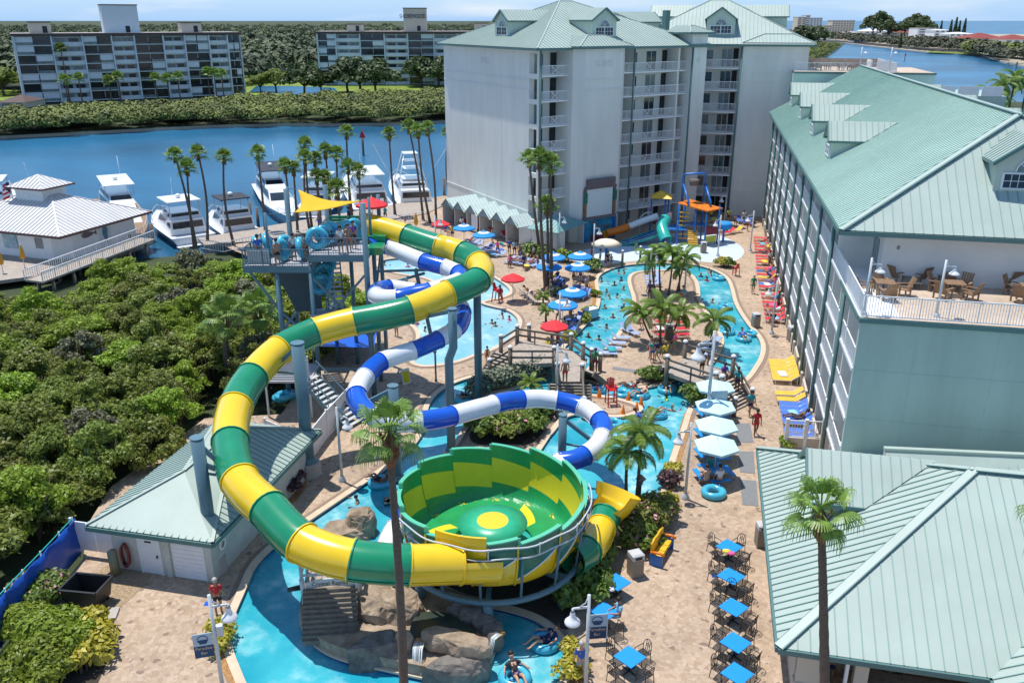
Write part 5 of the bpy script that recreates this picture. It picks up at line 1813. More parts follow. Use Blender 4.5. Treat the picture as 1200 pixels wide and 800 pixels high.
def flight(p0,p1,w,n,name='stairs'):
 p0,p1=Vector(p0),Vector(p1)
 mb=MB()
 d=Vector((p1.x-p0.x,p1.y-p0.y,0))
 L=d.length
 d.normalize()
 s=Vector((-d.y,d.x,0))
 for i in range(n):
  c=p0+d*(L*(i+0.5)/n)
  z=p0.z+(p1.z-p0.z)*(i+1)/n
  a,b=c-s*w/2,c+s*w/2
  mb.beam((a.x,a.y,z-0.02),(b.x,b.y,z-0.02),L/n*0.95,0.05,0)
 for e in(-1,1):
  o=s*(w/2*e)
  mb.beam(p0+o,p1+o,0.08,0.28,1)
  mb.beam(p0+o+Vector((0,0,1.0)),p1+o+Vector((0,0,1.0)),0.06,0.06,1)
  for k in range(6):
   q=p0.lerp(p1,k/5)+o
   mb.beam(q,q+Vector((0,0,1.0)),0.05,0.05,1)
 return mb.build(name,[M_lightpole,M_slategrey],tw)
flight((-12.2,56.0,6.3),(-13.3,60.8,9.6),1.2,14)
flight((-14.4,60.2,3.2),(-13.2,55.8,6.3),1.2,12)
flight((-10.3,50.6,0.0),(-13.6,52.6,2.6),1.5,12)
mb=MB()
mb.box((-14.9,53.6,2.55),(3.0,3.2,0.12))
mb.box((-12.8,55.4,6.25),(1.8,1.2,0.1))
mb.box((-14.0,60.9,3.15),(1.9,1.2,0.1))
tpart('stair_landing',mb,M_slatedeck)
mb=MB()
for i in range(9):
 mb.box((-14.9,52.0,2.75+i*0.17),(3.0,0.07,0.11))
for x in(-16.35,-13.45):
 mb.box((x,52.02,2.2),(0.12,0.12,4.4))
tpart('louvre_panel',mb,M_lightpole)
fix_children(tw)
A_,B_,C_=DY(349.5,222,60),DY(344,249,56.4),DY(424,235,58.5)
sm=MB()
n=10
vs,idx=[],{}
for i in range(n+1):
 for j in range(n+1-i):
  u,v=i/n,j/n
  w=1-u-v
  pull=1-1.1*(u*v+v*w+u*w)*0.75
  c=(A_+B_+C_)/3
  p=A_*w+B_*u+C_*v
  p=c+(p-c)*(pull if min(u,v,w)<1e-6 else pull)
  p.z-=1.1*(u*v+v*w+u*w)
  if(i,j)in((0,0),(n,0),(0,n)):
   p=A_*w+B_*u+C_*v
  idx[(i,j)]=len(vs)
  vs.append(p-A_)
fs=[]
for i in range(n):
 for j in range(n-i):
  fs.append((idx[(i,j)],idx[(i+1,j)],idx[(i,j+1)]))
  if(i+1,j+1)in idx:
   fs.append((idx[(i+1,j)],idx[(i+1,j+1)],idx[(i,j+1)]))
sm.add(vs,fs,0,True)
sail=thing('shade_sail','bright yellow triangular shade sail stretched over the slide tower platform','shade sail',A_)
so_=sm.build('canopy',M_sail,sail)
md=so_.modifiers.new('thick','SOLIDIFY');md.thickness=0.02
for p,q in((A_,(-15.8,59.9)),(B_,(-16.2,55.3)),(C_,(-9.9,58.6))):
 mb=MB()
 mb.tube([(q[0]-A_.x,q[1]-A_.y,TZ1-A_.z),(q[0]-A_.x,q[1]-A_.y,p.z+0.2-A_.z)],0.1,8)
 mb.beam((q[0]-A_.x,q[1]-A_.y,p.z+0.1-A_.z),p-A_,0.03)
 mb.build('mast',M_slategrey,sail)
PW,PL=5.9,10.6
p0=Vector((-19.6,35.2,0))
ph=thing('pump_house','cream pump house with a pale green hipped roof, white door and roller shutter','building',p0)
ud,vd=UD,VD
def pu(u,v,z=0):
 q=p0+ud*u+vd*v
 return Vector((q.x,q.y,z))
pf=Frame(pu(0,0.3),pu(0,PW-0.3))
pr=Frame(pu(0.0,PW-0.3),pu(PL-0.4,PW-0.3))
M_pump=mat('rough_cream_render',(0.55,0.56,0.50),0.9,0.10,1.5,bump=0.5,bscale=9)
mb=MB()
mb.prism([(q.x,q.y)for q in(pu(0,0.3),pu(0,PW-0.3),pu(PL-0.4,PW-0.3),pu(PL-0.4,0.3))],-0.2,2.75)
pf.box(mb,2.85,3.15,0,0.1,0,2.75)
mb.build('wall',M_pump,ph)
rs_=MB()
a,b,c,d=pu(-0.7,-0.35,2.75),pu(-0.7,PW+0.35,2.75),pu(PL+0.4,PW+0.35,2.75),pu(PL+0.4,-0.35,2.75)
k0,k1=pu(2.6,PW/2,4.25),pu(PL-3.0,PW/2,4.25)
hip_roof(ph,(a,b,c,d),k0,k1,0,2.7,spacing=0.36)
mb=MB()
pf.box(mb,1.55,2.55,0.0,0.05,0.02,2.1)
dr=mb.build('door',M_white,ph)
mb=MB()
pf.box(mb,2.40,2.46,0.05,0.11,0.95,1.1)
pf.box(mb,1.85,2.2,0.05,0.06,1.75,1.84)
mb.build('handle',M_black,dr)
mb=MB()
for s0,s1,z0,z1 in((1.45,1.55,0,2.2),(2.55,2.65,0,2.2),(1.45,2.65,2.1,2.2)):
 pf.box(mb,s0,s1,0.0,0.08,z0,z1)
mb.build('door_frame',M_white,ph)
mb=MB()
for i in range(20):
 pf.box(mb,3.25,4.95,0.0,0.04+0.015*(i%2),0.02+i*0.115,0.02+(i+1)*0.115-0.004)
mb.build('roller_shutter',M_white,ph)
mb=MB()
pr.box(mb,1.2,1.7,0.0,0.05,1.5,1.95)
pr.box(mb,5.4,5.9,0.0,0.04,1.5,2.1)
mb.build('vent',M_lightpole,ph)
mb=MB()
cc=pr.P(0.9,0.06,1.55)
mb.torus((0,0,0),0.24,0.07,18,8,0,None)
rg_=MB()
for v in mb.v:
 q=pr.P(0.9+v[0],0.08+v[2]*0.6,1.55+v[1])
 rg_.v.append(tuple(q))
rg_.f,rg_.mi,rg_.sm=mb.f,mb.mi,mb.sm
fix_children(ph)
lb=rg_.build('life_ring',M_white)
tag(lb,'white life ring hanging on the side wall of the pump house','life ring')
hs=MB()
for j in range(4):
 pts=[pf.P(0.75+0.2*math.cos(t)+0.015*j,0.1+0.06*j,0.95+0.62*math.sin(t))for t in[i*2*math.pi/20 for i in range(21)]]
 hs.tube(pts,0.045,6)
tag(hs.build('hose_reel',mat('red_rubber_hose',(0.24,0.06,0.05),0.5,0.1)),'coiled dark red hose hanging on the pump house front wall','hose')
mb=MB()
c=pf.P(0.28,0.45,0)
mb.tube([(c.x,c.y,0),(c.x,c.y,1.25)],0.22,14)
mb.lathe([(0.22,1.25),(0.12,1.36),(0.001,1.38)],(c.x,c.y,0),14)
tag(mb.build('gas_cylinder',mat('khaki_tank',(0.26,0.25,0.15),0.6,0.1)),'khaki tank standing against the pump house beside the hose','tank')
gt=thing('gate','white weathered double gate between the pump house and the blue tarp','gate',pu(0.6,-2.2))
gf=Frame(pu(0.6,-2.35),pu(0.6,0.25))
for s0,s1 in((0.05,1.25),(1.3,2.5)):
 mb=MB()
 gf.box(mb,s0,s1,0,0.06,0.35,1.95)
 gf.box(mb,s0+0.08,s1-0.08,0.06,0.075,1.0,1.08)
 mb.build('leaf',M_white,gt)
for s in(0.0,2.55):
 mb=MB()
 gf.box(mb,s-0.07,s+0.07,-0.05,0.09,0,2.1)
 mb.build('gate_post',M_lightpole,gt)
fix_children(gt)
tb=MB()
tpts=[W(96,648),W(60,690),W(20,735),W(-12,775),W(-60,830)]
tl_=catmull([Vector(p)for p in tpts],8)
vs=[]
for i,p in enumerate(tl_):
 for j in range(5):
  z=0.05+2.0*j/4
  off=0.09*math.sin(i*1.3+j)*(0 if j in(0,4)else 1)
  vs.append((p.x+off,p.y+off*0.4,z-(0.1*math.sin(i*0.9)**2 if j==4 else 0)))
fs=[(i*5+j,(i+1)*5+j,(i+1)*5+j+1,i*5+j+1)for i in range(len(tl_)-1)for j in range(4)]
tb.add(vs,fs,0,True)
tfn=thing('tarp_fence','long blue tarpaulin screen hung on a fence along the thicket','fence',tl_[0])
o=tb.build('tarpaulin',M_tarp,tfn)
o.modifiers.new('thick','SOLIDIFY').thickness=0.03
for i in range(0,len(tl_),4):
 mb=MB()
 q=tl_[i]
 mb.tube([(q.x-0.12,q.y,-0.2),(q.x-0.12,q.y,2.1)],0.04,6)
 mb.build('fence_post',M_lightpole,tfn)
mb=MB()
mb.tube([p+Vector((-0.1,0,2.05))for p in tl_],0.03,5)
mb.build('top_rail',M_teal,tfn)
fix_children(tfn)
vf=thing('vinyl_fence','white vinyl panel fence running from the thick column past the slide tower foot','fence',W(322,512))
for a,b in(((314,522),(352,540)),((362,541),(384,512)),((384,512),(412,480)),((412,480),(430,466))):
 P,Q=W(*a),W(*b)
 f=Frame(P,Q)
 mb=MB()
 n=int(f.L/0.22)
 for i in range(n):
  f.box(mb,f.L*i/n+0.005,f.L*(i+1)/n-0.005,0,0.04,0.05,1.75)
 f.box(mb,0,f.L,-0.01,0.05,1.75,1.85)
 mb.build('panel',M_white,vf)
 mb=MB()
 f.box(mb,-0.07,0.07,-0.05,0.09,0,1.95)
 mb.build('fence_post',M_white,vf)
fix_children(vf)
b=W(108,708)
dp_=thing('dumpster','black tilt-front waste cart standing on the gravel by the corner bed','dumpster',b,R(-8))
mb=MB()
prof_=[(-0.95,1.15),(-0.75,0.25),(0.55,0.25),(0.75,1.15)]
for y in(-0.6,0.6):
 mb.poly([(x,y,z)for x,z in prof_])
mb.add([(x,y,z)for y in(-0.6,0.6)for x,z in prof_],[(0,1,5,4),(1,2,6,5),(2,3,7,6)])
o=mb.build('body',mat('black_plastic',(0.022,0.022,0.024),0.5,0.1),dp_)
o.modifiers.new('thick','SOLIDIFY').thickness=0.05
mb=MB()
for a,c in(((-1.0,-0.66),(0.8,-0.66)),((0.8,-0.66),(0.8,0.66)),((0.8,0.66),(-1.0,0.66)),((-1.0,0.66),(-1.0,-0.66))):
 mb.beam((*a,1.15),(*c,1.15),0.09)
mb.build('rim',M_black,dp_)
for x,y in((-0.45,-0.45),(-0.45,0.45),(0.45,-0.45),(0.45,0.45)):
 mb=MB()
 mb.tube([(x,y-0.04,0.13),(x,y+0.04,0.13)],0.13,12)
 mb.build('wheel',M_black,dp_)
for x,y,l in((112,722,'pale concrete slab by the cart, nearest the bed'),(60,712,'pale board lying by the bush and the tarp')):
 mb=MB()
 q=W(x,y)
 mb.box((q.x,q.y,0.06),(1.9,0.8,0.1),R(10))
 tag(mb.build('paving_slab',M_conc),l,'slab')
RE=3.2
r0_=Vector((9.9,25.7,0))
rst=thing('restaurant','low restaurant with a large pale green standing-seam roof at the lower right','building',r0_)
def ru(u,v,z):
 q=r0_+UD*u+VD*v
 return Vector((q.x,q.y,z))
RL_,RV=16.2,30.0
kk=8.1
zt=RE+kk*0.5
FLc,FRc,BRc,BLc=ru(0,0,RE),ru(0,RV,RE),ru(RL_,RV,RE),ru(RL_,0,RE)
apex,apex2=ru(kk,kk,zt),ru(kk,RV-kk,zt)
mb=MB()
roof_face(mb,[FLc,ru(0,7.3,RE),ru(3.9,11.2,RE+1.95),ru(kk,15.4,zt),apex],FLc,FRc,0.46,0.03)
roof_face(mb,[ru(kk,15.4,zt),ru(3.9,11.2,RE+1.95),ru(0,15.1,RE),FRc,apex2],FLc,FRc,0.46,0.03)
roof_face(mb,[BLc,FLc,apex],BLc,FLc,0.42,0.05)
roof_face(mb,[BRc,BLc,apex,apex2],BRc,BLc,0.46,0.03)
pz=RE+1.95
roof_face(mb,[ru(-4,7.3,RE),ru(-4,11.2,pz),ru(3.9,11.2,pz),ru(0,7.3,RE)][::-1],ru(0,7.3,RE),ru(-4,7.3,RE),0.42,0.05)
roof_face(mb,[ru(-4,15.1,RE),ru(0,15.1,RE),ru(3.9,11.2,pz),ru(-4,11.2,pz)],ru(-4,15.1,RE),ru(0,15.1,RE),0.42,0.05)
for a,b in((FLc,apex),(BLc,apex),(apex,apex2)):
 hip_cap(mb,a,b,0,0.34)
 mb.beam(Vector(a)+Vector((0,0,0.03)),Vector(b)+Vector((0,0,0.03)),0.42,0.05,2)
for a,b in((FLc,ru(0,7.3,RE)),(BLc,FLc),(ru(0,7.3,RE),ru(-4,7.3,RE)),(ru(0,15.1,RE),FRc)):
 mb.beam(a-Vector((0,0,0.13)),b-Vector((0,0,0.13)),0.2,0.22,2)
mb.poly([ru(0.02,0.02,RE-0.24),ru(RL_,0,RE-0.24),ru(RL_,RV,RE-0.24),ru(0,RV,RE-0.24)],3)
mb.build('roof',[M_roof,M_roofrib,M_trimgreen,M_cream],rst)
def on_left(px,py):
 return on_plane(px,py,FLc,BLc,apex)
dq=on_left(948,622)
du=(dq-r0_).dot(UD)
dvv=(dq-r0_).dot(VD)
gz=RE+dvv*0.5
dormer(rst,ru(9.6,2.0,RE+1.0),-UD,3.4,1.3,1.2,5.0,ov=0.5,name='roof_gablet')
wl=MB()
for u0,v0,u1,v1 in((1.0,0.9,RL_-1,1.1),(RL_-1.2,0.9,RL_-1,RV),(3.2,0.9,3.4,RV)):
 wl.prism([(q.x,q.y)for q in(ru(u0,v0,0),ru(u1,v0,0),ru(u1,v1,0),ru(u0,v1,0))],-0.1,RE-0.25)
wl.build('wall',M_cream,rst)
rf_=Frame(ru(0.9,0.9,0),ru(0.9,RV,0))
for s in(0.0,2.1,8.0,14.2):
 mb=MB()
 rf_.box(mb,s,s+0.9 if s<1 else s+0.5,-0.35,0.0,0,RE-0.25)
 rf_.box(mb,s-0.06,s+(0.96 if s<1 else 0.56),-0.4,0.05,0,1.0)
 mb.build('porch_post',M_cream,rst)
for s in(1.0,1.75):
 mb=MB()
 rf_.box(mb,s,s+0.12,-0.1,0.06,0,RE-0.3)
 mb.build('shutter',M_white,rst)
mb=MB()
rf_.box(mb,2.7,14.0,-1.2,-0.5,0,1.05)
mb.build('bar_counter',M_wood,rst)
mb=MB()
rf_.box(mb,0.2,RV-2,-2.45,-2.3,0.1,RE-0.3)
mb.build('bar_interior',M_dark,rst)
fix_children(rst)
bk=thing('back_kitchen','low green-roofed kitchen block squeezed between the restaurant and the hotel end wall','building',ru(20,8,0))
mb=MB()
A0,A1_,A2,A3=W(1036,525,5.6),W(1300,537,5.6),W(1300,590,4.4),W(1050,566,4.4)
roof_face(mb,[A3,A2,A1_,A0],A3,A2,0.42,0.06)
mb.beam(A0,A1_,0.25,0.12,0)
mb.poly([A0-Vector((0,0,5.5)),A3-Vector((0,0,4.3)),A3,A0],2)
mb.poly([A0-Vector((0,0,5.5)),A0,A1_,A1_-Vector((0,0,5.5))],2)
mb.build('roof',[M_roof,M_roofrib,M_cream],bk)
fix_children(bk)
dh0=W(64,306)
dh=thing('dock_house','white dock house with a grey hipped metal roof and a small cupola','building',dh0)
hd_=Vector((0.94,-0.33,0)).normalized()
hn_=Vector((0.33,0.94,0)).normalized()
def hq(a,b,z):
 q=dh0+hd_*a+hn_*b
 return Vector((q.x,q.y,z))
DW=14.0
dw,dl=14.5,11.0
ev_=3.3
mb=MB()
mb.prism([(q.x,q.y)for q in(hq(-dw,0,0),hq(0,0,0),hq(1.5,1.5,0),hq(1.5,dl,0),hq(-dw,dl,0))],-1.0,ev_)
mb.build('wall',M_white,dh)
e_=1.5
a,b,c,d=hq(-dw-e_,-e_,ev_),hq(1.5+e_,-e_,ev_),hq(1.5+e_,dl+e_,ev_),hq(-dw-e_,dl+e_,ev_)
k0,k1=hq(-7.7,dl/2,6.4),hq(-4.7,dl/2,6.4)
rb=MB()
for poly in([a,b,k1,k0],[b,c,k1],[c,d,k0,k1],[d,a,k0]):
 roof_face(rb,poly,poly[0],poly[1],0.55,0.06,0.06)
for u,v in((a,k0),(b,k1),(c,k1),(d,k0),(k0,k1)):
 hip_cap(rb,u,v,0,0.2)
for u,v in((a,b),(b,c),(c,d),(d,a)):
 rb.beam(u-Vector((0,0,0.1)),v-Vector((0,0,0.1)),0.15,0.25,2)
rb.build('roof',[M_graymetalroof,M_graymetalrib,mat('brown_fascia',(0.12,0.07,0.06),0.7,0.1)],dh)
cb=MB()
cx,cy=-6.2,dl/2
cb.prism([(q.x,q.y)for q in(hq(cx-2.0,cy-1.7,0),hq(cx+2.0,cy-1.7,0),hq(cx+2.0,cy+1.7,0),hq(cx-2.0,cy+1.7,0))],5.0,7.1)
cu=cb.build('cupola',M_white,dh)
rb=MB()
q4=[hq(cx-2.8,cy-2.4,7.1),hq(cx+2.8,cy-2.4,7.1),hq(cx+2.8,cy+2.4,7.1),hq(cx-2.8,cy+2.4,7.1)]
pk_=hq(cx,cy,8.4)
for i in range(4):
 roof_face(rb,[q4[i],q4[(i+1)%4],pk_],q4[i],q4[(i+1)%4],0.55,0.06,0.06)
 rb.beam(q4[i],q4[(i+1)%4],0.12,0.18,2)
rb.build('cupola_roof',[M_graymetalroof,M_graymetalrib,mat('brown_fascia',(0.12,0.07,0.06),0.7,0.1)],cu)
hf=Frame(hq(-dw,0,0),hq(0,0,0))
hr_=Frame(hq(1.5,1.5,0),hq(1.5,dl,0))
mb=MB()
hf.box(mb,12.2,13.3,0.01,0.05,1.3,2.5)
hf.box(mb,2.0,4.0,0.01,0.05,1.2,2.4)
mb.build('window',M_glass2,dh)
mb=MB()
hf.box(mb,7.6,9.6,0.02,0.12,1.0,3.3)
mb.build('mural_panel',mat('beach_mural',(0.20,0.48,0.62),0.7,0.3,1.2,col2=(0.62,0.66,0.66)),dh)
fm=MB()
vs=[hr_.P(2.2+0.9*math.cos(t),0.06,2.3+0.32*math.sin(t)*(1-0.3*math.cos(t)))for t in[i*2*math.pi/18 for i in range(18)]]
fm.poly(vs)
fm.poly([hr_.P(3.0,0.06,2.3),hr_.P(3.5,0.06,2.6),hr_.P(3.5,0.06,2.0)])
fm.build('fish_plaque',M_screenwood,dh)
pp=MB()
hr_.box(pp,3.9,5.6,0.01,0.06,0.2,3.3)
pp.build('plaque_board',mat('pale_board',(0.66,0.70,0.72),0.8,0.03),dh)
fm=MB()
fm.poly([hr_.P(4.75+0.45*math.cos(t)*(1.0 if math.sin(t)>0 else 0.65),0.08,1.8+1.15*math.sin(t))for t in[i*2*math.pi/20 for i in range(20)]])
fm.build('manatee_plaque',mat('slate_blue_paint',(0.10,0.22,0.30),0.7,0.2),dh)
fix_children(dh)
qd=MB()
for pts,z in(([(-160,352),(0,330),(60,322),(125,305),(180,284),(160,270),(110,278),(40,292),(-160,310)],0.12),([(240,288),(300,283),(500,251),(522,240),(505,232),(430,246),(300,268),(232,280)],0.1)):
 qd.prism([(p.x,p.y)for p in[W(x,y,0)for x,y in pts]],z-0.35,z)
struct(qd.build('quay',M_woodlight))
pil=0
for i,(bx,by,ty,l)in enumerate([(295,265,237,'dark mooring pile left of the bimini yacht, taller one'),(303,266,243,'dark mooring pile left of the bimini yacht, nearer one'),(521,238,209,'dark mooring pile near the hotel corner'),(504,243,226,'dark mooring pile right of the sport-fishing boat'),(452,247,232,'dark pile between the two sterns'),(155,295,275,'pile at the foot of the ramp landing'),(180,283,262,'pile at the head of the ramp by the first yacht'),(350,266,242,'dark pile beside the masts of the sail')]):
 b=W(bx,by,WZ)
 t=DY(bx,ty,b.y)
 mb=MB()
 mb.tube([(b.x,b.y,-3),(b.x,b.y,t.z)],0.22,8)
 tag(mb.build('mooring_pile',M_wood),l,'pile','mooring piles')
rp=thing('dock_ramp','grey railed ramp climbing from the dock house terrace over the mangroves','ramp',W(110,310))
P,Q=W(40,330,0.3),W(172,280,1.0)
mb=MB()
mb.beam(P,Q,2.4,0.2)
mb.build('deck',M_woodlight,rp)
f=Frame(P,Q)
for d in(-1.2,1.2):
 mb=MB()
 n=60
 for i in range(n+1):
  t=i/n
  z=P.z+(Q.z-P.z)*t
  s=f.L*t
  f.box(mb,s-(0.05 if i%6==0 else 0.02),s+(0.05 if i%6==0 else 0.02),d-0.02,d+0.02,z,z+1.1)
 mb.beam(f.P(0,d,P.z+1.1),f.P(f.L,d,Q.z+1.1),0.1)
 mb.build('railing',M_white,rp)
for i in range(6):
 t=(i+0.5)/6
 for d in(-1.0,1.0):
  q=f.P(f.L*t,d,0)
  mb=MB()
  mb.tube([(q.x,q.y,-3),(q.x,q.y,P.z+(Q.z-P.z)*t-0.1)],0.18,8)
  mb.build('piling',M_wood,rp)
fix_children(rp)
mf=thing('marina_fence','white picket rail along the marina walk behind the slide tower','fence',W(400,272))
pts=[W(x,y)for x,y in[(236,292),(262,296),(285,291),(300,288),(360,280),(420,273),(470,262),(500,258)]]
for a,b in zip(pts[:-1],pts[1:]):
 railing(Frame(a,b),0,(b-a).length,0,0.0,mf,step=0.35,h=1.2,xbrace=False)
fix_children(mf)
def bridge(label,ctr,posts,decks,stairs,rails):
 br=thing('footbridge',label,'bridge',ctr)
 for d in decks:
  mb=MB()
  n=len(d)
  mb.add([p for p in d]+[p-Vector((0,0,0.3))for p in d],[list(range(n)),list(range(n,2*n))[::-1]]+[(i,n+i,n+(i+1)%n,(i+1)%n)for i in range(n)])
  mb.build('deck',M_woodlight,br)
 for p0,p1,w,n in stairs:
  mb=MB()
  d=Vector((p1.x-p0.x,p1.y-p0.y,0));L=d.length;d.normalize();s=Vector((-d.y,d.x,0))
  for i in range(n):
   z=p0.z+(p1.z-p0.z)*(i+0.5)/n
   c=p0+d*(L*(i+0.5)/n)
   mb.beam(c-s*w/2+Vector((0,0,z-c.z)),c+s*w/2+Vector((0,0,z-c.z)),L/n*0.98,0.07,0)
   mb.beam(c-s*w/2+Vector((0,0,z-0.1-c.z)),c+s*w/2+Vector((0,0,z-0.1-c.z)),0.05,0.16,1)
  for e in(-1,1):
   mb.beam(p0+s*(w/2*e)-Vector((0,0,0.1)),p1+s*(w/2*e)-Vector((0,0,0.1)),0.12,0.4,1)
  mb.build('stairs',[M_woodlight,M_wood],br)
 for p in posts:
  mb=MB()
  mb.tube([p-Vector((0,0,min(p.z,1.6)+0.3)),p+Vector((0,0,1.25))],0.16,8)
  po=mb.build('post',M_wood,br)
  cb=MB()
  cb.lathe([(0.19,1.25),(0.2,1.32),(0.12,1.42),(0.001,1.46)],p,10)
  cb.build('post_cap',M_white,po)
 for a,b in rails:
  mb=MB()
  for h in(1.05,0.55):
   mb.beam(a+Vector((0,0,h)),b+Vector((0,0,h)),0.1,0.14)
  n=int((b-a).length/1.4)
  for i in range(1,n):
   q=a.lerp(b,i/n)
   mb.beam(q,q+Vector((0,0,1.0)),0.1)
  mb.build('rail',M_wood,br)
 fix_children(br)
 return br
h_=1.35
l1,l2,l3,l4=W(592,432,0),W(581,413,0),W(606,405,h_),W(598,424,h_)
d1=[W(600,427,h_),W(648,425,h_),W(655,432,h_),W(652,447,h_),W(683,447,h_),W(688,420,h_),W(668,409,h_),W(640,402,h_),W(610,398,h_),W(603,405,h_)]
bridge('left timber footbridge with stairs, crossing the river between the lagoon and the island',W(645,430),[W(598,426,h_),W(587,406+6,h_),W(574,440,0.1),W(606,400,h_),W(620,399,h_),W(649,426,h_),W(669,410,h_),W(653,446,h_),W(682,447,h_),W(683,421,h_),W(703,433,0.1),W(693,428,0.7),W(653,487,0.1),W(684,487,0.1)],[d1],[(W(577,446,0),W(597,415,h_),2.6,9),(W(668,477,0),W(668,449,h_),2.9,8),(W(702,446,0.05),W(686,433,h_),1.6,6)],[(W(598,427,h_),W(649,427,h_)),(W(606,400,h_),W(669,410,h_)),(W(669,410,h_),W(683,421,h_)),(W(649,426,h_),W(653,446,h_)),(W(682,447,h_),W(684,487,0.1)),(W(653,446,h_),W(653,487,0.1)),(W(683,421,h_),W(703,433,0.1)),(W(598,426,h_),W(574,440,0.1)),(W(606,400,h_),W(587,412,h_))])
d2=[W(781,436,h_),W(838,457,h_),W(858,436,h_),W(802,418,h_)]
bridge('right timber footbridge with stairs down to the umbrella tables',W(830,445),[W(781,437,h_),W(802,419,h_),W(838,457,h_),W(858,437,h_),W(860,487,0.05),W(880,476,0.05),W(845,447+14,h_)],[d2],[(W(872,477,0),W(848,447,h_),2.3,9),(W(770,432,0),W(790,428,h_),2.0,7)],[(W(781,437,h_),W(838,457,h_)),(W(802,419,h_),W(858,437,h_)),(W(838,457,h_),W(860,487,0.05)),(W(858,437,h_),W(880,476,0.05))])
mb=MB()
for p in(W(790,446,0),W(845,468,0)):
 mb.box((p.x,p.y+0.5,0.45),(1.8,0.5,1.1),R(-20))
tag(mb.build('bridge_abutment',M_wood),'timber abutments carrying the right footbridge','abutment')
cabA,cabB=W(519,261),W(609,289)
cd_=(cabB-cabA)
cf=Frame(cabA,cabB)
N=6
wd_=cf.L/N
for i in range(N):
 s0,s1=i*wd_,(i+1)*wd_
 c=thing('cabana',f'{ORD[i]} gabled cabana from the water in the row against the hotel tower','cabana',cf.P((s0+s1)/2,0,0),0,'row of gabled cabanas')
 mb=MB()
 cf.box(mb,s0+0.001,s0+0.14,-3.4,0,0,2.3)
 if i==N-1:
  cf.box(mb,s1-0.14,s1,-3.4,0,0,2.3)
 cf.box(mb,s0+0.14,s1-0.001,-3.5,-3.35,0,2.3)
 mb.build('wall',M_stucco_g,c)
 m_=(s0+s1)/2
 mb=MB()
 roof_face(mb,[cf.P(s0,0.35,2.3),cf.P(m_,0.35,3.5),cf.P(m_,-5.2,3.5),cf.P(s0,-5.2,2.3)],cf.P(s0,0.35,2.3),cf.P(s0,-5.2,2.3),0.5,0.02)
 roof_face(mb,[cf.P(s1-0.002,0.35,2.3),cf.P(s1-0.002,-5.2,2.3),cf.P(m_,-5.2,3.5),cf.P(m_,0.35,3.5)],cf.P(s1,0.35,2.3),cf.P(s1,-5.2,2.3),0.5,0.02)
 mb.build('roof',[mat('cabana_roof_sheet',(0.55,0.66,0.64),0.6,0.05),M_roof],c)
 mb=MB()
 mb.poly([cf.P(s0+0.02,0.2,2.45),cf.P(s1-0.02,0.2,2.45),cf.P(m_,0.2,3.4)])
 mb.poly([cf.P(s0+0.02,0.14,2.45),cf.P(m_,0.14,3.4),cf.P(s1-0.02,0.14,2.45)])
 mb.build('gable',mat('blue_grey_gable',(0.22,0.31,0.35),0.7,0.05),c)
 if i==2:
  mb=MB()
  cf.box(mb,s0+1.0,s1-0.4,-0.1,-0.05,0.1,2.3)
  mb.build('white_door',M_white,c)
 fix_children(c)
cb0=W(640,300)
c=thing('cabana','single green-roofed cabana between the palms and the outdoor movie screen','cabana',W(664,288),0)
f_=Frame(W(652,297),W(684,285))
mb=MB()
f_.box(mb,0,0.15,-3.4,0,0,2.5)
f_.box(mb,f_.L-0.15,f_.L,-3.4,0,0,2.5)
f_.box(mb,0.15,f_.L-0.15,-3.5,-3.3,0,2.5)
f_.box(mb,0.15,f_.L*0.3,-0.15,-0.02,0,2.5)
mb.build('wall',M_stucco,c)
mb=MB()
m_=f_.L*0.4
roof_face(mb,[f_.P(-0.4,0.4,2.5),f_.P(f_.L+0.4,0.4,2.5),f_.P(m_,-1.7,3.9)],f_.P(-0.4,0.4,2.5),f_.P(f_.L+0.4,0.4,2.5),0.4)
roof_face(mb,[f_.P(-0.4,0.4,2.5),f_.P(m_,-1.7,3.9),f_.P(-0.4,-4,2.5)],f_.P(-0.4,0.4,2.5),f_.P(-0.4,-4,2.5),0.4)
roof_face(mb,[f_.P(f_.L+0.4,0.4,2.5),f_.P(f_.L+0.4,-4,2.5),f_.P(m_,-1.7,3.9)],f_.P(f_.L+0.4,0.4,2.5),f_.P(f_.L+0.4,-4,2.5),0.4)
mb.build('roof',[mat('teal_roof_sheet',(0.17,0.38,0.38),0.5,0.08),M_roofrib],c)
fix_children(c)
s0=ff.P(5.35,1.78,0)
sc_=thing('movie_screen','outdoor movie screen in a timber surround above a blue underwater mural','screen',s0)
sf=Frame(s0,s0+fd*5.0)
sf.L=5.0
def sz(py,x=682):
 return DY(x,py,s0.y).z
mb=MB()
sf.box(mb,0.45,4.4,0.02,0.10,3.0,6.5)
mb.build('projection_cloth',M_screen,sc_)
mb=MB()
sf.box(mb,0.0,5.0,-0.02,0.2,2.65,3.0)
sf.box(mb,0.35,4.6,0.0,0.35,6.5,7.5)
sf.box(mb,0.1,4.9,-0.02,0.25,6.3,6.55)
sf.box(mb,0.0,0.4,0,0.15,3.0,6.3)
sf.box(mb,4.5,4.9,0,0.15,3.0,6.3)
for i in range(4):
 sf.box(mb,0.4,4.55,0.35,0.38,6.55+i*0.24,6.73+i*0.24)
mb.build('timber_surround',M_screenwood,sc_)
mb=MB()
for s in(0.2,4.7):
 sf.box(mb,s-0.22,s+0.22,0.15,0.3,4.7,5.9)
mb.build('carved_mask',mat('dark_green_paint',(0.01,0.16,0.10),0.6,0.2),sc_)
mb=MB()
for s in(0.2,4.7):
 for k in range(5):
  q=sf.P(s,0.2,3.2+k*0.3)
  mb.tube([q,q+Vector((0,0,0.22))],0.16,8)
mb.build('carved_post',mat('orange_brown_carving',(0.42,0.19,0.07),0.7,0.3,5),sc_)
mb=MB()
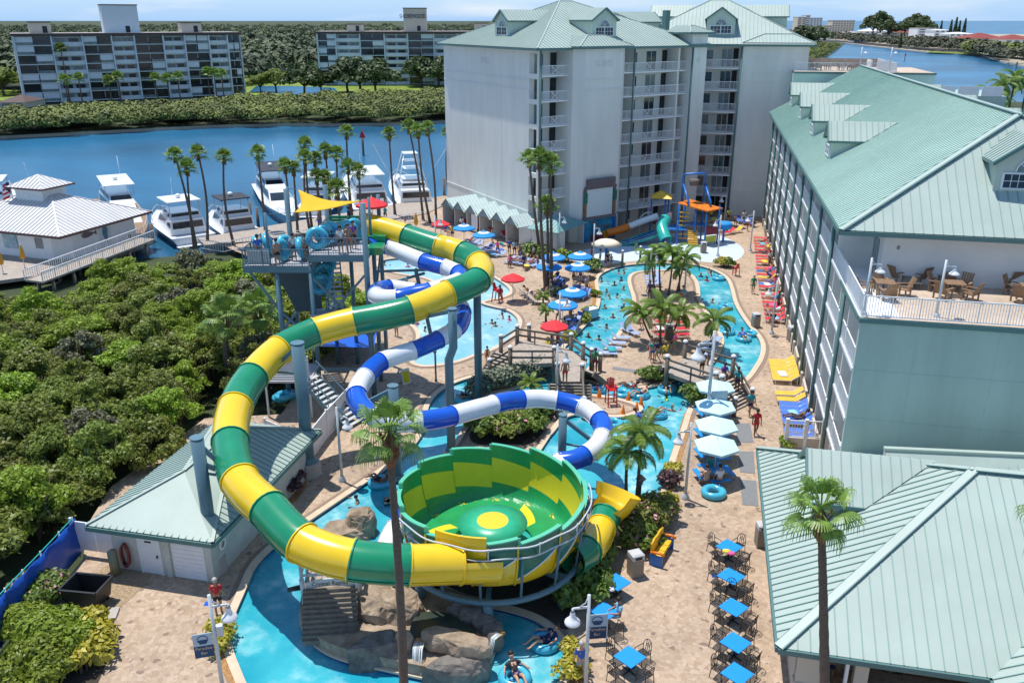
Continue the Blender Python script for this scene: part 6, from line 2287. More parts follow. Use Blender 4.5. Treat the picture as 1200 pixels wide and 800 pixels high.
sf.box(mb,0.0,4.9,-0.05,0.05,0.0,2.65)
mb.build('mural',mat('blue_mural',(0.006,0.12,0.36),0.7,0.4,0.7,col2=(0.03,0.36,0.52)),sc_)
mb=MB()
sf.box(mb,-0.1,0.25,0.0,0.3,0,2.65)
sf.box(mb,4.6,4.95,0.0,0.3,0,2.65)
mb.build('blue_post',M_playblue,sc_)
mb=MB()
sf.box(mb,2.9,3.7,0.05,0.4,0.1,1.0)
mb.build('crate_cutout',M_gold,sc_)
mb=MB()
vs=[sf.P(4.15+0.18*math.cos(t),0.12,0.85+0.75*math.sin(t))for t in[i*2*math.pi/16 for i in range(16)]]
mb.poly(vs)
mb.build('surfboard',M_teal,sc_)
mb=MB()
sf.box(mb,2.3,4.2,0.06,0.09,1.55,1.75)
sf.box(mb,1.2,1.9,0.06,0.09,2.1,2.4)
mb.build('mural_plank',M_screenwood,sc_)
fix_children(sc_)
from mathutils import noise as mnoise
def rock(name,label,px,py,size,seed,m=M_rock,z=0.0,flat=0.8,tilt=0.0):
 g=random.Random(seed)
 bm=bmesh.new()
 n=g.randint(7,9)
 for z_,lo,hi in((-1,.8,1.05),(-.1,.88,1.12),(.72,.75,1.02),(1,.5,.82)):
  a0=g.uniform(0,1)
  for i in range(n):
   a=(i+g.uniform(-.3,.3))/n*6.283+a0
   r=g.uniform(lo,hi)
   bm.verts.new((r*math.cos(a),r*math.sin(a),z_+g.uniform(-.09,.09)))
 bmesh.ops.convex_hull(bm,input=bm.verts)
 bmesh.ops.delete(bm,geom=[v for v in bm.verts if not v.link_faces],context='VERTS')
 bmesh.ops.subdivide_edges(bm,edges=bm.edges[:],cuts=3,use_grid_fill=True,smooth=0.12)
 for v in bm.verts:
  p=Vector((v.co.x*size[0],v.co.y*size[1],v.co.z*size[2]))
  q=p*1.7+Vector((seed,0,0))
  d=mnoise.fractal(q,1.0,2.0,4)*0.13-0.05*(abs(math.sin(p.z*7+mnoise.noise(q*.6)*3))<0.25)
  v.co=p*(1+d)
 me=bpy.data.meshes.new(name)
 bm.to_mesh(me);bm.free()
 me.materials.append(m)
 o=bpy.data.objects.new(name,me)
 COL.objects.link(o)
 b=W(px,py,z)
 o.location=b
 o.rotation_euler=(tilt,0,g.uniform(-0.4,0.4))
 return tag(o,label,'rock','artificial rocks of the waterfall island')if label else o
for px,py,s,z,m,l in[(442,722,(1.4,1.1,1.25),0.1,M_rock,'large flat-topped boulder beside the wooden hut under the short grey column'),(446,768,(1.35,0.65,0.9),0.1,M_rockdark,'dark rock wall below the large boulder at the river edge'),(470,725,(1.1,0.95,1.15),0.2,M_rock,'brown-stained boulder behind the foreground palm trunk'),(530,791,(1.15,0.55,0.75),0.1,M_rockdark,'wide dark rock face between the two cascades'),(552,787,(0.8,0.6,0.75),0.1,M_rockdark,'dark rock face at the right end of the island'),(519,748,(0.95,0.5,0.36),1.05,M_rock,'pale flat slab rock left of centre above the waterfall'),(548,757,(1.1,0.5,0.4),1.05,M_rock,'pale rounded slab rock at the front of the grotto pool'),(541,717,(0.7,0.5,0.55),0.7,M_rockdark,'grey boulder at the back rim of the grotto, left one'),(553,724,(0.65,0.48,0.5),0.7,M_rockdark,'grey boulder at the back rim of the grotto, middle one'),(566,732,(0.6,0.45,0.45),0.6,M_rockdark,'grey boulder at the back rim of the grotto, right one'),(474,752,(0.42,0.36,0.45),0.8,M_rock,'small boulder at the lip of the left cascade'),(578,745,(0.5,0.6,0.5),0.5,M_rockdark,'small grey rock at the far right tip of the island'),(424,618,(0.85,0.8,1.0),0.1,M_rock,'rounded tan boulder on the river bank left of the bowl'),(405,625,(1.5,0.9,0.55),0.0,M_rock,'low tan rock ledge on the river bank left of the bowl')]:
 rock('boulder',l,px,py,s,px*3+py,m,z)
slab_pts=[(352,716),(354,735),(366,752),(384,765),(412,774),(465,786),(512,796),(560,798),(574,775),(580,748),(562,724),(532,710),(506,700),(478,690),(450,680),(420,674),(374,666),(361,684)]
mb=MB()
pp=chaikin([W(*q)for q in slab_pts],2)
mb.prism([(p.x,p.y)for p in pp],-1.2,0.55)
isl_b=mb.build('rock_platform',M_rock)
tag(isl_b,'low tan rock base of the waterfall island in the river loop','rock base')
mb=MB()
mb.prism([(p.x,p.y)for p in chaikin([W(*q,0.9)for q in[(485,720),(500,716),(520,716),(548,730),(562,742),(540,752),(510,750),(490,752),(478,745)]],2)],0.3,0.92)
struct(mb.build('grotto_pool_water',M_grotto))
M_fall=mat('falling_water',(0.74,0.84,0.87),0.15,0.25,5,stretch=(6,6,0.6))
for a,b,z0,l in(((484,757),(496,758),1.05,'left cascade pouring over the rock lip behind the palm trunk'),((577,745),(582,748),0.95,'right cascade spilling off the tip of the island')):
 A,B=W(*a,z0),W(*b,z0)
 mb=MB()
 d=(B-A);nrm=Vector((d.y,-d.x,0)).normalized()
 n=9
 for i in range(n):
  p=A.lerp(B,(i+0.5)/n)
  w=d.length/n*rnd.uniform(0.3,0.8)
  o_=nrm*rnd.uniform(0.05,0.25)
  mb.tube([p-nrm*0.3,p+nrm*0.05+o_*0.3,p+o_+nrm*0.15-Vector((0,0,0.5)),p+o_*1.3+nrm*0.25-Vector((0,0,z0+0.25))],[w*0.8,w*0.9,w*0.8,w*0.9],5)
 tag(mb.build('cascade',M_fall),l,'waterfall')
 mb=MB()
 mb.beam(A-nrm*0.25-Vector((0,0,0.06)),B-nrm*0.25-Vector((0,0,0.06)),0.6,0.1)
 tag(mb.build('cascade_lip',M_mulch),l.replace('cascade pouring over','orange lip of the cascade at').replace('right cascade spilling off','orange stone lip of the cascade at'),'ledge')
hb=W(390,738)
hut=thing('wooden_hut','weathered shipwreck-like wooden hut with a carved sign on the rock island','hut',(hb.x,hb.y,0.5),R(6))
mb=MB()
for i in range(11):
 mb.box((0,-0.45+0.13*i,1.70-0.16*i),(2.3+0.05*(i%2),0.128,0.22))
mb.build('sloping_front',M_wood,hut).rotation_euler=(0,0,0)
hut.children[0].location=(0,-0.2,-0.3)
hut.children[0].scale=(1,-1,1)
mb=MB()
for i in range(9):
 mb.box((-1.05+0.26*i,1.55,1.55),(0.17,1.6,0.06))
mb.build('deck_planks',M_woodlight,hut)
mb=MB()
for x in(-1.25,1.25):
 for y in(0.75,2.3):
  mb.tube([(x,y,-0.4),(x,y,2.4)],0.08,7)
for z in(1.9,2.35):
 mb.beam((-1.25,0.75,z),(1.25,0.75,z),0.09)
 for x in(-1.25,1.25):
  mb.beam((x,0.75,z),(x,2.3,z),0.09)
mb.build('railing',M_lightpole,hut)
mb=MB()
n=12
top=[(-1.05+2.1*i/n,1.75+0.16*math.sin(math.pi*i/n))for i in range(n+1)]
bot=[(x,z-0.36)for x,z in top]
for y in(0.38,0.45):
 mb.poly([(x,y,z)for x,z in top]+[(x,y,z)for x,z in bot[::-1]])
mb.add([(x,y,z)for y in(0.38,0.45)for x,z in top],[(i,i+1,n+2+i,n+1+i)for i in range(n)])
sg=mb.build('sign_board',M_lightpole,hut)
text_mesh('lettering','Crystal Rapids',0.27,M_wood,sg,Matrix.Translation((0,0.365,1.68))@Matrix.Rotation(math.pi/2,4,'X'))
for x in(-1.15,1.15):
 mb=MB()
 mb.tube([(x,0.35,1.2),(x*1.04,0.42,1.95)],0.11,7)
 mb.build('sign_post',M_lightpole,hut)
mb=MB()
mb.box((0,0.3,0.75),(0.75,0.1,1.0))
mb.build('door',M_wood,hut)
mb=MB()
mb.tube([(-1.3,0.9,1.2),(-1.9,0.75,1.2)],[0.13,0.1],10)
mb.build('cannon',M_black,hut)
def mk_umbrella(name,label,cat,n,Rr,mats,ring,h=2.25,rise=0.55,grp=None):
 t=thing(name,label,cat,(0,0,0),0,grp)
 mb=MB()
 rr=[0.02,0.28*Rr,0.52*Rr,Rr]if ring else[0.02,0.5*Rr,Rr]
 zz=[h+rise*(1-r/Rr)**0.9 for r in rr]
 for i in range(len(rr)-1):
  mb.lathe([(rr[i+1],zz[i+1]),(rr[i],zz[i])],n=n,m=(1 if ring and i==1 else 0),smooth=False)
 mb.lathe([(Rr,zz[-1]-0.14),(Rr,zz[-1])],n=n,smooth=False)
 mb.lathe([(Rr*0.98,zz[-1]-0.02),(0.05,h+rise-0.08)],n=n,smooth=False)
 mb.build('canopy',mats,t)
 mb=MB()
 mb.tube([(0,0,0),(0,0,h+rise+0.1)],0.03,8)
 mb.build('pole',M_lightpole,t)
 mb=MB()
 mb.lathe([(0.28,0),(0.28,0.08),(0.06,0.14)],n=14)
 mb.build('base',M_bin,t)
 return t
ub=mk_umbrella('beach_umbrella','x','umbrella',10,1.3,[M_umbblue,M_umbcream],True)
for x,y,l in[(544,289,'blue umbrella with a cream ring nearest the cabanas, left one'),(567,298,'blue umbrella with a cream ring nearest the cabanas, right one'),(648,326,'back left of the four blue ringed umbrellas by the river'),(679,325,'back right of the four blue ringed umbrellas by the river'),(643,338,'front left of the four blue ringed umbrellas by the river'),(676,339,'front right of the four blue ringed umbrellas by the river'),(670,371,'upper of the two blue ringed umbrellas above the left bridge'),(659,386,'lower of the two blue ringed umbrellas above the left bridge')]:
 place(ub,W(x,y+0),rnd.uniform(0,1),l,group='blue umbrellas with cream rings')
ur=mk_umbrella('beach_umbrella','x','umbrella',8,1.15,[M_umbred],False)
for x,y,l in[(601,353,'red umbrella over the lifeguard at the lagoon'),(649,413,'red umbrella beside the left timber bridge'),(517,284,'faded red umbrella behind the first yellow slide segment by the marina walk')]:
 place(ur,W(x,y),0.2,l,group='red umbrellas')
q=DY(437,263,60.5)
o=place(ur,Vector((q.x,q.y,TZ2)),0.3,'red umbrella on top of the slide tower platform',group='red umbrellas')
ul=mk_umbrella('table_umbrella','x','umbrella',6,1.32,[M_umblight],False,2.2,0.42)
for i,(x,y)in enumerate([(835,488),(835,512),(836,536),(836,561)]):
 place(ul,W(x,y),0.52,['pale blue six-sided umbrella nearest the bridge stairs','second pale blue umbrella from the bridge stairs','third pale blue umbrella from the bridge stairs','pale blue umbrella nearest the people with the blue tube'][i],group='pale blue umbrellas in line')
uc=thing('closed_umbrella','x','umbrella',(0,0,0),0)
mb=MB();mb.lathe([(0.05,2.45),(0.16,2.1),(0.27,1.3),(0.20,0.95),(0.05,0.9)],n=10);mb.build('canopy',M_umbgold,uc)
mb=MB();mb.tube([(0,0,0),(0,0,2.55)],0.04,7);mb.build('pole',M_lightpole,uc)
for x,y,l in[(29,313,'furled golden umbrella on the dock house terrace, right one'),(4,320,'furled golden umbrella on the dock house terrace, at the picture edge'),(488,272,'furled orange umbrella on the marina walk behind the yellow tube')]:
 place(uc,W(x,y,0.15),0,l,group='furled golden umbrellas')
lg=thing('sun_lounger','x','sun lounger')
mb=MB()
for x in(-0.32,0.32):
 mb.beam((x,-0.95,0.34),(x,0.42,0.34),0.045,0.05)
 mb.beam((x,0.3,0.34),(x,0.92,0.78),0.045,0.05)
 for y in(-0.75,0.35,0.8):
  mb.beam((x,y,0.0),(x,y,0.33 if y<0.5 else 0.66),0.04)
mb.build('frame',M_white,lg)
mb=MB()
for i in range(13):
 mb.box((0,-0.9+i*0.1,0.37),(0.66,0.085,0.025))
mb.build('seat',M_blustrap,lg)
mb=MB()
for i in range(7):
 t=(i+0.5)/7
 mb.beam((-0.33,0.36+0.56*t,0.39+0.42*t),(0.33,0.36+0.56*t,0.39+0.42*t),0.085,0.03,up=(0,-0.6,0.8))
mb.build('backrest',M_blustrap,lg)
M_bluwhite=mat('pale_blue_strap',(0.36,0.46,0.70),0.5,0.1)
LC={'red':M_redstrap,'yellow':M_yelstrap,'blue':M_blustrap,'pale blue':M_bluwhite,'beige':M_beigestrap}
lcount={}
def loungers(a,b,n,head,cols,where,grp):
 """head: pixel offset direction of the backrest end, as degrees in world (0 = +Y)"""
 for i in range(n):
  t=i/max(1,n-1)
  p=W(a[0]+(b[0]-a[0])*t,a[1]+(b[1]-a[1])*t)
  c=cols[i%len(cols)]
  o=place(lg,p,R(head)+rnd.uniform(-0.06,0.06),sc=0.85 if 'island' in grp or 'lagoon' in grp else 1.0,label=f'{c} lounger, {ORD[i]} {where}',group=grp)
  recolor(o,('seat','backrest'),LC[c])
loungers((892,282),(896,311),9,-102,['red'],'from the splash pad end of the red row by the hotel','red loungers along the hotel wing')
loungers((896,318),(900,340),7,-102,['red','blue','red','yellow'],'in the middle stretch of the row by the hotel wing','red loungers along the hotel wing')
loungers((903,349),(909,378),7,-102,['red'],'in the near stretch of the red row beside the lamp','red loungers along the hotel wing')
loungers((915,428),(920,449),6,-100,['yellow'],'from the far end of the yellow row by the hotel','yellow loungers along the hotel wing')
loungers((924,466),(926,473),2,-100,['yellow'],'of the yellow pair beside the blue loungers','yellow loungers along the hotel wing')
loungers((929,479),(934,500),5,-100,['blue'],'from the yellow pair in the blue row by the hotel','blue loungers along the hotel wing')
loungers((935,510),(938,517),2,-100,['blue'],'inside the small railed patio by the restaurant roof','blue loungers along the hotel wing')
loungers((547,284),(560,289),4,-60,['pale blue'],'of the group under the first blue umbrella','pale blue loungers by the lagoon')
loungers((568,292),(586,301),5,-60,['pale blue','blue'],'of the row under the second blue umbrella','pale blue loungers by the lagoon')
loungers((598,308),(628,313),7,-50,['pale blue'],'of the curved group before the dark clipped bush','pale blue loungers by the lagoon')
loungers((614,287),(632,289),4,10,['pale blue'],'of the row against the last cabana wall','pale blue loungers by the lagoon')
loungers((649,334),(656,345),4,-40,['blue'],'beside the left front blue umbrella','blue loungers under the umbrellas')
loungers((671,345),(684,350),4,-30,['pale blue','blue'],'below the right front blue umbrella','blue loungers under the umbrellas')
loungers((619,346),(632,357),5,75,['beige'],'of the beige row beside the small spiky palms','beige loungers')
loungers((672,378),(664,396),5,-45,['blue','pale blue'],'between the lower blue umbrella and the bridge','blue loungers under the umbrellas')
loungers((638,420),(648,411),3,-60,['blue'],'behind the rail of the left bridge','blue loungers under the umbrellas')
loungers((727,399),(711,417),4,85,['pale blue'],'of the row along the left river arm of the island','pale blue loungers on the island')
loungers((763,326),(766,336),4,-70,['pale blue'],'left of the palm clump at the island head','pale blue loungers on the island')
loungers((734,389),(741,392),2,30,['pale blue'],'of the pair by the notch in the island bank','pale blue loungers on the island')
loungers((771,372),(774,396),4,100,['red'],'of the left red column under the drooping palms','red loungers on the island')
loungers((795,374),(797,396),4,100,['red'],'of the right red column under the drooping palms','red loungers on the island')
loungers((834,404),(828,418),3,-70,['pale blue'],'of the row along the right river arm by the bridge','pale blue loungers on the island')
loungers((832,262),(842,273),4,-60,['yellow','beige'],'of the yellow group behind the splash pad','loungers behind the splash pad')
loungers((853,275),(862,273),2,-60,['red','yellow'],'of the pair at the back rim of the splash pad','loungers behind the splash pad')
loungers((866,261),(880,264),3,0,['blue'],'in the shaded corner by the second tower','loungers behind the splash pad')
loungers((466,347),(476,352),3,60,['yellow','beige'],'on the sand inside the blue and white loop','loungers inside the slide loop')
for i in range(4):
 p=cf.P((i+1.5)*wd_,-1.2,0)
 o=place(lg,p,0.5,f'blue lounger in the shade inside the {ORD[i + 1]} cabana',group='loungers inside the cabanas')
tb_=thing('cafe_table','x','table')
mb=MB();mb.box((0,0,0.73),(0.95,0.95,0.04));mb.build('tabletop',M_tablblue,tb_)
mb=MB();mb.tube([(0,0,0.02),(0,0,0.71)],0.04,8);mb.build('pedestal',M_black,tb_)
mb=MB()
for k in range(4):
 a=k*math.pi/2
 mb.beam((0,0,0.05),(0.36*math.cos(a),0.36*math.sin(a),0.03),0.06,0.04)
mb.build('foot',M_black,tb_)
ch_=thing('patio_chair','x','chair')
mb=MB()
for i in range(6):
 mb.box((0,-0.2+i*0.085,0.44),(0.46,0.06,0.02))
mb.beam((-0.24,-0.24,0.43),(0.24,-0.24,0.43),0.03);mb.beam((-0.24,0.24,0.43),(0.24,0.24,0.43),0.03)
mb.build('seat',M_black,ch_)
mb=MB()
arc=[(0.23*math.cos(math.pi*i/10),0.26+0.10*math.sin(math.pi*i/10),0.72+0.24*math.sin(math.pi*i/10))for i in range(11)]
mb.tube([(0.23,0.24,0.44)]+arc+[(-0.23,0.24,0.44)],0.017,6)
for x in(-0.1,0,0.1):
 mb.beam((x,0.25,0.46),(x,0.34,0.93),0.02)
mb.torus((0,0.31,0.72),0.08,0.013,12,5,0,Matrix.Rotation(math.pi/2,3,'X'))
mb.build('backrest',M_black,ch_)
for x in(-0.25,0.25):
 mb=MB();mb.tube([(x,-0.2,0.64),(x,-0.05,0.67),(x,0.27,0.66)],0.018,6);mb.beam((x,-0.2,0.44),(x,-0.2,0.65),0.025);mb.build('armrest',M_black,ch_)
for x in(-0.23,0.23):
 for y,e in((-0.22,-0.03),(0.24,0.05)):
  mb=MB();mb.tube([(x,y,0.44),(x*1.05,y+e,0)],0.018,6);mb.build('leg',M_black,ch_)
TABS=[(853,655,'right','farthest table of the right row, piled with towels',4),(855,690,'right','second table of the right row from the far end',4),(858,727,'right','third table of the right row from the far end',5),(860,769,'right','fourth table of the right row from the far end',4),(862,806,'right','nearest table of the right row, cut by the picture bottom',4),(722,697,'left','table below the taupe litter bin',1),(708,732,'left','table beside the person wrapped in a blue towel',1),(737,786,'left','nearest table of the left row',4)]
for x,y,sd,l,nc in TABS:
 p=W(x,y)
 place(tb_,p,R(42),'blue square cafe table, '+l,group='blue cafe tables on the pavers')
 dirs=[42+90*k for k in range(4)]+[80]
 if nc==1:dirs=[130]if y<710 else[300]
 for k in range(nc):
  a=R(dirs[k])
  d=Vector((math.cos(a),math.sin(a),0))
  q=p+d*(0.82 if k<4 else 1.5)
  w={42:'right behind',132:'left behind',222:'at the left front of',312:'at the right front of',80:'standing apart behind',130:'behind',300:'in front of'}[dirs[k]]
  place(ch_,q,a-math.pi/2+rnd.uniform(-0.15,0.15),f'black metal chair {w} the '+l.split(' from the far')[0].split(',')[0].replace('person wrapped in a blue towel','blue-towelled person'),group='black metal patio chairs')
pk_t=thing('picnic_table','x','picnic table')
mb=MB();mb.box((0,0,0.72),(1.25,1.25,0.05));mb.build('tabletop',M_tablblue,pk_t)
for k in range(4):
 a=k*math.pi/2
 mb=MB();mb.box((0.95*math.cos(a),0.95*math.sin(a),0.44),(1.2,0.3,0.05),a+math.pi/2)
 mb.beam((0.3*math.cos(a),0.3*math.sin(a),0.3),(0.95*math.cos(a),0.95*math.sin(a),0.42),0.06)
 mb.build('bench',M_tablblue,pk_t)
mb=MB();mb.tube([(0,0,0),(0,0,0.7)],0.07,8);mb.build('pedestal',M_black,pk_t)
for i,(x,y)in enumerate([(835,488),(835,512),(836,536),(836,561)]):
 place(pk_t,W(x,y)+Vector((0,0,0.0)),0.2,f'blue picnic table under the {["pale umbrella nearest the bridge", "second pale umbrella", "third pale umbrella", "pale umbrella nearest the blue tube"][i]}',group='picnic tables under the pale umbrellas')
tt_=thing('terrace_table','x','table')
mb=MB()
for i in range(7):mb.box((0,-0.42+0.14*i,0.72),(1.0,0.12,0.03))
mb.build('tabletop',M_teak,tt_)
for x in(-0.42,0.42):
 for y in(-0.4,0.4):
  mb=MB();mb.beam((x,y,0),(x,y,0.7),0.07);mb.build('leg',M_teak,tt_)
tc_=thing('terrace_chair','x','chair')
mb=MB()
for i in range(5):mb.box((0,-0.25+0.12*i,0.40-0.02*i),(0.55,0.1,0.03))
mb.build('seat',M_teak,tc_)
mb=MB()
for i in range(5):mb.beam((-0.22+0.11*i,0.25,0.34),(-0.26+0.13*i,0.52,1.02),0.1,0.03)
mb.build('backrest',M_teak,tc_)
mb=MB()
for x in(-0.33,0.33):
 mb.box((x,0.0,0.6),(0.12,0.7,0.03));mb.beam((x,-0.28,0),(x,-0.28,0.6),0.07);mb.beam((x,0.28,0),(x,0.28,0.6),0.07)
mb.build('arm_frame',M_teak,tc_)
TT=[(1035,345,'by the left rail post'),(1060,327,'left of the grey lounger'),(1103,331,'against the wall in the middle'),(1116,346,'behind the cross-braced railing'),(1178,331,'against the wall near the right edge'),(1206,350,'at the right edge of the picture')]
for i,(x,y,l)in enumerate(TT):
 p=W(x,y,TZ)
 place(tt_,p,R(-12),f'brown slatted table on the hotel terrace, {l}',group='terrace tables')
 for k in range(4):
  a=R(-12+45*(i%2)+90*k)
  place(tc_,p+Vector((math.cos(a),math.sin(a),0))*0.95,a-math.pi/2+rnd.uniform(-0.3,0.3),f'brown armchair {["right of", "behind", "left of", "in front of"][k]} the terrace table {l}',group='terrace armchairs')
o=place(lg,W(1066,334,TZ),R(-8),'dark grey lounger against the terrace wall',group='terrace loungers');recolor(o,('seat','backrest'),M_bin);recolor(o,('frame',),M_teak)
for i,(x,y,z,l)in enumerate([(960,71,19.02,'small table set on the roof terrace, left one'),(978,70,19.02,'small table set on the roof terrace, right one')]):
 p=W(x,y,z);p=lf.P(2.5+3.5*i,-4.0,z)
 o=place(tt_,p,0.2,'dark '+l,group='roof terrace tables')
 for k in range(3):
  a=k*2.1+i
  place(tc_,p+Vector((math.cos(a),math.sin(a),0))*1.0,a-math.pi/2,f'dark chair {["right of", "behind", "left of"][k]} the {["left", "right"][i]} roof terrace table',group='roof terrace chairs')
lp=thing('lamp_post','x','street lamp')
mb=MB();mb.lathe([(0.22,0),(0.22,0.12),(0.12,0.3),(0.10,0.35)],n=12);mb.build('base',M_lightpole,lp)
mb=MB();mb.tube([(0,0,0.3),(0,0,4.7)],[0.085,0.065],10);mb.build('pole',M_lightpole,lp)
mb=MB()
mb.beam((0,0,4.15),(0.62,0,4.15),0.07)
mb.tube([(0.03,0,4.6),(0.12,0,4.35),(0.35,0,4.2)],0.025,6)
mb.tube([(0.62,0,4.15),(0.62,0,4.0)],0.05,8)
mb.build('arm',M_lightpole,lp)
mb=MB();mb.lathe([(0.09,4.02),(0.11,3.82),(0.20,3.68),(0.30,3.58),(0.31,3.50),(0.27,3.49),(0.1,3.62)],(0.62,0,0),18);mb.build('lamp_shade',M_white,lp)
LP=[(401,563,-20,'lamp post on the pavers by the white vinyl fence'),(262,812,15,'foreground lamp post with a blue banner by the river bend'),(803,584,182,'lamp post beside the main pool with three rubber mats near'),(686,812,190,'foreground lamp post beside the menu board at the bottom'),(827,508,185,'lamp post with a small banner at the right bridge'),(760,347,20,'lamp post on the left bank of the island'),(802,345,180,'lamp post right of the palm clump on the island'),(655,297,20,'lamp post in front of the single cabana'),(695,312,20,'lamp post before the movie screen'),(655,408,20,'lamp post beside the lower blue umbrella'),(841,300,200,'thin lamp post on the splash pad'),(879,294,190,'lamp post by the first red loungers'),(848,268,190,'lamp post behind the splash playground'),(904,391,185,'lamp post in the middle of the red lounger row'),(652,478,-10,'lamp post at the foot of the left bridge stairs'),(511,300,20,'lamp post hidden behind the green tube segment')]
lamps={}
for x,y,a,l in LP:
 lamps[x]=place(lp,W(x,y),R(a),l,sc=1.0 if x not in(827,)else 1.5,group='white bell lamps round the pools')
for x,y,l in((1012,368,'short lamp on the hotel terrace rail, left one'),(1097,371,'short lamp on the hotel terrace rail, right one')):
 p=W(x,y,TZ);place(lp,p,0,l,sc=(0.8,0.8,0.62),group='terrace lamps')
for x,y,l in((985,62,'lamp on the roof terrace, left one'),(1007,66,'lamp on the roof terrace, right one')):
 p=lf.P(7+3.5*(x>1000),-2,19.0);place(lp,p,0,l,sc=(0.8,0.8,0.62),group='terrace lamps')
M_ban1=mat('pale_banner',(0.40,0.52,0.60),0.7,0.05);M_ban2=mat('navy_banner',(0.015,0.06,0.16),0.7,0.1);M_bantxt=mat('sand_lettering',(0.55,0.45,0.33),0.7,0.02)
def banner(par,x0,z1,w,h,y=0.0,two=True):
 mb=MB()
 mb.box((x0,y,z1-h*0.25),(w,0.03,h*0.5),0,0);mb.box((x0,y,z1-h*0.75),(w,0.03,h*0.5),0,1)
 b=mb.build('banner',[M_ban1,M_ban2],par)
 lg_=MB()
 for i in range(8):
  a0,a1=math.pi*i/8,math.pi*(i+1)/8
  lg_.beam((x0+0.26*w*math.cos(a0),y-0.025,z1-h*0.22+0.14*h*math.sin(a0)),(x0+0.26*w*math.cos(a1),y-0.025,z1-h*0.22+0.14*h*math.sin(a1)),0.03*w,0.02)
 lg_.poly([(x0-0.3*w,y-0.03,z1-h*0.25),(x0-0.16*w,y-0.03,z1-h*0.42),(x0+0.16*w,y-0.03,z1-h*0.42),(x0+0.3*w,y-0.03,z1-h*0.25)][::-1])
 lg_.build('emblem',M_ban2,b)
 for k,wd in enumerate(('Paradise','Bar')):
  text_mesh('lettering',wd,h*0.17,M_bantxt,b,Matrix.Translation((x0,y-0.03,z1-h*(0.6+0.2*k)))@Matrix.Rotation(math.pi/2,4,'X'))
 return b
banner(lamps[262],-0.46,3.0,0.72,1.1);banner(lamps[827],-0.45,2.0,0.7,1.0)
mb=MB();mb.box((0.2,0.05,3.0),(0.25,0.2,0.45));mb.build('speaker_box',M_lightpole,lamps[262])
mbd=thing('menu_board','standing blue menu board with a round emblem beside the cafe table and the lamp','sign board',W(699,752),R(6))
banner(mbd,0,1.45,0.85,1.25)
mb=MB()
for x in(-0.43,0.43):mb.beam((x,0,0),(x,0,1.5),0.05)
mb.build('leg',M_lightpole,mbd)
bin_=thing('litter_bin','x','litter bin')
mb=MB();mb.box((0,0,0.5),(0.6,0.6,0.96));mb.build('body',M_bin,bin_)
mb=MB();mb.box((0,0,1.12),(0.62,0.62,0.24));mb.box((0,0,1.27),(0.6,0.6,0.06),0,0,0.7);mb.build('lid',M_binlid,bin_)
mb=MB();mb.box((0,-0.315,1.1),(0.36,0.01,0.14));mb.build('slot',M_dark,bin_)
for x,y,a,l in[(744,673,20,'taupe litter bin with a grey lid at the corner of the planting bed'),(892,638,0,'dark litter bin against the edge of the restaurant roof'),(927,399,8,'taupe litter bin against the hotel wing by the lamp'),(885,383,8,'black bin with an open lid beside the right river arm'),(783,397,0,'grey bin between the two red lounger columns'),(824,296,0,'green bin at the splash pad lamp')]:
 place(bin_,W(x,y),R(a),l,group='litter bins')
bn=thing('bench','golden yellow bench with orange curved arms and blue ends beside the flower bed','bench',W(775,652),R(62))
mb=MB();mb.box((0,0,0.45),(1.7,0.5,0.06))
for i in range(3):mb.box((-0.55+0.55*i,-0.02,0.51),(0.5,0.42,0.08))
mb.build('seat',M_gold,bn)
mb=MB();mb.box((0,0.28,0.82),(1.7,0.08,0.6));mb.tube([(-0.85,0.28,1.1),(-0.4,0.28,1.22),(0,0.28,1.15),(0.4,0.28,1.22),(0.85,0.28,1.1)],0.06,6);mb.build('backrest',M_gold,bn)
for x in(-0.88,0.88):
 mb=MB();mb.box((x,0,0.3),(0.08,0.65,0.6));mb.build('end_panel',M_playblue,bn)
 mb=MB();mb.tube([(x,-0.42,0.68),(x,-0.2,0.78),(x,0.3,0.72)],0.07,8);mb.build('armrest',M_orange,bn)
lgd=thing('lifeguard_chair','x','lifeguard chair')
mb=MB()
for i in range(5):mb.box((0,-0.25+0.12*i,1.35),(0.6,0.1,0.04))
mb.build('seat',M_red,lgd)
mb=MB()
for i in range(5):mb.beam((-0.22+0.11*i,0.28,1.35),(-0.27+0.135*i,0.5,2.25-0.05*abs(i-2)),0.11,0.03)
mb.build('backrest',M_red,lgd)
mb=MB()
for x in(-0.36,0.36):
 mb.box((x,0.05,1.62),(0.14,0.75,0.04))
 mb.beam((x,-0.5,0),(x,-0.25,1.6),0.09);mb.beam((x,0.55,0),(x,0.3,1.6),0.09)
for z in(0.4,0.75,1.05):mb.box((0,-0.45+z*0.1,z),(0.72,0.12,0.05))
mb.build('leg_frame',M_red,lgd)
for x,y,a,l in[(716,474,8,'tall red lifeguard chair on the peninsula among the cones'),(583,354,60,'red lifeguard chair under the red umbrella at the lagoon'),(862,323,200,'red lifeguard chair standing by the right river arm at the splash pad')]:
 place(lgd,W(x,y),R(a),l,sc=0.62 if x==862 else 0.85,group='red lifeguard chairs')
cn=thing('traffic_cone','x','cone')
mb=MB();mb.lathe([(0.17,0.04),(0.03,0.7),(0.001,0.71)],n=12);mb.build('cone',M_orange,cn)
mb=MB();mb.box((0,0,0.02),(0.42,0.42,0.04));mb.build('cone_base',M_orange,cn)
for x,y,l in[(736,469,'orange cone at the water behind the lifeguard chair'),(751,474,'orange cone at the tip of the peninsula'),(730,485,'orange cone at the near edge of the peninsula, right of the chair'),(746,481,'orange cone nearest the pool corner of the peninsula'),(702,465,'orange cone left of the lifeguard chair')]:
 place(cn,W(x,y),0,l,group='orange cones on the peninsula')
af=thing('a_frame_sign','sandwich board with a yellow notice on the pavers left of the pale pool','sign board',W(475,448),R(35))
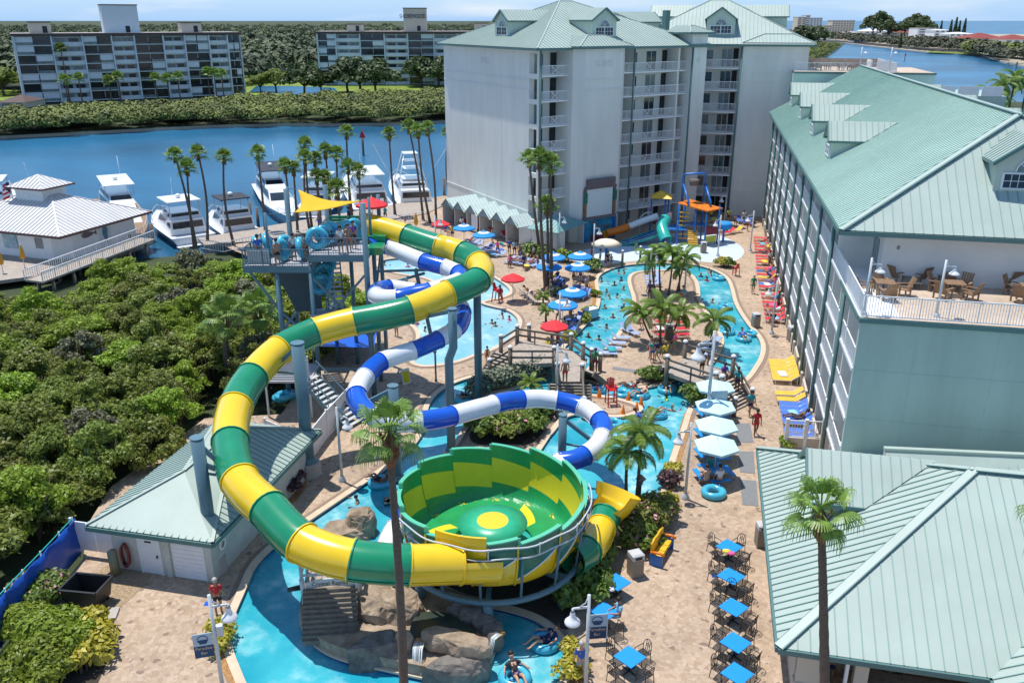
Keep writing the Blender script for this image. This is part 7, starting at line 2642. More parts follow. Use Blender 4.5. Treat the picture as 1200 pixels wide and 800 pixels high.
mb=MB();mb.add([(-0.35,-0.3,0),(0.35,-0.3,0),(0.35,0,1.1),(-0.35,0,1.1),(-0.35,0.3,0),(0.35,0.3,0)],[(0,1,2,3),(3,2,5,4)]);mb.build('board',M_white,af)
mb=MB();mb.add([(-0.28,-0.29,0.1),(0.28,-0.29,0.1),(0.28,-0.07,0.92),(-0.28,-0.07,0.92)],[(0,1,2,3)]);mb.build('notice',mat('yellow_notice',(0.75,0.66,0.02),0.6,0.05),af)
bx=thing('cooler_box','pale blue storage box on the mulch strip beside the left river arm','box',W(692,372),R(35))
mb=MB();mb.box((0,0,0.4),(1.2,0.7,0.8));mb.build('body',mat('pale_blue_box',(0.30,0.55,0.66),0.5,0.05),bx)
mb=MB();mb.box((0,0,0.84),(1.26,0.76,0.08));mb.build('lid',M_white,bx)
for x,y,l in((244,707,'small blue square marker on the pavers beside the man in red'),(838,674,'small blue paper on the pavers left of the second table')):
 mb=MB();p=W(x,y);mb.box((p.x,p.y,0.01),(0.34,0.3,0.012));tag(mb.build('floor_marker',M_blue),l,'marker')
lh=thing('lantern_post','small dark lantern on a post between the feather palms and the pool','lantern',W(749,595))
mb=MB();mb.tube([(0,0,0),(0,0,1.5)],0.06,7);mb.build('post',M_black,lh)
mb=MB();mb.lathe([(0.12,1.5),(0.17,1.8),(0.3,1.82),(0.02,2.1)],n=6,smooth=False);mb.build('lantern',M_bin,lh)
for i,(x,y,h,l)in enumerate([(694,661,1.5,'white-capped timber post beside the bowl leg, tallest'),(699,664,1.3,'timber post beside the bowl leg, middle one'),(702,668,1.0,'timber post beside the bowl leg, shortest'),(729,312,1.7,'grey timber bollard on the river bank by the slides, left'),(750,308,1.8,'grey timber bollard on the river bank by the slides, right')]):
 p=W(x,y);mb=MB();mb.tube([(p.x,p.y,0),(p.x,p.y,h)],0.13,8);mb.lathe([(0.15,h),(0.12,h+0.12),(0.001,h+0.16)],(p.x,p.y,0),8,1)
 tag(mb.build('timber_post',[M_wood,M_white]),l,'post','timber posts')
pt=thing('patio_rail','white railing round the small patio beside the restaurant roof','railing',W(920,520))
P1,P2_,P3=W(917,522),W(919,512),W(962,514)
f=Frame(W(919,524,0),W(960,526,0));railing(f,0,f.L,0,0.7,pt,step=0.16,h=1.2,xbrace=False)
mb=MB();f.box(mb,0,f.L,-0.1,0.05,0,0.7);mb.build('plinth',M_cream,pt)
for s in(0.02,f.L*0.55):mb=MB();f.box(mb,s-0.1,s+0.1,-0.1,0.1,0,2.0);mb.build('post',M_white,pt)
fix_children(pt)
rt_=thing('swim_ring','x','swim ring')
mb=MB();mb.torus((0,0,0.16),0.42,0.19,24,10);mb.build('tube',M_ringblue,rt_)
mb=MB()
for a in(0.3,3.44):
 mb.tube([(0.42*math.cos(a-.25),0.42*math.sin(a-.25),0.35),(0.42*math.cos(a),0.42*math.sin(a),0.42),(0.42*math.cos(a+.25),0.42*math.sin(a+.25),0.35)],0.025,5)
mb.build('handle',M_blue,rt_)
RG=[(842,328,0,'held at the top of the right river arm'),(850,362,0,'floating halfway down the right river arm, upper one'),(852,391,0,'under the drooping palm in the right river arm'),(871,399,0,'carrying a child in blue in the right river arm'),(878,393,0,'empty, against the right bank of the right river arm'),(699,459,0,'left of the lifeguard chair with a rider'),(737,458,0,'behind the orange cones with a rider'),(729,464,0,'empty, nearest the lifeguard chair'),(750,465,0,'with a stretched-out rider right of the cones'),(781,459,0,'near the island tip with a rider'),(811,460,0,'in the shade under the right bridge'),(754,495,0,'of the two joined in the main pool, front one'),(770,488,0,'of the two joined in the main pool, back one'),(719,499,0,'half hidden behind the blue and white loop'),(543,470,0,'with a rider in the left channel beside the hedge'),(445,568,0,'with a rider left of the bowl'),(638,756,0,'bright blue, in the shade at the right end of the near loop'),(603,797,0,'under the woman at the bottom edge by the cascade'),(648,463,0,'by the steps under the blue and white loop')]
for x,y,z,l in RG:
 z=-0.2;place(rt_,W(x,y,z),rnd.uniform(0,3),'light blue swim ring '+l.replace('bright blue, ',''),sc=1.15,group='light blue swim rings')
place(rt_,W(836,580,0.0),0.4,'light blue swim ring lying on the pavers below the pale umbrellas',sc=1.2,group='light blue swim rings')
def standing_ring(p,rz,l,lean=0.25):
 o=place(rt_,p+Vector((0,0,0.75)),rz,l,sc=1.3,group='swim rings on the slide tower')
 o.rotation_euler=(math.pi/2-lean,0,rz)
for i,(x,y,z,r_,l)in enumerate([(328,306,TZ1,1.2,'held upright by the bare-chested man on the tower'),(333,301,TZ1,1.0,'upright behind the bare-chested man on the tower'),(351,304,TZ1,1.6,'held by the man in the grey shirt on the tower'),(372,292,TZ2,0.3,'lying against the rail of the upper platform, front'),(380,288,TZ2,0.8,'stacked at the centre of the upper platform'),(388,285,TZ2,0.2,'stacked right of centre on the upper platform'),(408,283,TZ2,0.1,'raised by the person at the slide entrance'),(414,281,TZ2,0.9,'beside the slide entrance under the red umbrella'),(300,303,TZ1,2.0,'at the left end of the lower platform'),(312,299,TZ1,1.7,'behind the louvre panel of the lower platform')]):
 standing_ring(W(x,y,z),r_,'light blue swim ring '+l)
for i in range(5):
 p=Vector((-13.4+0.05*i,57.4+0.75*i,6.9+0.55*i))
 standing_ring(p,0.1*i,f'light blue swim ring carried up the tower stairs, {ORD[i]} from below',0.5)
for i,(x,y,z,l)in enumerate([(330,468,0.0,'on the heap behind the pump house, bottom'),(333,466,0.3,'on the heap behind the pump house, top'),(338,465,0.0,'on the heap behind the pump house, right')]):
 place(rt_,W(x,y,z),0,'light blue swim ring '+l,sc=1.1,group='light blue swim rings')
mb=MB();q=[W(382,398),W(446,400),W(440,432),W(368,430)]
mb.add([(q[0].x,q[0].y,2.2),(q[1].x,q[1].y,2.2),(q[2].x,q[2].y,1.7),(q[3].x,q[3].y,1.7)],[(0,1,2,3)])
cvt=mb.build('canopy',M_blue);cvt.modifiers.new('thick','SOLIDIFY').thickness=0.03
cv=thing('blue_awning','blue flat awning low under the slide tower beside the stairs','awning',(0,0,0));cvt.parent=cv
for p in q:mb=MB();mb.tube([(p.x,p.y,0),(p.x,p.y,1.9)],0.05,6);mb.build('post',M_slategrey,cv)
pg0=W(806,283)
pgr=thing('splash_playground','blue steel splash playground with a yellow roof, orange tipping-bucket deck and slides','playground',pg0)
def pp_(x,y,z):return Vector((x,y,z))
def kid(name,mb,m):return mb.build(name,m,pgr)
for i,(x,y,h)in enumerate([(-6.6,2.6,7.6),(-4.2,2.0,7.4),(-3.4,4.6,7.6),(-1.9,0.2,6.8),(-0.6,3.4,6.8),(0.9,-1.2,6.4),(2.6,-2.6,6.4),(4.9,-1.2,6.9),(2.4,1.6,6.8),(-2.2,-2.4,4.4),(-4.4,-1.4,4.2)]):
 mb=MB();mb.tube([(x,y,0),(x,y,h)],0.15,9);kid('post',mb,M_playblue)
mb=MB()
for q,z in(([(-6.9,1.5),(-3.2,1.0),(-2.8,4.8),(-6.6,5.2)],7.5),):
 c=Vector((-4.9,3.1,8.7))
 for i in range(4):mb.poly([(*q[i],z),(*q[(i+1)%4],z),c])
 mb.poly([(*p,z-0.05)for p in q[::-1]])
kid('pyramid_roof',mb,M_playyellow)
mb=MB()
T=[(-2.2,0.8,6.9),(0.2,4.0,7.0),(5.5,-0.8,6.5),(2.6,-3.2,6.4)]
mb.add(T+[(a,b,z-0.22)for a,b,z in T],[(0,1,2,3),(7,6,5,4),(0,4,5,1),(1,5,6,2),(2,6,7,3),(3,7,4,0)])
kid('bucket_deck',mb,M_orange)
mb=MB()
for i in range(8):
 a,b=i*0.9,(i*37%10)/10
 p=Vector(T[0]).lerp(Vector(T[3]),0.15+0.7*b).lerp(Vector(T[1]).lerp(Vector(T[2]),0.15+0.7*b),0.12+i*0.1)
 mb.tube([p+Vector((0,0,0.02)),p+Vector((0,0,0.05))],0.17,9)
kid('deck_nozzles',mb,M_playyellow)
mb=MB()
mb.tube([(-1.3,2.2,6.8),(-1.3,2.2,11.6),(-1.0,2.2,11.9),(2.2,2.2,12.1),(2.5,2.2,11.8),(2.5,2.2,6.8)],0.2,9)
for x in(-1.3,2.5):mb.tube([(x,2.2,10.2),(x+0.9,-0.5,7.4),(x+0.9,-0.6,6.6)],0.19,8)
kid('bucket_frame',mb,M_playblue)
mb=MB();mb.lathe([(0.3,-0.6),(0.75,-0.5),(0.95,0.5),(0.85,0.55),(0.1,0.5)],(0.6,2.2,10.4),14);kid('tipping_bucket',mb,M_wood)
for(x,y,w,rz,z0,z1,m,nm)in((3.7,-2.1,2.4,0.55,1.9,3.4,M_maroon,'maroon_panel'),(3.7,-2.1,2.2,0.55,0.5,1.7,M_lime,'lime_panel'),(-5.2,2.2,2.2,-0.2,2.6,4.2,M_maroon,'maroon_panel'),(-3.2,4.5,1.6,0.9,2.9,4.3,M_whitegel,'white_panel')):
 mb=MB();mb.box((x,y,(z0+z1)/2),(w,0.1,z1-z0),rz);kid(nm,mb,m)
mb=MB()
for x0,y0,x1,y1,z in((-4.4,-1.4,-0.5,3.0,2.4),(-0.6,-0.8,2.8,2.0,3.2)):mb.box(((x0+x1)/2,(y0+y1)/2,z),(x1-x0,y1-y0,0.12))
kid('platform',mb,M_playblue)
for(x,y,n,z1)in((0.6,-2.9,7,2.2),(-0.9,-0.4,7,5.0)):
 mb=MB()
 for i in range(n):mb.box((x,y+i*0.32,z1*(i+1)/n),(1.7,0.34,0.2))
 kid('yellow_stairs',mb,M_playyellow)
mb=MB();pts=catmull([pp_(-4.2,-0.6,4.2),pp_(-4.9,-2.4,3.3),pp_(-4.6,-4.2,2.2),pp_(-4.2,-5.2,1.4)],6)
mb.tube(pts,1.05,16,0,caps=False,a0=-0.6,a1=math.pi+0.6);kid('green_tube_mouth',mb,M_teal)
for k,(m,nm)in enumerate(((M_teal,'green_flume'),(M_whitegel,'white_flume'),(M_blue,'blue_flume'),(M_teal,'green_flume'))):
 mb=MB();o_=-1.1*k
 pts=catmull([pp_(-4.6+o_*0.35,-2.6+o_*-0.75,2.6-0.2*k),pp_(-7.5+o_*0.3,-3.6+o_*-0.6,1.4),pp_(-10.5+o_*0.2,-4.0+o_*-0.3,0.6),pp_(-13.5,-4.4+o_*0.4,0.25)],6)
 mb.tube(pts,0.5,10,0,caps=False,a0=math.pi,a1=2*math.pi);kid(nm,mb,m)
mb=MB();pts=catmull([pp_(-5.4,1.5,4.3),pp_(-8.0,1.0,3.4),pp_(-10.6,0.2,2.4)],5);mb.tube(pts,0.62,14);kid('white_tube',mb,M_whitegel)
mb=MB();pts=catmull([pp_(-10.5,0.24,2.45),pp_(-12.5,-0.3,1.8),pp_(-14.4,-0.6,1.4)],5);mb.tube(pts,0.72,14);kid('orange_tube',mb,M_orange)
mb=MB();mb.box((-17.5,-0.9,0.6),(5.0,1.2,1.2),0.1);kid('brown_channel',mb,M_maroon)
mb=MB();mb.lathe([(0.2,2.3),(1.35,2.5),(1.45,3.3),(1.2,3.6),(0.1,3.7)],(6.2,0.6,0),16);mb.tube([(6.2,0.6,0),(6.2,0.6,2.4)],0.2,8);kid('blue_pod',mb,M_umbblue)
mb=MB();mb.tube([(-13.4,3.4,0),(-13.4,3.4,4.4)],0.14,8);mb.lathe([(0.05,4.9),(1.0,4.5),(0.9,4.35)],(-13.4,3.4,0),12);kid('water_mushroom',mb,M_playblue)
mb=MB();mb.tube([(-8.5,1.5,0),(-8.5,1.5,4.0),(-7.6,1.2,4.9),(-6.6,1.4,4.9)],0.12,8);kid('spray_arch',mb,M_lightpole)
pgr.rotation_euler=(0,0,-0.1)
pgr.scale=(0.68,0.68,0.66)
mu=thing('sun_mushroom','beige round shade mushroom at the wet edge of the splash pad','shade',W(710,308))
mb=MB();mb.tube([(0,0,0),(0,0,2.0)],0.16,8);mb.build('pole',M_playblue,mu)
mb=MB();mb.lathe([(0.02,2.75),(1.0,2.5),(1.7,2.1),(1.6,2.05),(0.1,2.3)],n=18);mb.build('cap',M_umbcream,mu)
def yacht(label,stern,bow,beam,style,m=M_hull):
 A,B=W(*stern,WZ),W(*bow,WZ)
 L=(B-A).length
 t=thing('motor_yacht',label,'boat',(A.x,A.y,WZ),math.atan2(B.y-A.y,B.x-A.x),'yachts moored at the marina')
 b=beam/2;t.scale=(1.05,1.08,0.9)
 N=12
 mb=MB();vs=[]
 for i in range(N+1):
  u=i/N;w=b*(1-max(0,(u-0.42)/0.58)**2.1);zz=1.35+0.75*u*u
  vs+=[(u*L*0.94,-w*0.62,-0.4),(u*L,-w,zz),(u*L,w,zz),(u*L*0.94,w*0.62,-0.4)]
 fs=[(i*4+j,i*4+4+j,i*4+5+j,i*4+1+j)for i in range(N)for j in(0,2)]
 mb.add(vs,fs+[(0,1,2,3)],0);mb.build('hull',m,t)
 mb=MB();mb.add([(v[0],v[1]*0.98,v[2]-0.12)for v in vs],[(i*4+1,i*4+5,i*4+6,i*4+2)for i in range(N)]);mb.build('deck',M_hull if style!='teak' else M_teak,t)
 def house(x0,x1,w0,w1,z0,z1,rake,name,m_):
  mb=MB()
  q=[(x0,-w0,z0),(x1,-w1,z0),(x1,w1,z0),(x0,w0,z0)]
  r=[(x0+0.1,-w0*0.9,z1),(x1-rake,-w1*0.85,z1),(x1-rake,w1*0.85,z1),(x0+0.1,w0*0.9,z1)]
  mb.add(q+r,[(4,5,6,7),(0,1,5,4),(1,2,6,5),(2,3,7,6),(3,0,4,7)])
  o=mb.build(name,m_,t)
  wb=MB();d=1.012
  for a,c,e,f in((0,1,5,4),(1,2,6,5),(2,3,7,6),(3,0,4,7)):
   P=[Vector((q+r)[k])for k in(a,c,e,f)]
   cen=Vector(((x0+x1)/2,0,0))
   lo0,lo1,hi0,hi1=P[0].lerp(P[3],.42),P[1].lerp(P[2],.42),P[0].lerp(P[3],.86),P[1].lerp(P[2],.86)
   qd=[lo0.lerp(lo1,.06),lo0.lerp(lo1,.94),hi0.lerp(hi1,.94),hi0.lerp(hi1,.06)]
   wb.poly([Vector((cen.x+(p.x-cen.x)*d,p.y*d,p.z))for p in qd])
  wb.build('window',M_glass,o)
  return o
 house(L*0.12,L*0.68,b*0.82,b*0.6,1.3,3.3,L*0.13,'cabin',M_hull)
 if style=='tower':
  house(L*0.2,L*0.5,b*0.7,b*0.55,3.3,4.2,L*0.08,'flybridge',M_hull)
  mb=MB()
  for x in(0.22,0.42):
   for s in(-1,1):mb.tube([(L*x,s*b*0.8,3.2),(L*(0.28+(x-0.22)*0.4),s*b*0.35,8.4)],0.06,6)
  for z in(4.6,6.2,7.4):mb.box((L*0.31,0,z),(L*0.14*(1.6-z/8),b*(1.7-z/7),0.08))
  for s in(-1,1):mb.tube([(L*0.35,s*b*0.8,3.3),(L*0.2,s*b*2.0,10.5)],0.03,5)
  mb.build('tuna_tower',M_hull,t)
  mb=MB();mb.box((L*0.31,0,8.6),(2.4,2.0,0.1));mb.build('tower_top',M_hull,t)
 else:
  house(L*0.16,L*0.5,b*0.74,b*0.6,3.3,4.25,L*0.10,'flybridge',M_hull)
  mb=MB();mb.box((L*0.29,0,5.75),(L*0.3,b*1.5,0.14))
  mb.build('hardtop',M_canvasblk if style in('bimini','dark')else M_hull,t)
  mb=MB()
  for x in(0.16,0.42):
   for s in(-1,1):mb.tube([(L*x,s*b*0.68,4.1),(L*(x+0.01),s*b*0.66,5.75)],0.05,6)
  mb.build('top_frame',M_lightpole,t)
  mb=MB();mb.blob((L*0.3,0,6.1),0.32);mb.tube([(L*0.26,0.8,5.8),(L*0.2,0.9,9.0)],0.02,4);mb.build('antenna',M_white,t)
 mb=MB();mb.box((-0.5,0,0.25),(1.0,beam*0.86,0.12));mb.build('swim_platform',M_hull,t)
 mb=MB()
 for s in(-1,1):
  pr_=[(L*u,s*(b*(1-max(0,(u-0.42)/0.58)**2.1)-0.1),2.1+0.75*u*u)for u in(0.55,0.65,0.75,0.85,0.93,0.99)]
  mb.tube(pr_,0.03,5)
  for p in pr_:mb.tube([p,(p[0],p[1],p[2]-0.75)],0.02,4)
 mb.build('bow_rail',M_lightpole,t)
yacht('white yacht with a teak foredeck moored beside the dock house ramp',(133,240),(166,292),4.9,'teak')
yacht('white flybridge yacht second from the dock house, stern to the walk behind three palms',(229,288),(188,262),5.0,'fly')
yacht('white yacht with dark canvas top, third from the dock house',(287,284),(252,262),4.6,'dark')
yacht('white yacht with a grey hull and dark blue bimini, bow toward the slide tower',(313,222),(340,268),4.6,'bimini',M_hullgrey)
yacht('white yacht mostly hidden behind the palms above the yellow sail',(368,255),(392,228),5.0,'fly')
yacht('large white yacht with a pale hardtop, stern toward the red tower umbrella',(440,254),(412,214),5.6,'fly')
yacht('white sport-fishing boat with a tall tuna tower, nearest the hotel tower',(492,252),(466,217),5.2,'tower')
yacht('white boat behind the dock house, only its radar dome and deck in view',(40,262),(80,248),4.2,'fly')
yacht('white boat with a mast cut by the left picture edge',(-8,262),(12,232),4.2,'fly')
fl=thing('flagpole','flagpole with a striped red, white and blue flag behind the dock house roof','flag',DY(21,262,98))
mb=MB();mb.tube([(0,0,-4),(0,0,5.0)],0.06,6);mb.build('pole',M_lightpole,fl)
mb=MB()
for i in range(7):mb.add([(0.05-0.05*i,0,4.9-0.26*i),(-0.9-0.05*i,0.1,4.5-0.26*i),(-0.95-0.05*i,0.1,4.24-0.26*i),(-0.05*i,0,4.64-0.26*i)],[(0,1,2,3)],i%2)
mb.add([(0.06,-0.02,4.92),(-0.5,0.03,4.7),(-0.56,0.03,3.9),(-0.06,-0.02,3.6)],[(0,1,2,3)],2);mb.build('flag',[CL['red'],CL['white'],CL['navy']],fl)
for x,y,ty,m,l in((426,182,154,M_red,'red channel marker standing in the bay behind the palms'),(1060,71,63,M_red,'dark red channel marker in the right-hand channel'),(1190,84,73,M_green,'green channel marker in front of the right mangrove point')):
 b=W(x,y,WZ);t=DY(x,ty,b.y);k=thing('channel_marker',l,'channel marker',(b.x,b.y,WZ))
 mb=MB();mb.tube([(0,0,-2),(0,0,t.z-WZ)],0.25,7);mb.build('pile',M_wood,k)
 h=t.z-WZ;w=h*0.13;mb=MB();mb.add([(-w,-0.3,h-2*w),(w,-0.3,h-2*w),(0,-0.3,h+w*0.6),(-w,0.3,h-2*w),(w,0.3,h-2*w),(0,0.3,h+w*0.6)],[(0,1,2),(5,4,3),(0,3,4,1),(1,4,5,2),(2,5,3,0)]);mb.build('daymark',m,k)
def condo(label,P0,P1,nf,fh,cuts,dep,pent,sign=None,zb=-0.4):
 t=thing('condominium',label,'apartment building',(P0.x,P0.y,zb));f=Frame(P0,P1);L=f.L;H=nf*fh
 mb=MB();f.box(mb,0,L,-dep,-1.8,zb,H);f.box(mb,-0.4,0,-dep,0.2,zb,H);f.box(mb,L,L+0.4,-dep,0.2,zb,H);mb.build('wall',M_condo,t)
 mb=MB();f.box(mb,-0.8,L+0.8,-dep-0.5,0.7,H,H+0.7);mb.build('roof_edge',M_brownroof,t)
 mb=MB();f.box(mb,-0.6,L+0.6,-dep-0.3,0.5,H+0.7,H+0.8);mb.build('roof',M_gravelroof,t)
 g=random.Random(int(L*10))
 for i in range(len(cuts)-1):
  s0,s1=cuts[i]*L,cuts[i+1]*L
  fin=MB()
  f.box(fin,s0-0.2,s0+0.2,-1.8,0.4,zb,H)
  for k in range(nf):
   z=k*fh;bal,gl=MB(),MB()
   if i%2==0:
    f.box(bal,s0+0.2,s1-0.2,-1.8,0.0,z-0.12,z+0.12);m_=(s0+s1)/2
    for a,b in((s0+0.3,m_-0.15),(m_+0.15,s1-0.3)):
     f.box(gl,a,b,-1.79,-1.7,z+0.15,z+fh-0.3,0)
     q=g.random()
     if q<0.35:f.box(bal,a,b,-0.15,-0.08,z+1.0,z+fh-0.2)
     f.box(gl,a,b,-0.1,-0.04,z+0.12,z+1.0,1 if q<0.5 else 0)
   else:
    f.box(bal,s0+0.2,s1-0.2,-1.8,-0.3,z-0.35,z+0.95)
    w=s1-s0
    for a in(0.14,0.56):f.box(gl,s0+w*a,s0+w*(a+0.3),-1.79,-1.2,z+0.97,z+2.2,0 if g.random()<0.6 else 1);
    f.box(bal,s0+0.2,s1-0.2,-1.8,-1.22,z+2.2,z+fh-0.36)
   bal.build('balcony' if i%2==0 else 'wall_band',M_condoband,t);gl.build('glazing' if i%2==0 else 'window',[M_glass,M_glass2],t)
  fin.build('fin',M_condoband,t)
 for a,b,h,d0,m in pent:
  mb=MB();f.box(mb,a*L,b*L,-d0-7,-d0,H+0.8,H+0.8+h);f.box(mb,a*L-0.2,b*L+0.2,-d0-7.2,-d0+0.2,H+0.8+h,H+1.1+h,1)
  pm_=mb.build('penthouse',[m,M_brownroof],t)
  mb=MB();f.box(mb,(a*.4+b*.6)*L,(a*.4+b*.6)*L+1.4,-d0,-d0+0.05,H+0.8,H+2.9);mb.build('door',M_dark,pm_)
  if sign and h>6:
   ang=math.atan2(f.x.y,f.x.x);q=f.P((a+b)/2*L-0.8,-d0+0.12,H+h*0.74)
   so2=text_mesh('lettering',sign,2.3,CL['navy'],pm_,Matrix.Translation(q)@Matrix.Rotation(ang,4,'Z')@Matrix.Rotation(math.pi/2,4,'X'),0.05);so2.scale=(0.72,1,1)
 fix_children(t)
 for ch in t.children:
  for c2 in ch.children:pass
condo('long seven-storey condominium across the bay with a white lift tower on its roof',Vector((-158,287,0)),Vector((-97,322,0)),7,2.9,[0,.15,.28,.405,.505,.635,.735,.85,.94,1],16,[(0.07,0.16,3.2,3,M_cream),(0.385,0.545,8.6,4,M_condoband),(0.735,0.83,3.0,3,M_cream)])
condo('six-storey condominium behind the dark oaks with a lettered cream lift tower',Vector((-80,372,0)),Vector((-6,374,0)),7,2.85,[0,.1,.235,.37,.5,.645,.775,.905,1],16,[(0.16,0.24,2.6,4,M_cream),(0.475,0.60,8.8,5,M_cream),(0.87,0.95,3.0,4,M_cream)],'SHOREWOOD')
def far_house(x0,x1,yt,yb,label,m,mr,d=14,roof=0.35,wins=3,kind='house'):
 b=W((x0+x1)/2,yb,-0.3);a,c=DY(x0,yb,b.y),DY(x1,yb,b.y);h=DY(x0,yt,b.y).z+0.3
 t=thing(kind,label,'house' if kind=='house' else 'high-rise',(a.x,a.y,-0.3));w=c.x-a.x;e=h*(1-roof);d=max(d,w*0.4)
 mb=MB();mb.box((w/2,d/2,e/2),(w,d,e));mb.build('wall',m,t)
 gb=MB()
 fl_=max(1,int(e/3.4))
 for k in range(fl_):
  for i in range(wins):gb.box((w*(i+0.5)/wins,-0.02,e*(k+0.55)/fl_),(w/wins*0.6,0.06,e/fl_*0.5))
 gb.build('window',M_glass2,t)
 mb=MB();o_=w*0.04
 if roof>0.08:
  q=[(-o_,-o_,e),(w+o_,-o_,e),(w+o_,d+o_,e),(-o_,d+o_,e)];k=min(w,d)*0.45;r=[(k,d/2,h),(w-k,d/2,h)]
  mb.add(q+r,[(0,1,5,4),(1,2,5),(2,3,4,5),(3,0,4)])
 else:mb.box((w/2,d/2,e+h*roof/2+.01),(w*1.02,d*1.02,h*roof))
 mb.build('roof',mr,t)
HS=[(316,358,61,82,'pale gabled house with a white roof between the woods and the pond',M_condoband,M_white,14,.5,3),(361,388,69,84,'low white-roofed house right of the gabled house by the pond',M_condoband,M_white,12,.5,2),(345,356,54,64,'small white house deep in the far woods',M_white,M_white,12,.4,1),(0,30,113,127,'low dark-roofed pavilion at the left end of the large condominium',M_cream,M_brownroof,12,.5,2),(1013,1038,33.5,40,'long white-roofed house on the island left of the pines',M_white,M_white,40,.5,4),(1053,1075,35,42,'cream house with a rust roof on the island',M_cream,M_redroof,40,.45,3),(1074,1096,33,45,'white modern villa with dark windows on the island',M_white,M_gravelroof,30,.05,2),(1094,1113,34.5,46,'white stepped villa right of the modern villa',M_white,M_white,30,.1,3),(1112,1140,38,47,'white villa with a pale flat roof before the four pines',M_white,M_white,30,.2,4),(1136,1176,39,51,'large house with a dark red roof on the island',M_cream,M_redroof,40,.5,5),(1177,1215,41,52,'dark red roofed house at the right picture edge',M_white,M_redroof,40,.5,4),(993,1010,37,42,'low grey house on the island right of the high-rises',M_condo,M_gravelroof,40,.3,3),(970,985,41,46,'white boat shed at the channel mouth',M_white,M_umblight,30,.4,1),(1001,1016,44,50,'blue-roofed boat shed on the island shore',M_condo,M_tablblue,16,.35,2),(1036,1052,38,44,'grey low house behind the palm belt',M_condo,M_gravelroof,30,.3,2)]
for a in HS:far_house(*a)
for a in[(933,943,20,40,'cream high-rise on the horizon, leftmost',M_cream,M_gravelroof,30,.03,2),(942.5,947.5,18,40,'slim dark lift shaft of the high-rise pair on the horizon',M_condo,M_gravelroof,30,.03,1),(948,962,21,40,'grey high-rise right of the slim shaft on the horizon',M_condo,M_gravelroof,30,.03,4),(974,1000,24,40,'broad beige apartment block on the horizon',M_cream,M_gravelroof,30,.04,8),(961,974,30,40,'low beige block between the high-rises on the horizon',M_cream,M_gravelroof,30,.04,4)]:far_house(*a,kind='high_rise')
pine=quads_to_mesh('crown',clump_cloud([(0,0,z,3.2*(1-z/34)+.6,3.2*(1-z/34)+.6,2.6)for z in range(3,32,2)],7,1.1,g=np.random.default_rng(5)),M_leafdark)
for i,(x,yt,yb,l)in enumerate([(1112,23,46,'first of the four dark pines on the island'),(1117.5,20,46,'tallest of the four dark pines on the island'),(1122,24,46,'third of the four dark pines on the island'),(1128,21.5,46,'last of the four dark pines, at the right'),(1101,24,44,'thin pine left of the four dark pines'),(1096,28,44,'short thin pine left of the four dark pines'),(1054,38,57,'dark cypress standing by the island shore'),(1040,30,44,'dark pine behind the white-roofed island house'),(966,33,48,'dark pine at the channel mouth below the beige block')]):
 b=W(x,yb,-0.3);h=DY(x,yt,b.y).z;t=thing('pine_tree',l,'tree',(b.x,b.y,-0.3),i,'pines on the island');s=h/33;t.scale=(s*1.2,s*1.2,s);linkmesh('crown',pine,t)
 mb=MB();mb.tube([(0,0,0),(0,0,28)],[0.6,0.1],6);mb.build('trunk',M_trunk,t)
for i,(x,yb,s)in enumerate([(1022,42,3.4),(1031,42,4.0),(1042,44,2.6),(1060,43,2.8),(1069,42.5,3.6),(1079,43,3.2),(958,52,2.2),(948,54,2.4),(938,56,2.2)]):
 b=W(x,yb,-0.3);t=thing('shade_tree',f'broad dark tree {["behind the white-roofed house, left", "behind the white-roofed house, right", "beside the grey low house", "left of the rust roof", "behind the rust roof, left", "behind the rust roof, right", "above the roof terrace, right", "above the roof terrace, middle", "above the roof terrace, left"][i]} on the island','tree',(b.x,b.y,-0.3),i,'broad trees on the island')
 t.scale=(s*.8,s*.8,s*.8 if s>2.5 else 1.6);linkmesh('crown',oaks[i%3][0],t);linkmesh('trunk',oaks[i%3][1],t)
cw=[mat(n+'_car_paint',c,0.3,0.0)for n,c in(('white',(.7,.7,.7)),('dark',(.05,.05,.06)),('blue',(.06,.12,.3)),('silver',(.4,.42,.44)))]
car=thing('parked_car','x','car')
mb=MB();mb.box((0,0,0.65),(4.6,1.8,0.8));mb.build('body',cw[0],car)
mb=MB();mb.box((-0.2,0,1.3),(2.6,1.6,0.6),0,0,0.8);mb.build('cab',M_glass,car)
for x in(-1.4,1.4):
 for y in(-.9,.9):mb=MB();mb.tube([(x,y-.1,.33),(x,y+.1,.33)],.33,10);mb.build('wheel',M_black,car)
for i in range(18):
 x=1032+i*9.2;y=50.5+(x-1032)*0.075+rnd.uniform(-.3,.3);c=i*7%4
 o=place(car,W(x,y,-0.25),rnd.uniform(-.3,.3)+1.2,f'{["white", "dark", "blue", "silver"][c]} parked car, {ORD[i]} from the left along the island road',sc=1.5,group='cars parked along the island road');recolor(o,('body',),cw[c])
def skin(name,V,E,Rr,sub=1):
 me=bpy.data.meshes.new(name);me.from_pydata(V,E,[])
 o=bpy.data.objects.new(name,me);COL.objects.link(o)
 o.modifiers.new('s','SKIN')
 for d,r in zip(me.skin_vertices[0].data,Rr):d.radius=(r,r)
 me.skin_vertices[0].data[0].use_root=True
 sb=o.modifiers.new('u','SUBSURF');sb.levels=sb.render_levels=sub
 dg=bpy.context.evaluated_depsgraph_get();m=bpy.data.meshes.new_from_object(o.evaluated_get(dg));bpy.data.objects.remove(o);bpy.data.meshes.remove(me)
 m.polygons.foreach_set('use_smooth',[True]*len(m.polygons));m.name=name
 return m
POSE={}
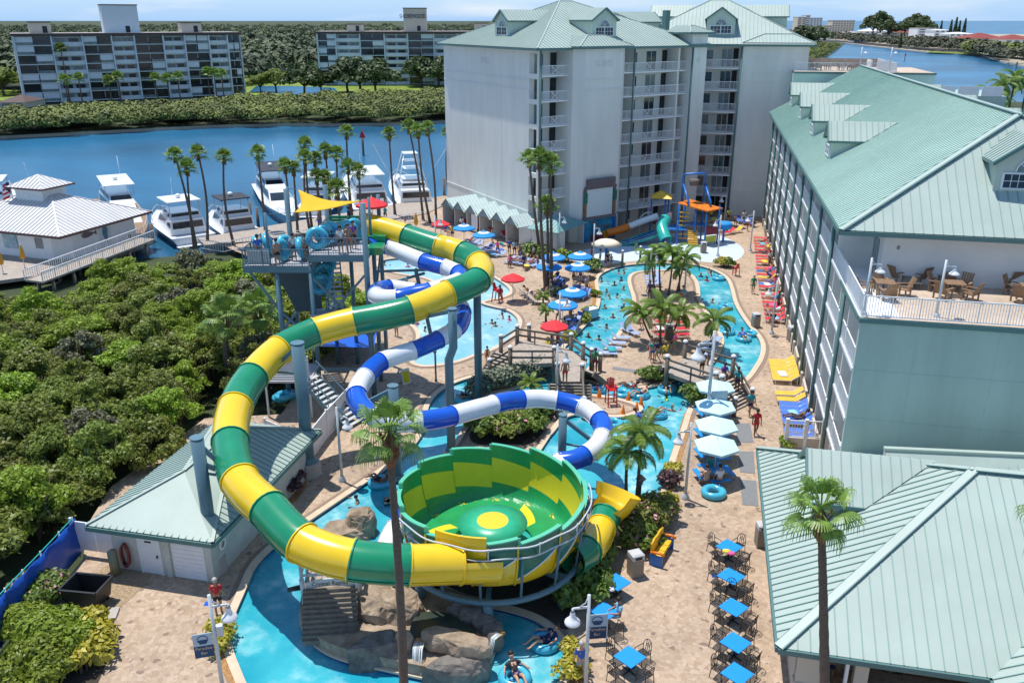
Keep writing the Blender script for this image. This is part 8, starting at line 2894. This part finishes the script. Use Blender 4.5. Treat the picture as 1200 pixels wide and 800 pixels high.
def pose(name,pel,chest,head,arms,legs):
 """arms/legs: (joint...) for the right then the left side; body faces +Y"""
 pel,chest,head=Vector(pel),Vector(chest),Vector(head)
 V,Rr,E=[pel],[0.115],[]
 def add(p,r,par):V.append(Vector(p));Rr.append(r);E.append((par,len(V)-1));return len(V)-1
 up=(chest-pel).normalized();hd=(head-chest).normalized()
 sp=add(pel.lerp(chest,.5),.115,0);chx=add(chest,.125,sp);nk=add(chest+up*.17,.05,chx);h1=add(head-hd*.07,.075,nk);h2=add(head+hd*.02,.092,h1);add(head+hd*.11,.06,h2)
 add(head+Vector((0,.115,-.005)),.016,h2)
 si=[]
 for k,a in enumerate(arms):
  sx=1 if k==0 else-1
  s=add(chest+up*.09+Vector((sx*.17,0,0)),.06,chx);e=add(a[0],.043,s);w=add(a[1],.03,e);d=(Vector(a[1])-Vector(a[0])).normalized();h=add(Vector(a[1])+d*.07,.034,w);si.append((s,e))
  sd=d.cross(Vector((0,1,.3))).normalized()
  for q in range(4):f=add(V[h]+d*.06+sd*(.027*(q-1.5)),.0105,h);add(V[f]+d*(.05-.006*abs(q-1.2))+Vector((0,.015,-.01)),.009,f)
  f=add(V[w]+d*.05+sd*.05,.012,w);add(V[f]+d*.04+sd*.012,.01,f)
 li=[]
 for k,l in enumerate(legs):
  sx=1 if k==0 else-1
  hp_=add(pel+Vector((sx*.09,0,-.04)),.098,0);kn=add(l[0],.062,hp_);an=add(l[1],.04,kn);add(l[2],.036,an);li.append((hp_,kn))
 tv=[V[0],V[sp],V[chx],V[chx].lerp(V[nk],.45)];te=[(0,1),(1,2),(2,3)];tr=[.135,.138,.148,.09]
 for s,e in si:n=len(tv);tv+=[V[s],V[s].lerp(V[e],.75)];te+=[(2,n),(n,n+1)];tr+=[.078,.068]
 shirt=skin('shirt',tv,te,tr)
 sv=[V[0]+up*.06,V[0]];se=[(0,1)];sr=[.128,.132]
 for hp_,kn in li:n=len(sv);sv+=[V[hp_],V[hp_].lerp(V[kn],.62)];se+=[(1,n),(n,n+1)];sr+=[.116,.092]
 shorts=skin('shorts',sv,se,sr)
 mb=MB();mb.blob(tuple(head+hd*.05-Vector((0,.022,0))),.118,0,10,7,0,(.93,1,1));hair=mb.mesh('hair',M_hair[0])
 for sx in(-1,1):add(head+Vector((sx*.1,0,-.01)),.02,h2)
 mb=MB();mb.blob(tuple(head+Vector((-.035,.09,.02))),.015,0,6,4);e1=mb.mesh('eye',M_eye)
 mb=MB();mb.blob(tuple(head+Vector((.035,.09,.02))),.015,0,6,4);e2=mb.mesh('eye',M_eye)
 mb=MB();mb.box(tuple(head+Vector((0,.094,-.045))),(.05,.012,.012));mo=mb.mesh('mouth',M_red)
 body=skin('body',V,E,Rr)
 POSE[name]=(body,shirt,shorts,hair,(e1,e2,mo))
pose('stand',(0,0,.94),(0,0,1.29),(0,.02,1.61),[((.23,-.02,1.12),(.24,.1,.90)),((-.23,-.02,1.12),(-.24,.1,.90))],[((.1,.03,.5),(.11,-.02,.08),(.12,.13,.04)),((-.1,.03,.5),(-.11,-.02,.08),(-.12,.13,.04))])
pose('walk',(0,0,.93),(0,.03,1.28),(0,.06,1.60),[((.22,-.12,1.10),(.22,-.02,.86)),((-.22,.12,1.12),(-.2,.3,.96))],[((.1,.2,.54),(.1,.22,.1),(.1,.36,.05)),((-.1,-.06,.50),(-.1,-.34,.16),(-.1,-.24,.05))])
pose('sit',(0,0,.55),(0,-.03,.90),(0,.03,1.22),[((.24,.05,.74),(.16,.28,.70)),((-.24,.05,.74),(-.16,.28,.70))],[((.11,.42,.53),(.11,.44,.1),(.11,.58,.05)),((-.11,.42,.53),(-.11,.44,.1),(-.11,.58,.05))])
pose('recline',(0,0,.48),(0,-.28,.68),(0,-.50,.92),[((.25,-.2,.52),(.22,.06,.48)),((-.25,-.2,.52),(-.22,.06,.48))],[((.1,.42,.62),(.1,.78,.44),(.11,.88,.54)),((-.1,.42,.56),(-.1,.82,.44),(-.11,.92,.54))])
pose('ring',(0,-.05,.22),(0,-.36,.40),(0,-.55,.66),[((.36,-.3,.36),(.44,-.05,.40)),((-.36,-.3,.36),(-.44,-.05,.40))],[((.13,.42,.46),(.14,.78,.26),(.15,.9,.3)),((-.13,.42,.46),(-.14,.78,.26),(-.15,.9,.3))])
pose('swim',(0,0,-.35),(0,.04,0.0),(0,.12,.31),[((.34,.16,-.06),(.46,.4,.02)),((-.34,.16,-.06),(-.46,.4,.02))],[((.1,.05,-.78),(.11,-.1,-1.0),(.12,.05,-1.04)),((-.1,.05,-.78),(-.11,-.1,-1.0),(-.12,.05,-1.04))])
def person(ps,p,rz,top,low,sk,hr,label,sc=1.0,grp=None):
 t=thing('person',label,'person',p,R(rz),grp);t.scale=(sc*1.1,)*3
 b,s,l,h,f=POSE[ps]
 if p.y<38:
  for me in f:linkmesh(me.name.split('.')[0],me,t)
 for me,m in((b,M_skin[sk]),(s,CL.get(top)),(l,CL.get(low)),(h,M_hair[hr])):
  if m is None:continue
  o=linkmesh(me.name.split('.')[0],me,t)
  if m:
   if not me.materials:me.materials.append(m)
   o.material_slots[0].link='OBJECT';o.material_slots[0].material=m
 return t
PE=[('stand',257,719,0,10,'red','black',1,2,'man in a red shirt and black shorts on the pavers by the pump house'),('walk',885,510,0,175,'red','red',2,0,'person wrapped in a red towel walking beside the rubber mats'),('walk',878,487,0,190,'teal','navy',1,0,'person in a teal top at the foot of the right bridge stairs'),('stand',662,449,1.35,5,None,'red',1,0,'bare-backed man in red shorts at the top of the left bridge stairs'),('stand',697,436,0.6,160,'green','maroon',2,0,'person in a green top and maroon skirt on the small bridge stairs'),('stand',653,413,0.3,90,'red','maroon',2,0,'lifeguard in red under the red umbrella beside the left bridge'),('stand',822,440,1.35,20,'black','black',1,0,'person in black crossing the right bridge'),('sit',848,447,.9,200,'purple','black',2,0,'person in purple sitting on the right bridge stairs'),('stand',863,459,.6,190,'teal','navy',2,0,'person in a blue-green towel on the right bridge stairs'),('stand',761,351,0,150,'navy','navy',2,0,'person in navy standing left of the island palms'),('walk',882,344,0,170,'green','green',1,2,'person in green swimwear and red cap beside the red row'),('sit',586,352,.75,180,'red','red',2,0,'lifeguard sitting in the red chair at the lagoon'),('stand',326,312,TZ1,30,None,'black',1,0,'bare-chested man holding an upright ring on the tower'),('stand',345,305,TZ1,20,'white','navy',1,0,'person in a white patterned shirt on the lower tower platform'),('stand',360,306,TZ1,60,'grey','black',1,0,'man in a grey shirt on the lower tower platform'),('stand',390,293,TZ2,10,'navy','sky',2,0,'child in navy on the upper tower platform'),('stand',400,297,TZ2,30,'white','black',1,0,'person in white on the upper tower platform'),('stand',409,295,TZ2,200,None,'orange',1,0,'person in orange shorts at the slide entrance'),('stand',415,291,TZ2,180,'purple','black',1,0,'person in purple beside the slide entrance'),('stand',386,268,TZ2,100,'maroon','black',2,0,'person in maroon at the back of the tower platform'),('stand',375,272,TZ2,90,None,'blue',1,0,'tanned person leaning at the back rail of the tower'),('stand',410,272,TZ2,90,'navy','black',1,0,'person in navy under the red tower umbrella'),('stand',304,307,TZ1,20,'blue','black',1,0,'person in blue at the left corner of the tower'),('stand',80,296,.2,0,'orange','black',1,0,'person in bright orange by the dock house wall'),('stand',597,298,0,200,'blue','black',1,0,'person in blue beside the last cabana, left'),('stand',603,300,0,180,'sky','navy',1,0,'person in pale blue beside the last cabana, right'),('stand',609,304,0,170,None,'red',1,1,'bare-chested person walking from the cabanas'),('stand',465,394,0,150,'grey','black',1,0,'person standing on the sand below the green tube segment'),('stand',571,425,.2,200,None,'orange',1,0,'child at the foot of the left bridge stairs'),('stand',680,796,0,10,'blue','grey',0,2,'man with a white cap and blue top behind the bottom lamp'),('sit',724,732,0,100,'sky','sky',1,0,'person wrapped in a pale blue towel at the cafe table'),('sit',827,571,0,20,None,'blue',0,0,'bare-backed person on the bench under the nearest pale umbrella'),('sit',842,571,0,10,'white','navy',0,0,'person in a white shirt under the nearest pale umbrella'),('sit',832,558,0,180,'teal','navy',1,0,'person in teal across the nearest picnic table'),('stand',970,800,0,180,'teal','navy',1,0,'person in a teal shirt under the restaurant eave'),('stand',1046,806,0,180,'white','grey',0,2,'person in a white shirt inside the restaurant bar'),('recline',934,496,0,80,None,'navy',2,0,'sunbather with dark skin on a blue lounger by the patio rail'),('stand',909,262,0,180,'black','black',1,0,'person in black by the second tower wall'),('stand',853,261,0,180,'lime','black',1,0,'person in a lime shirt behind the splash playground'),('stand',745,297,0,200,'green','green',1,0,'child in green on the splash pad by the flumes'),('stand',693,309,0,100,'maroon','navy',2,0,'person in maroon by the lamp before the screen'),('stand',703,312,0,80,'sky','white',1,0,'person in pale clothes under the beige mushroom'),('stand',712,314,0,200,'black','black',1,0,'person in black under the beige mushroom'),('stand',716,312,0,170,None,'blue',1,0,'boy in blue shorts beside the beige mushroom'),('stand',686,276,0,180,'maroon','black',2,0,'person in maroon in front of the blue mural')]
for ps,x,y,z,rz,tp,lw,sk,hr,l in PE:person(ps,W(x,y,z),rz,tp,lw,sk,hr,l,0.72 if l.startswith(('child','boy'))else 1.0)
SW=[(724,321,'nearest the head of the left river arm'),(732,320,'by the island bank at the head of the left arm'),(720,335,'alone in the upper left river arm'),(715,350,'left of the pair in the middle of the left arm'),(722,349,'right of the pair in the middle of the left arm'),(731,361,'at the island bank, upper of two'),(729,365,'at the island bank, lower of two'),(718,372,'alone in the lower left arm'),(700,372,'by the pale blue box at the bank'),(829,319,'at the top of the right river arm, left'),(834,323,'at the top of the right river arm, middle'),(821,324,'against the island at the top of the right arm'),(829,329,'in red in the upper right arm'),(834,355,'halfway down the right arm'),(782,468,'in a lime shirt in the main pool'),(787,482,'wading alone in the main pool'),(420,588,'in the foam left of the bowl'),(389,632,'in the channel below the yellow tube')]
for i,(x,y,l)in enumerate(SW):person('swim',W(x,y,-.17),rnd.uniform(0,360),{12:'red',14:'lime'}.get(i),['navy','black','red','blue'][i%4],i%3,i%2,'swimmer '+l,0.95,'swimmers in the river')
for i,(x,y,l)in enumerate([(478,313,'in pink in the upper pale pool'),(520,331,'by the edge below the blue tube bend'),(590,372,'left of the pair near the curved edge'),(598,375,'right of the pair near the curved edge'),(577,379,'splashing in the shallow pool centre'),(580,382,'lying in the shallow pool centre'),(488,380,'at the left shore of the pale pool, upper'),(497,388,'in red at the left shore of the pale pool'),(450,311,'at the far left corner of the pale pool')]):person('swim',W(x,y,-.17),40*i,['pink',None,None][i%3],['navy','red','black'][i%3],i%2+1 if i>5 else 0,0,'bather '+l,0.9,'bathers in the pale lagoon pool')
for i,(x,y,l,tp)in enumerate([(699,458,'left of the lifeguard chair','blue'),(737,457,'behind the cones','maroon'),(750,464,'stretched out by the cones',None),(781,458,'by the island tip','black'),(754,494,'in the front one of the joined rings','blue'),(769,487,'in lime in the back one of the joined rings','lime'),(543,469,'beside the hedge',None),(445,567,'left of the bowl',None),(638,755,'in the shade of the near loop','navy'),(871,398,'in the right river arm','blue'),(605,795,'at the bottom edge by the right cascade','black')]):person('ring',W(x,y,-.12),60*i if i!=10 else 200,tp,['navy','black'][i%2],(i+1)%3 if i!=10 else 0,0,'person riding a ring '+l,1.0,'ring riders')
SB=[(893,288,'red',1),(895,301,None,2),(898,322,'pink',0),(900,335,None,1),(905,356,'blue',1),(908,370,'white',1),(551,286,None,1),(573,295,'navy',1),(603,309,None,0),(611,310,'purple',1),(622,312,None,1),(651,337,None,1),(655,343,'navy',2),(674,346,'blue',2),(621,348,None,1),(625,351,'white',0),(630,355,None,1),(670,383,'black',2),(834,264,'lime',0),(840,271,None,1)]
for i,(x,y,tp,sk)in enumerate(SB):
 hd_a=-102 if i<6 else(75 if 14<=i<=16 else-50)
 person('recline',W(x,y,0.0),hd_a+180,tp,['black','navy','red','blue'][i%4],sk,i%2,f'sunbather {ORD[i] if i < 6 else ORD[i - 6]} {"along the red row by the hotel" if i < 6 else "among the loungers round the lagoon and umbrellas"}',1.0,'sunbathers')
ZN=[('standing or sitting round the four blue umbrellas',[(641,333),(647,332),(653,331),(672,333),(680,331),(684,336),(645,345),(660,345),(671,352),(687,345)]),('among the loungers before the dark clipped bush',[(598,313),(606,305),(614,317),(625,306),(630,316)]),('in front of the cabana row',[(531,262),(541,271),(577,285),(590,293),(583,300),(560,282)]),('beside the two blue umbrellas above the bridge',[(655,379),(668,377),(661,392),(672,387),(646,418),(641,421)]),('along the red lounger row',[(899,296),(901,313),(903,329),(907,345),(911,363),(900,373),(905,382)]),('behind the splash playground',[(833,258),(844,262),(861,264),(871,263),(884,266),(876,271)]),('on the island by the palms',[(762,420),(770,424),(779,420),(790,414),(766,333),(800,352),(748,386),(764,424)]),('on the sand inside the blue slide loop',[(470,352),(478,346),(488,356),(463,358)]),('on the marina walk behind the slide tower',[(452,258),(470,268),(522,276),(530,281),(434,262)])]
for zn,pts in ZN:
 for i,(x,y)in enumerate(pts):
  k=(x*7+y*3)%9
  c=['blue','white','navy',None,'pink','teal',None,'grey','yellow'][k]
  b_=['black','navy','red','blue','green'][(x+y)%5]
  person(['sit','stand','sit','recline','walk'][(x*3+y)%5],W(x,y),(x*37)%360,c,b_,(x+y)%3,(x//3)%2,f'{ORD[i]} guest {zn}, {c + " top" if c else "bare-chested"} and {b_} bottoms',1.0,'pool guests')
for i,(x,y)in enumerate([(704,330),(712,343),(727,329),(709,362),(712,385),(690,395),(702,398),(730,340)]):person('swim',W(x,y,-.17),x*31%360,None,['navy','red'][i%2],i%3,i%2,f'{ORD[i]} extra swimmer along the left river arm, {["dark", "light"][i % 2]}-haired',0.95,'swimmers in the river')
for i,(x,y,c,l)in enumerate([(715,690,'white','white napkins on the table below the litter bin'),(851,645,'yellow','yellow towel heaped on the farthest right table'),(857,648,'pink','pink bag on the farthest right table')]):
 p=W(x,y,0.8);mb=MB();mb.blob((p.x,p.y,0.8),0.16,0,9,5,0.2,(1.3,1,0.5));tag(mb.build('towel',CL[c]),l,'towel')
for i,(x,y,c)in enumerate([(893,285,'sky'),(896,306,'yellow'),(899,333,'white'),(906,357,'pink'),(908,372,'sky'),(917,438,'white'),(930,484,'sky'),(550,287,'white'),(578,297,'sky'),(617,311,'yellow'),(717,409,'teal'),(774,384,'white')]):
 p=W(x,y,0.4);mb=MB();g=random.Random(i)
 vs=[(p.x+(-.3+.2*a)+.03*g.random(),p.y+(-.5+.25*b),0.42+0.03*g.random())for b in range(5)for a in range(4)]
 mb.add(vs,[(b*4+a,b*4+a+1,b*4+a+5,b*4+a+4)for b in range(4)for a in range(3)],0,True)
 o=mb.build('towel',CL[c]);o.modifiers.new('t','SOLIDIFY').thickness=0.03
 tag(o,f'{c} towel spread on a lounger, {ORD[i]} of the towels left on loungers','towel','towels on loungers')
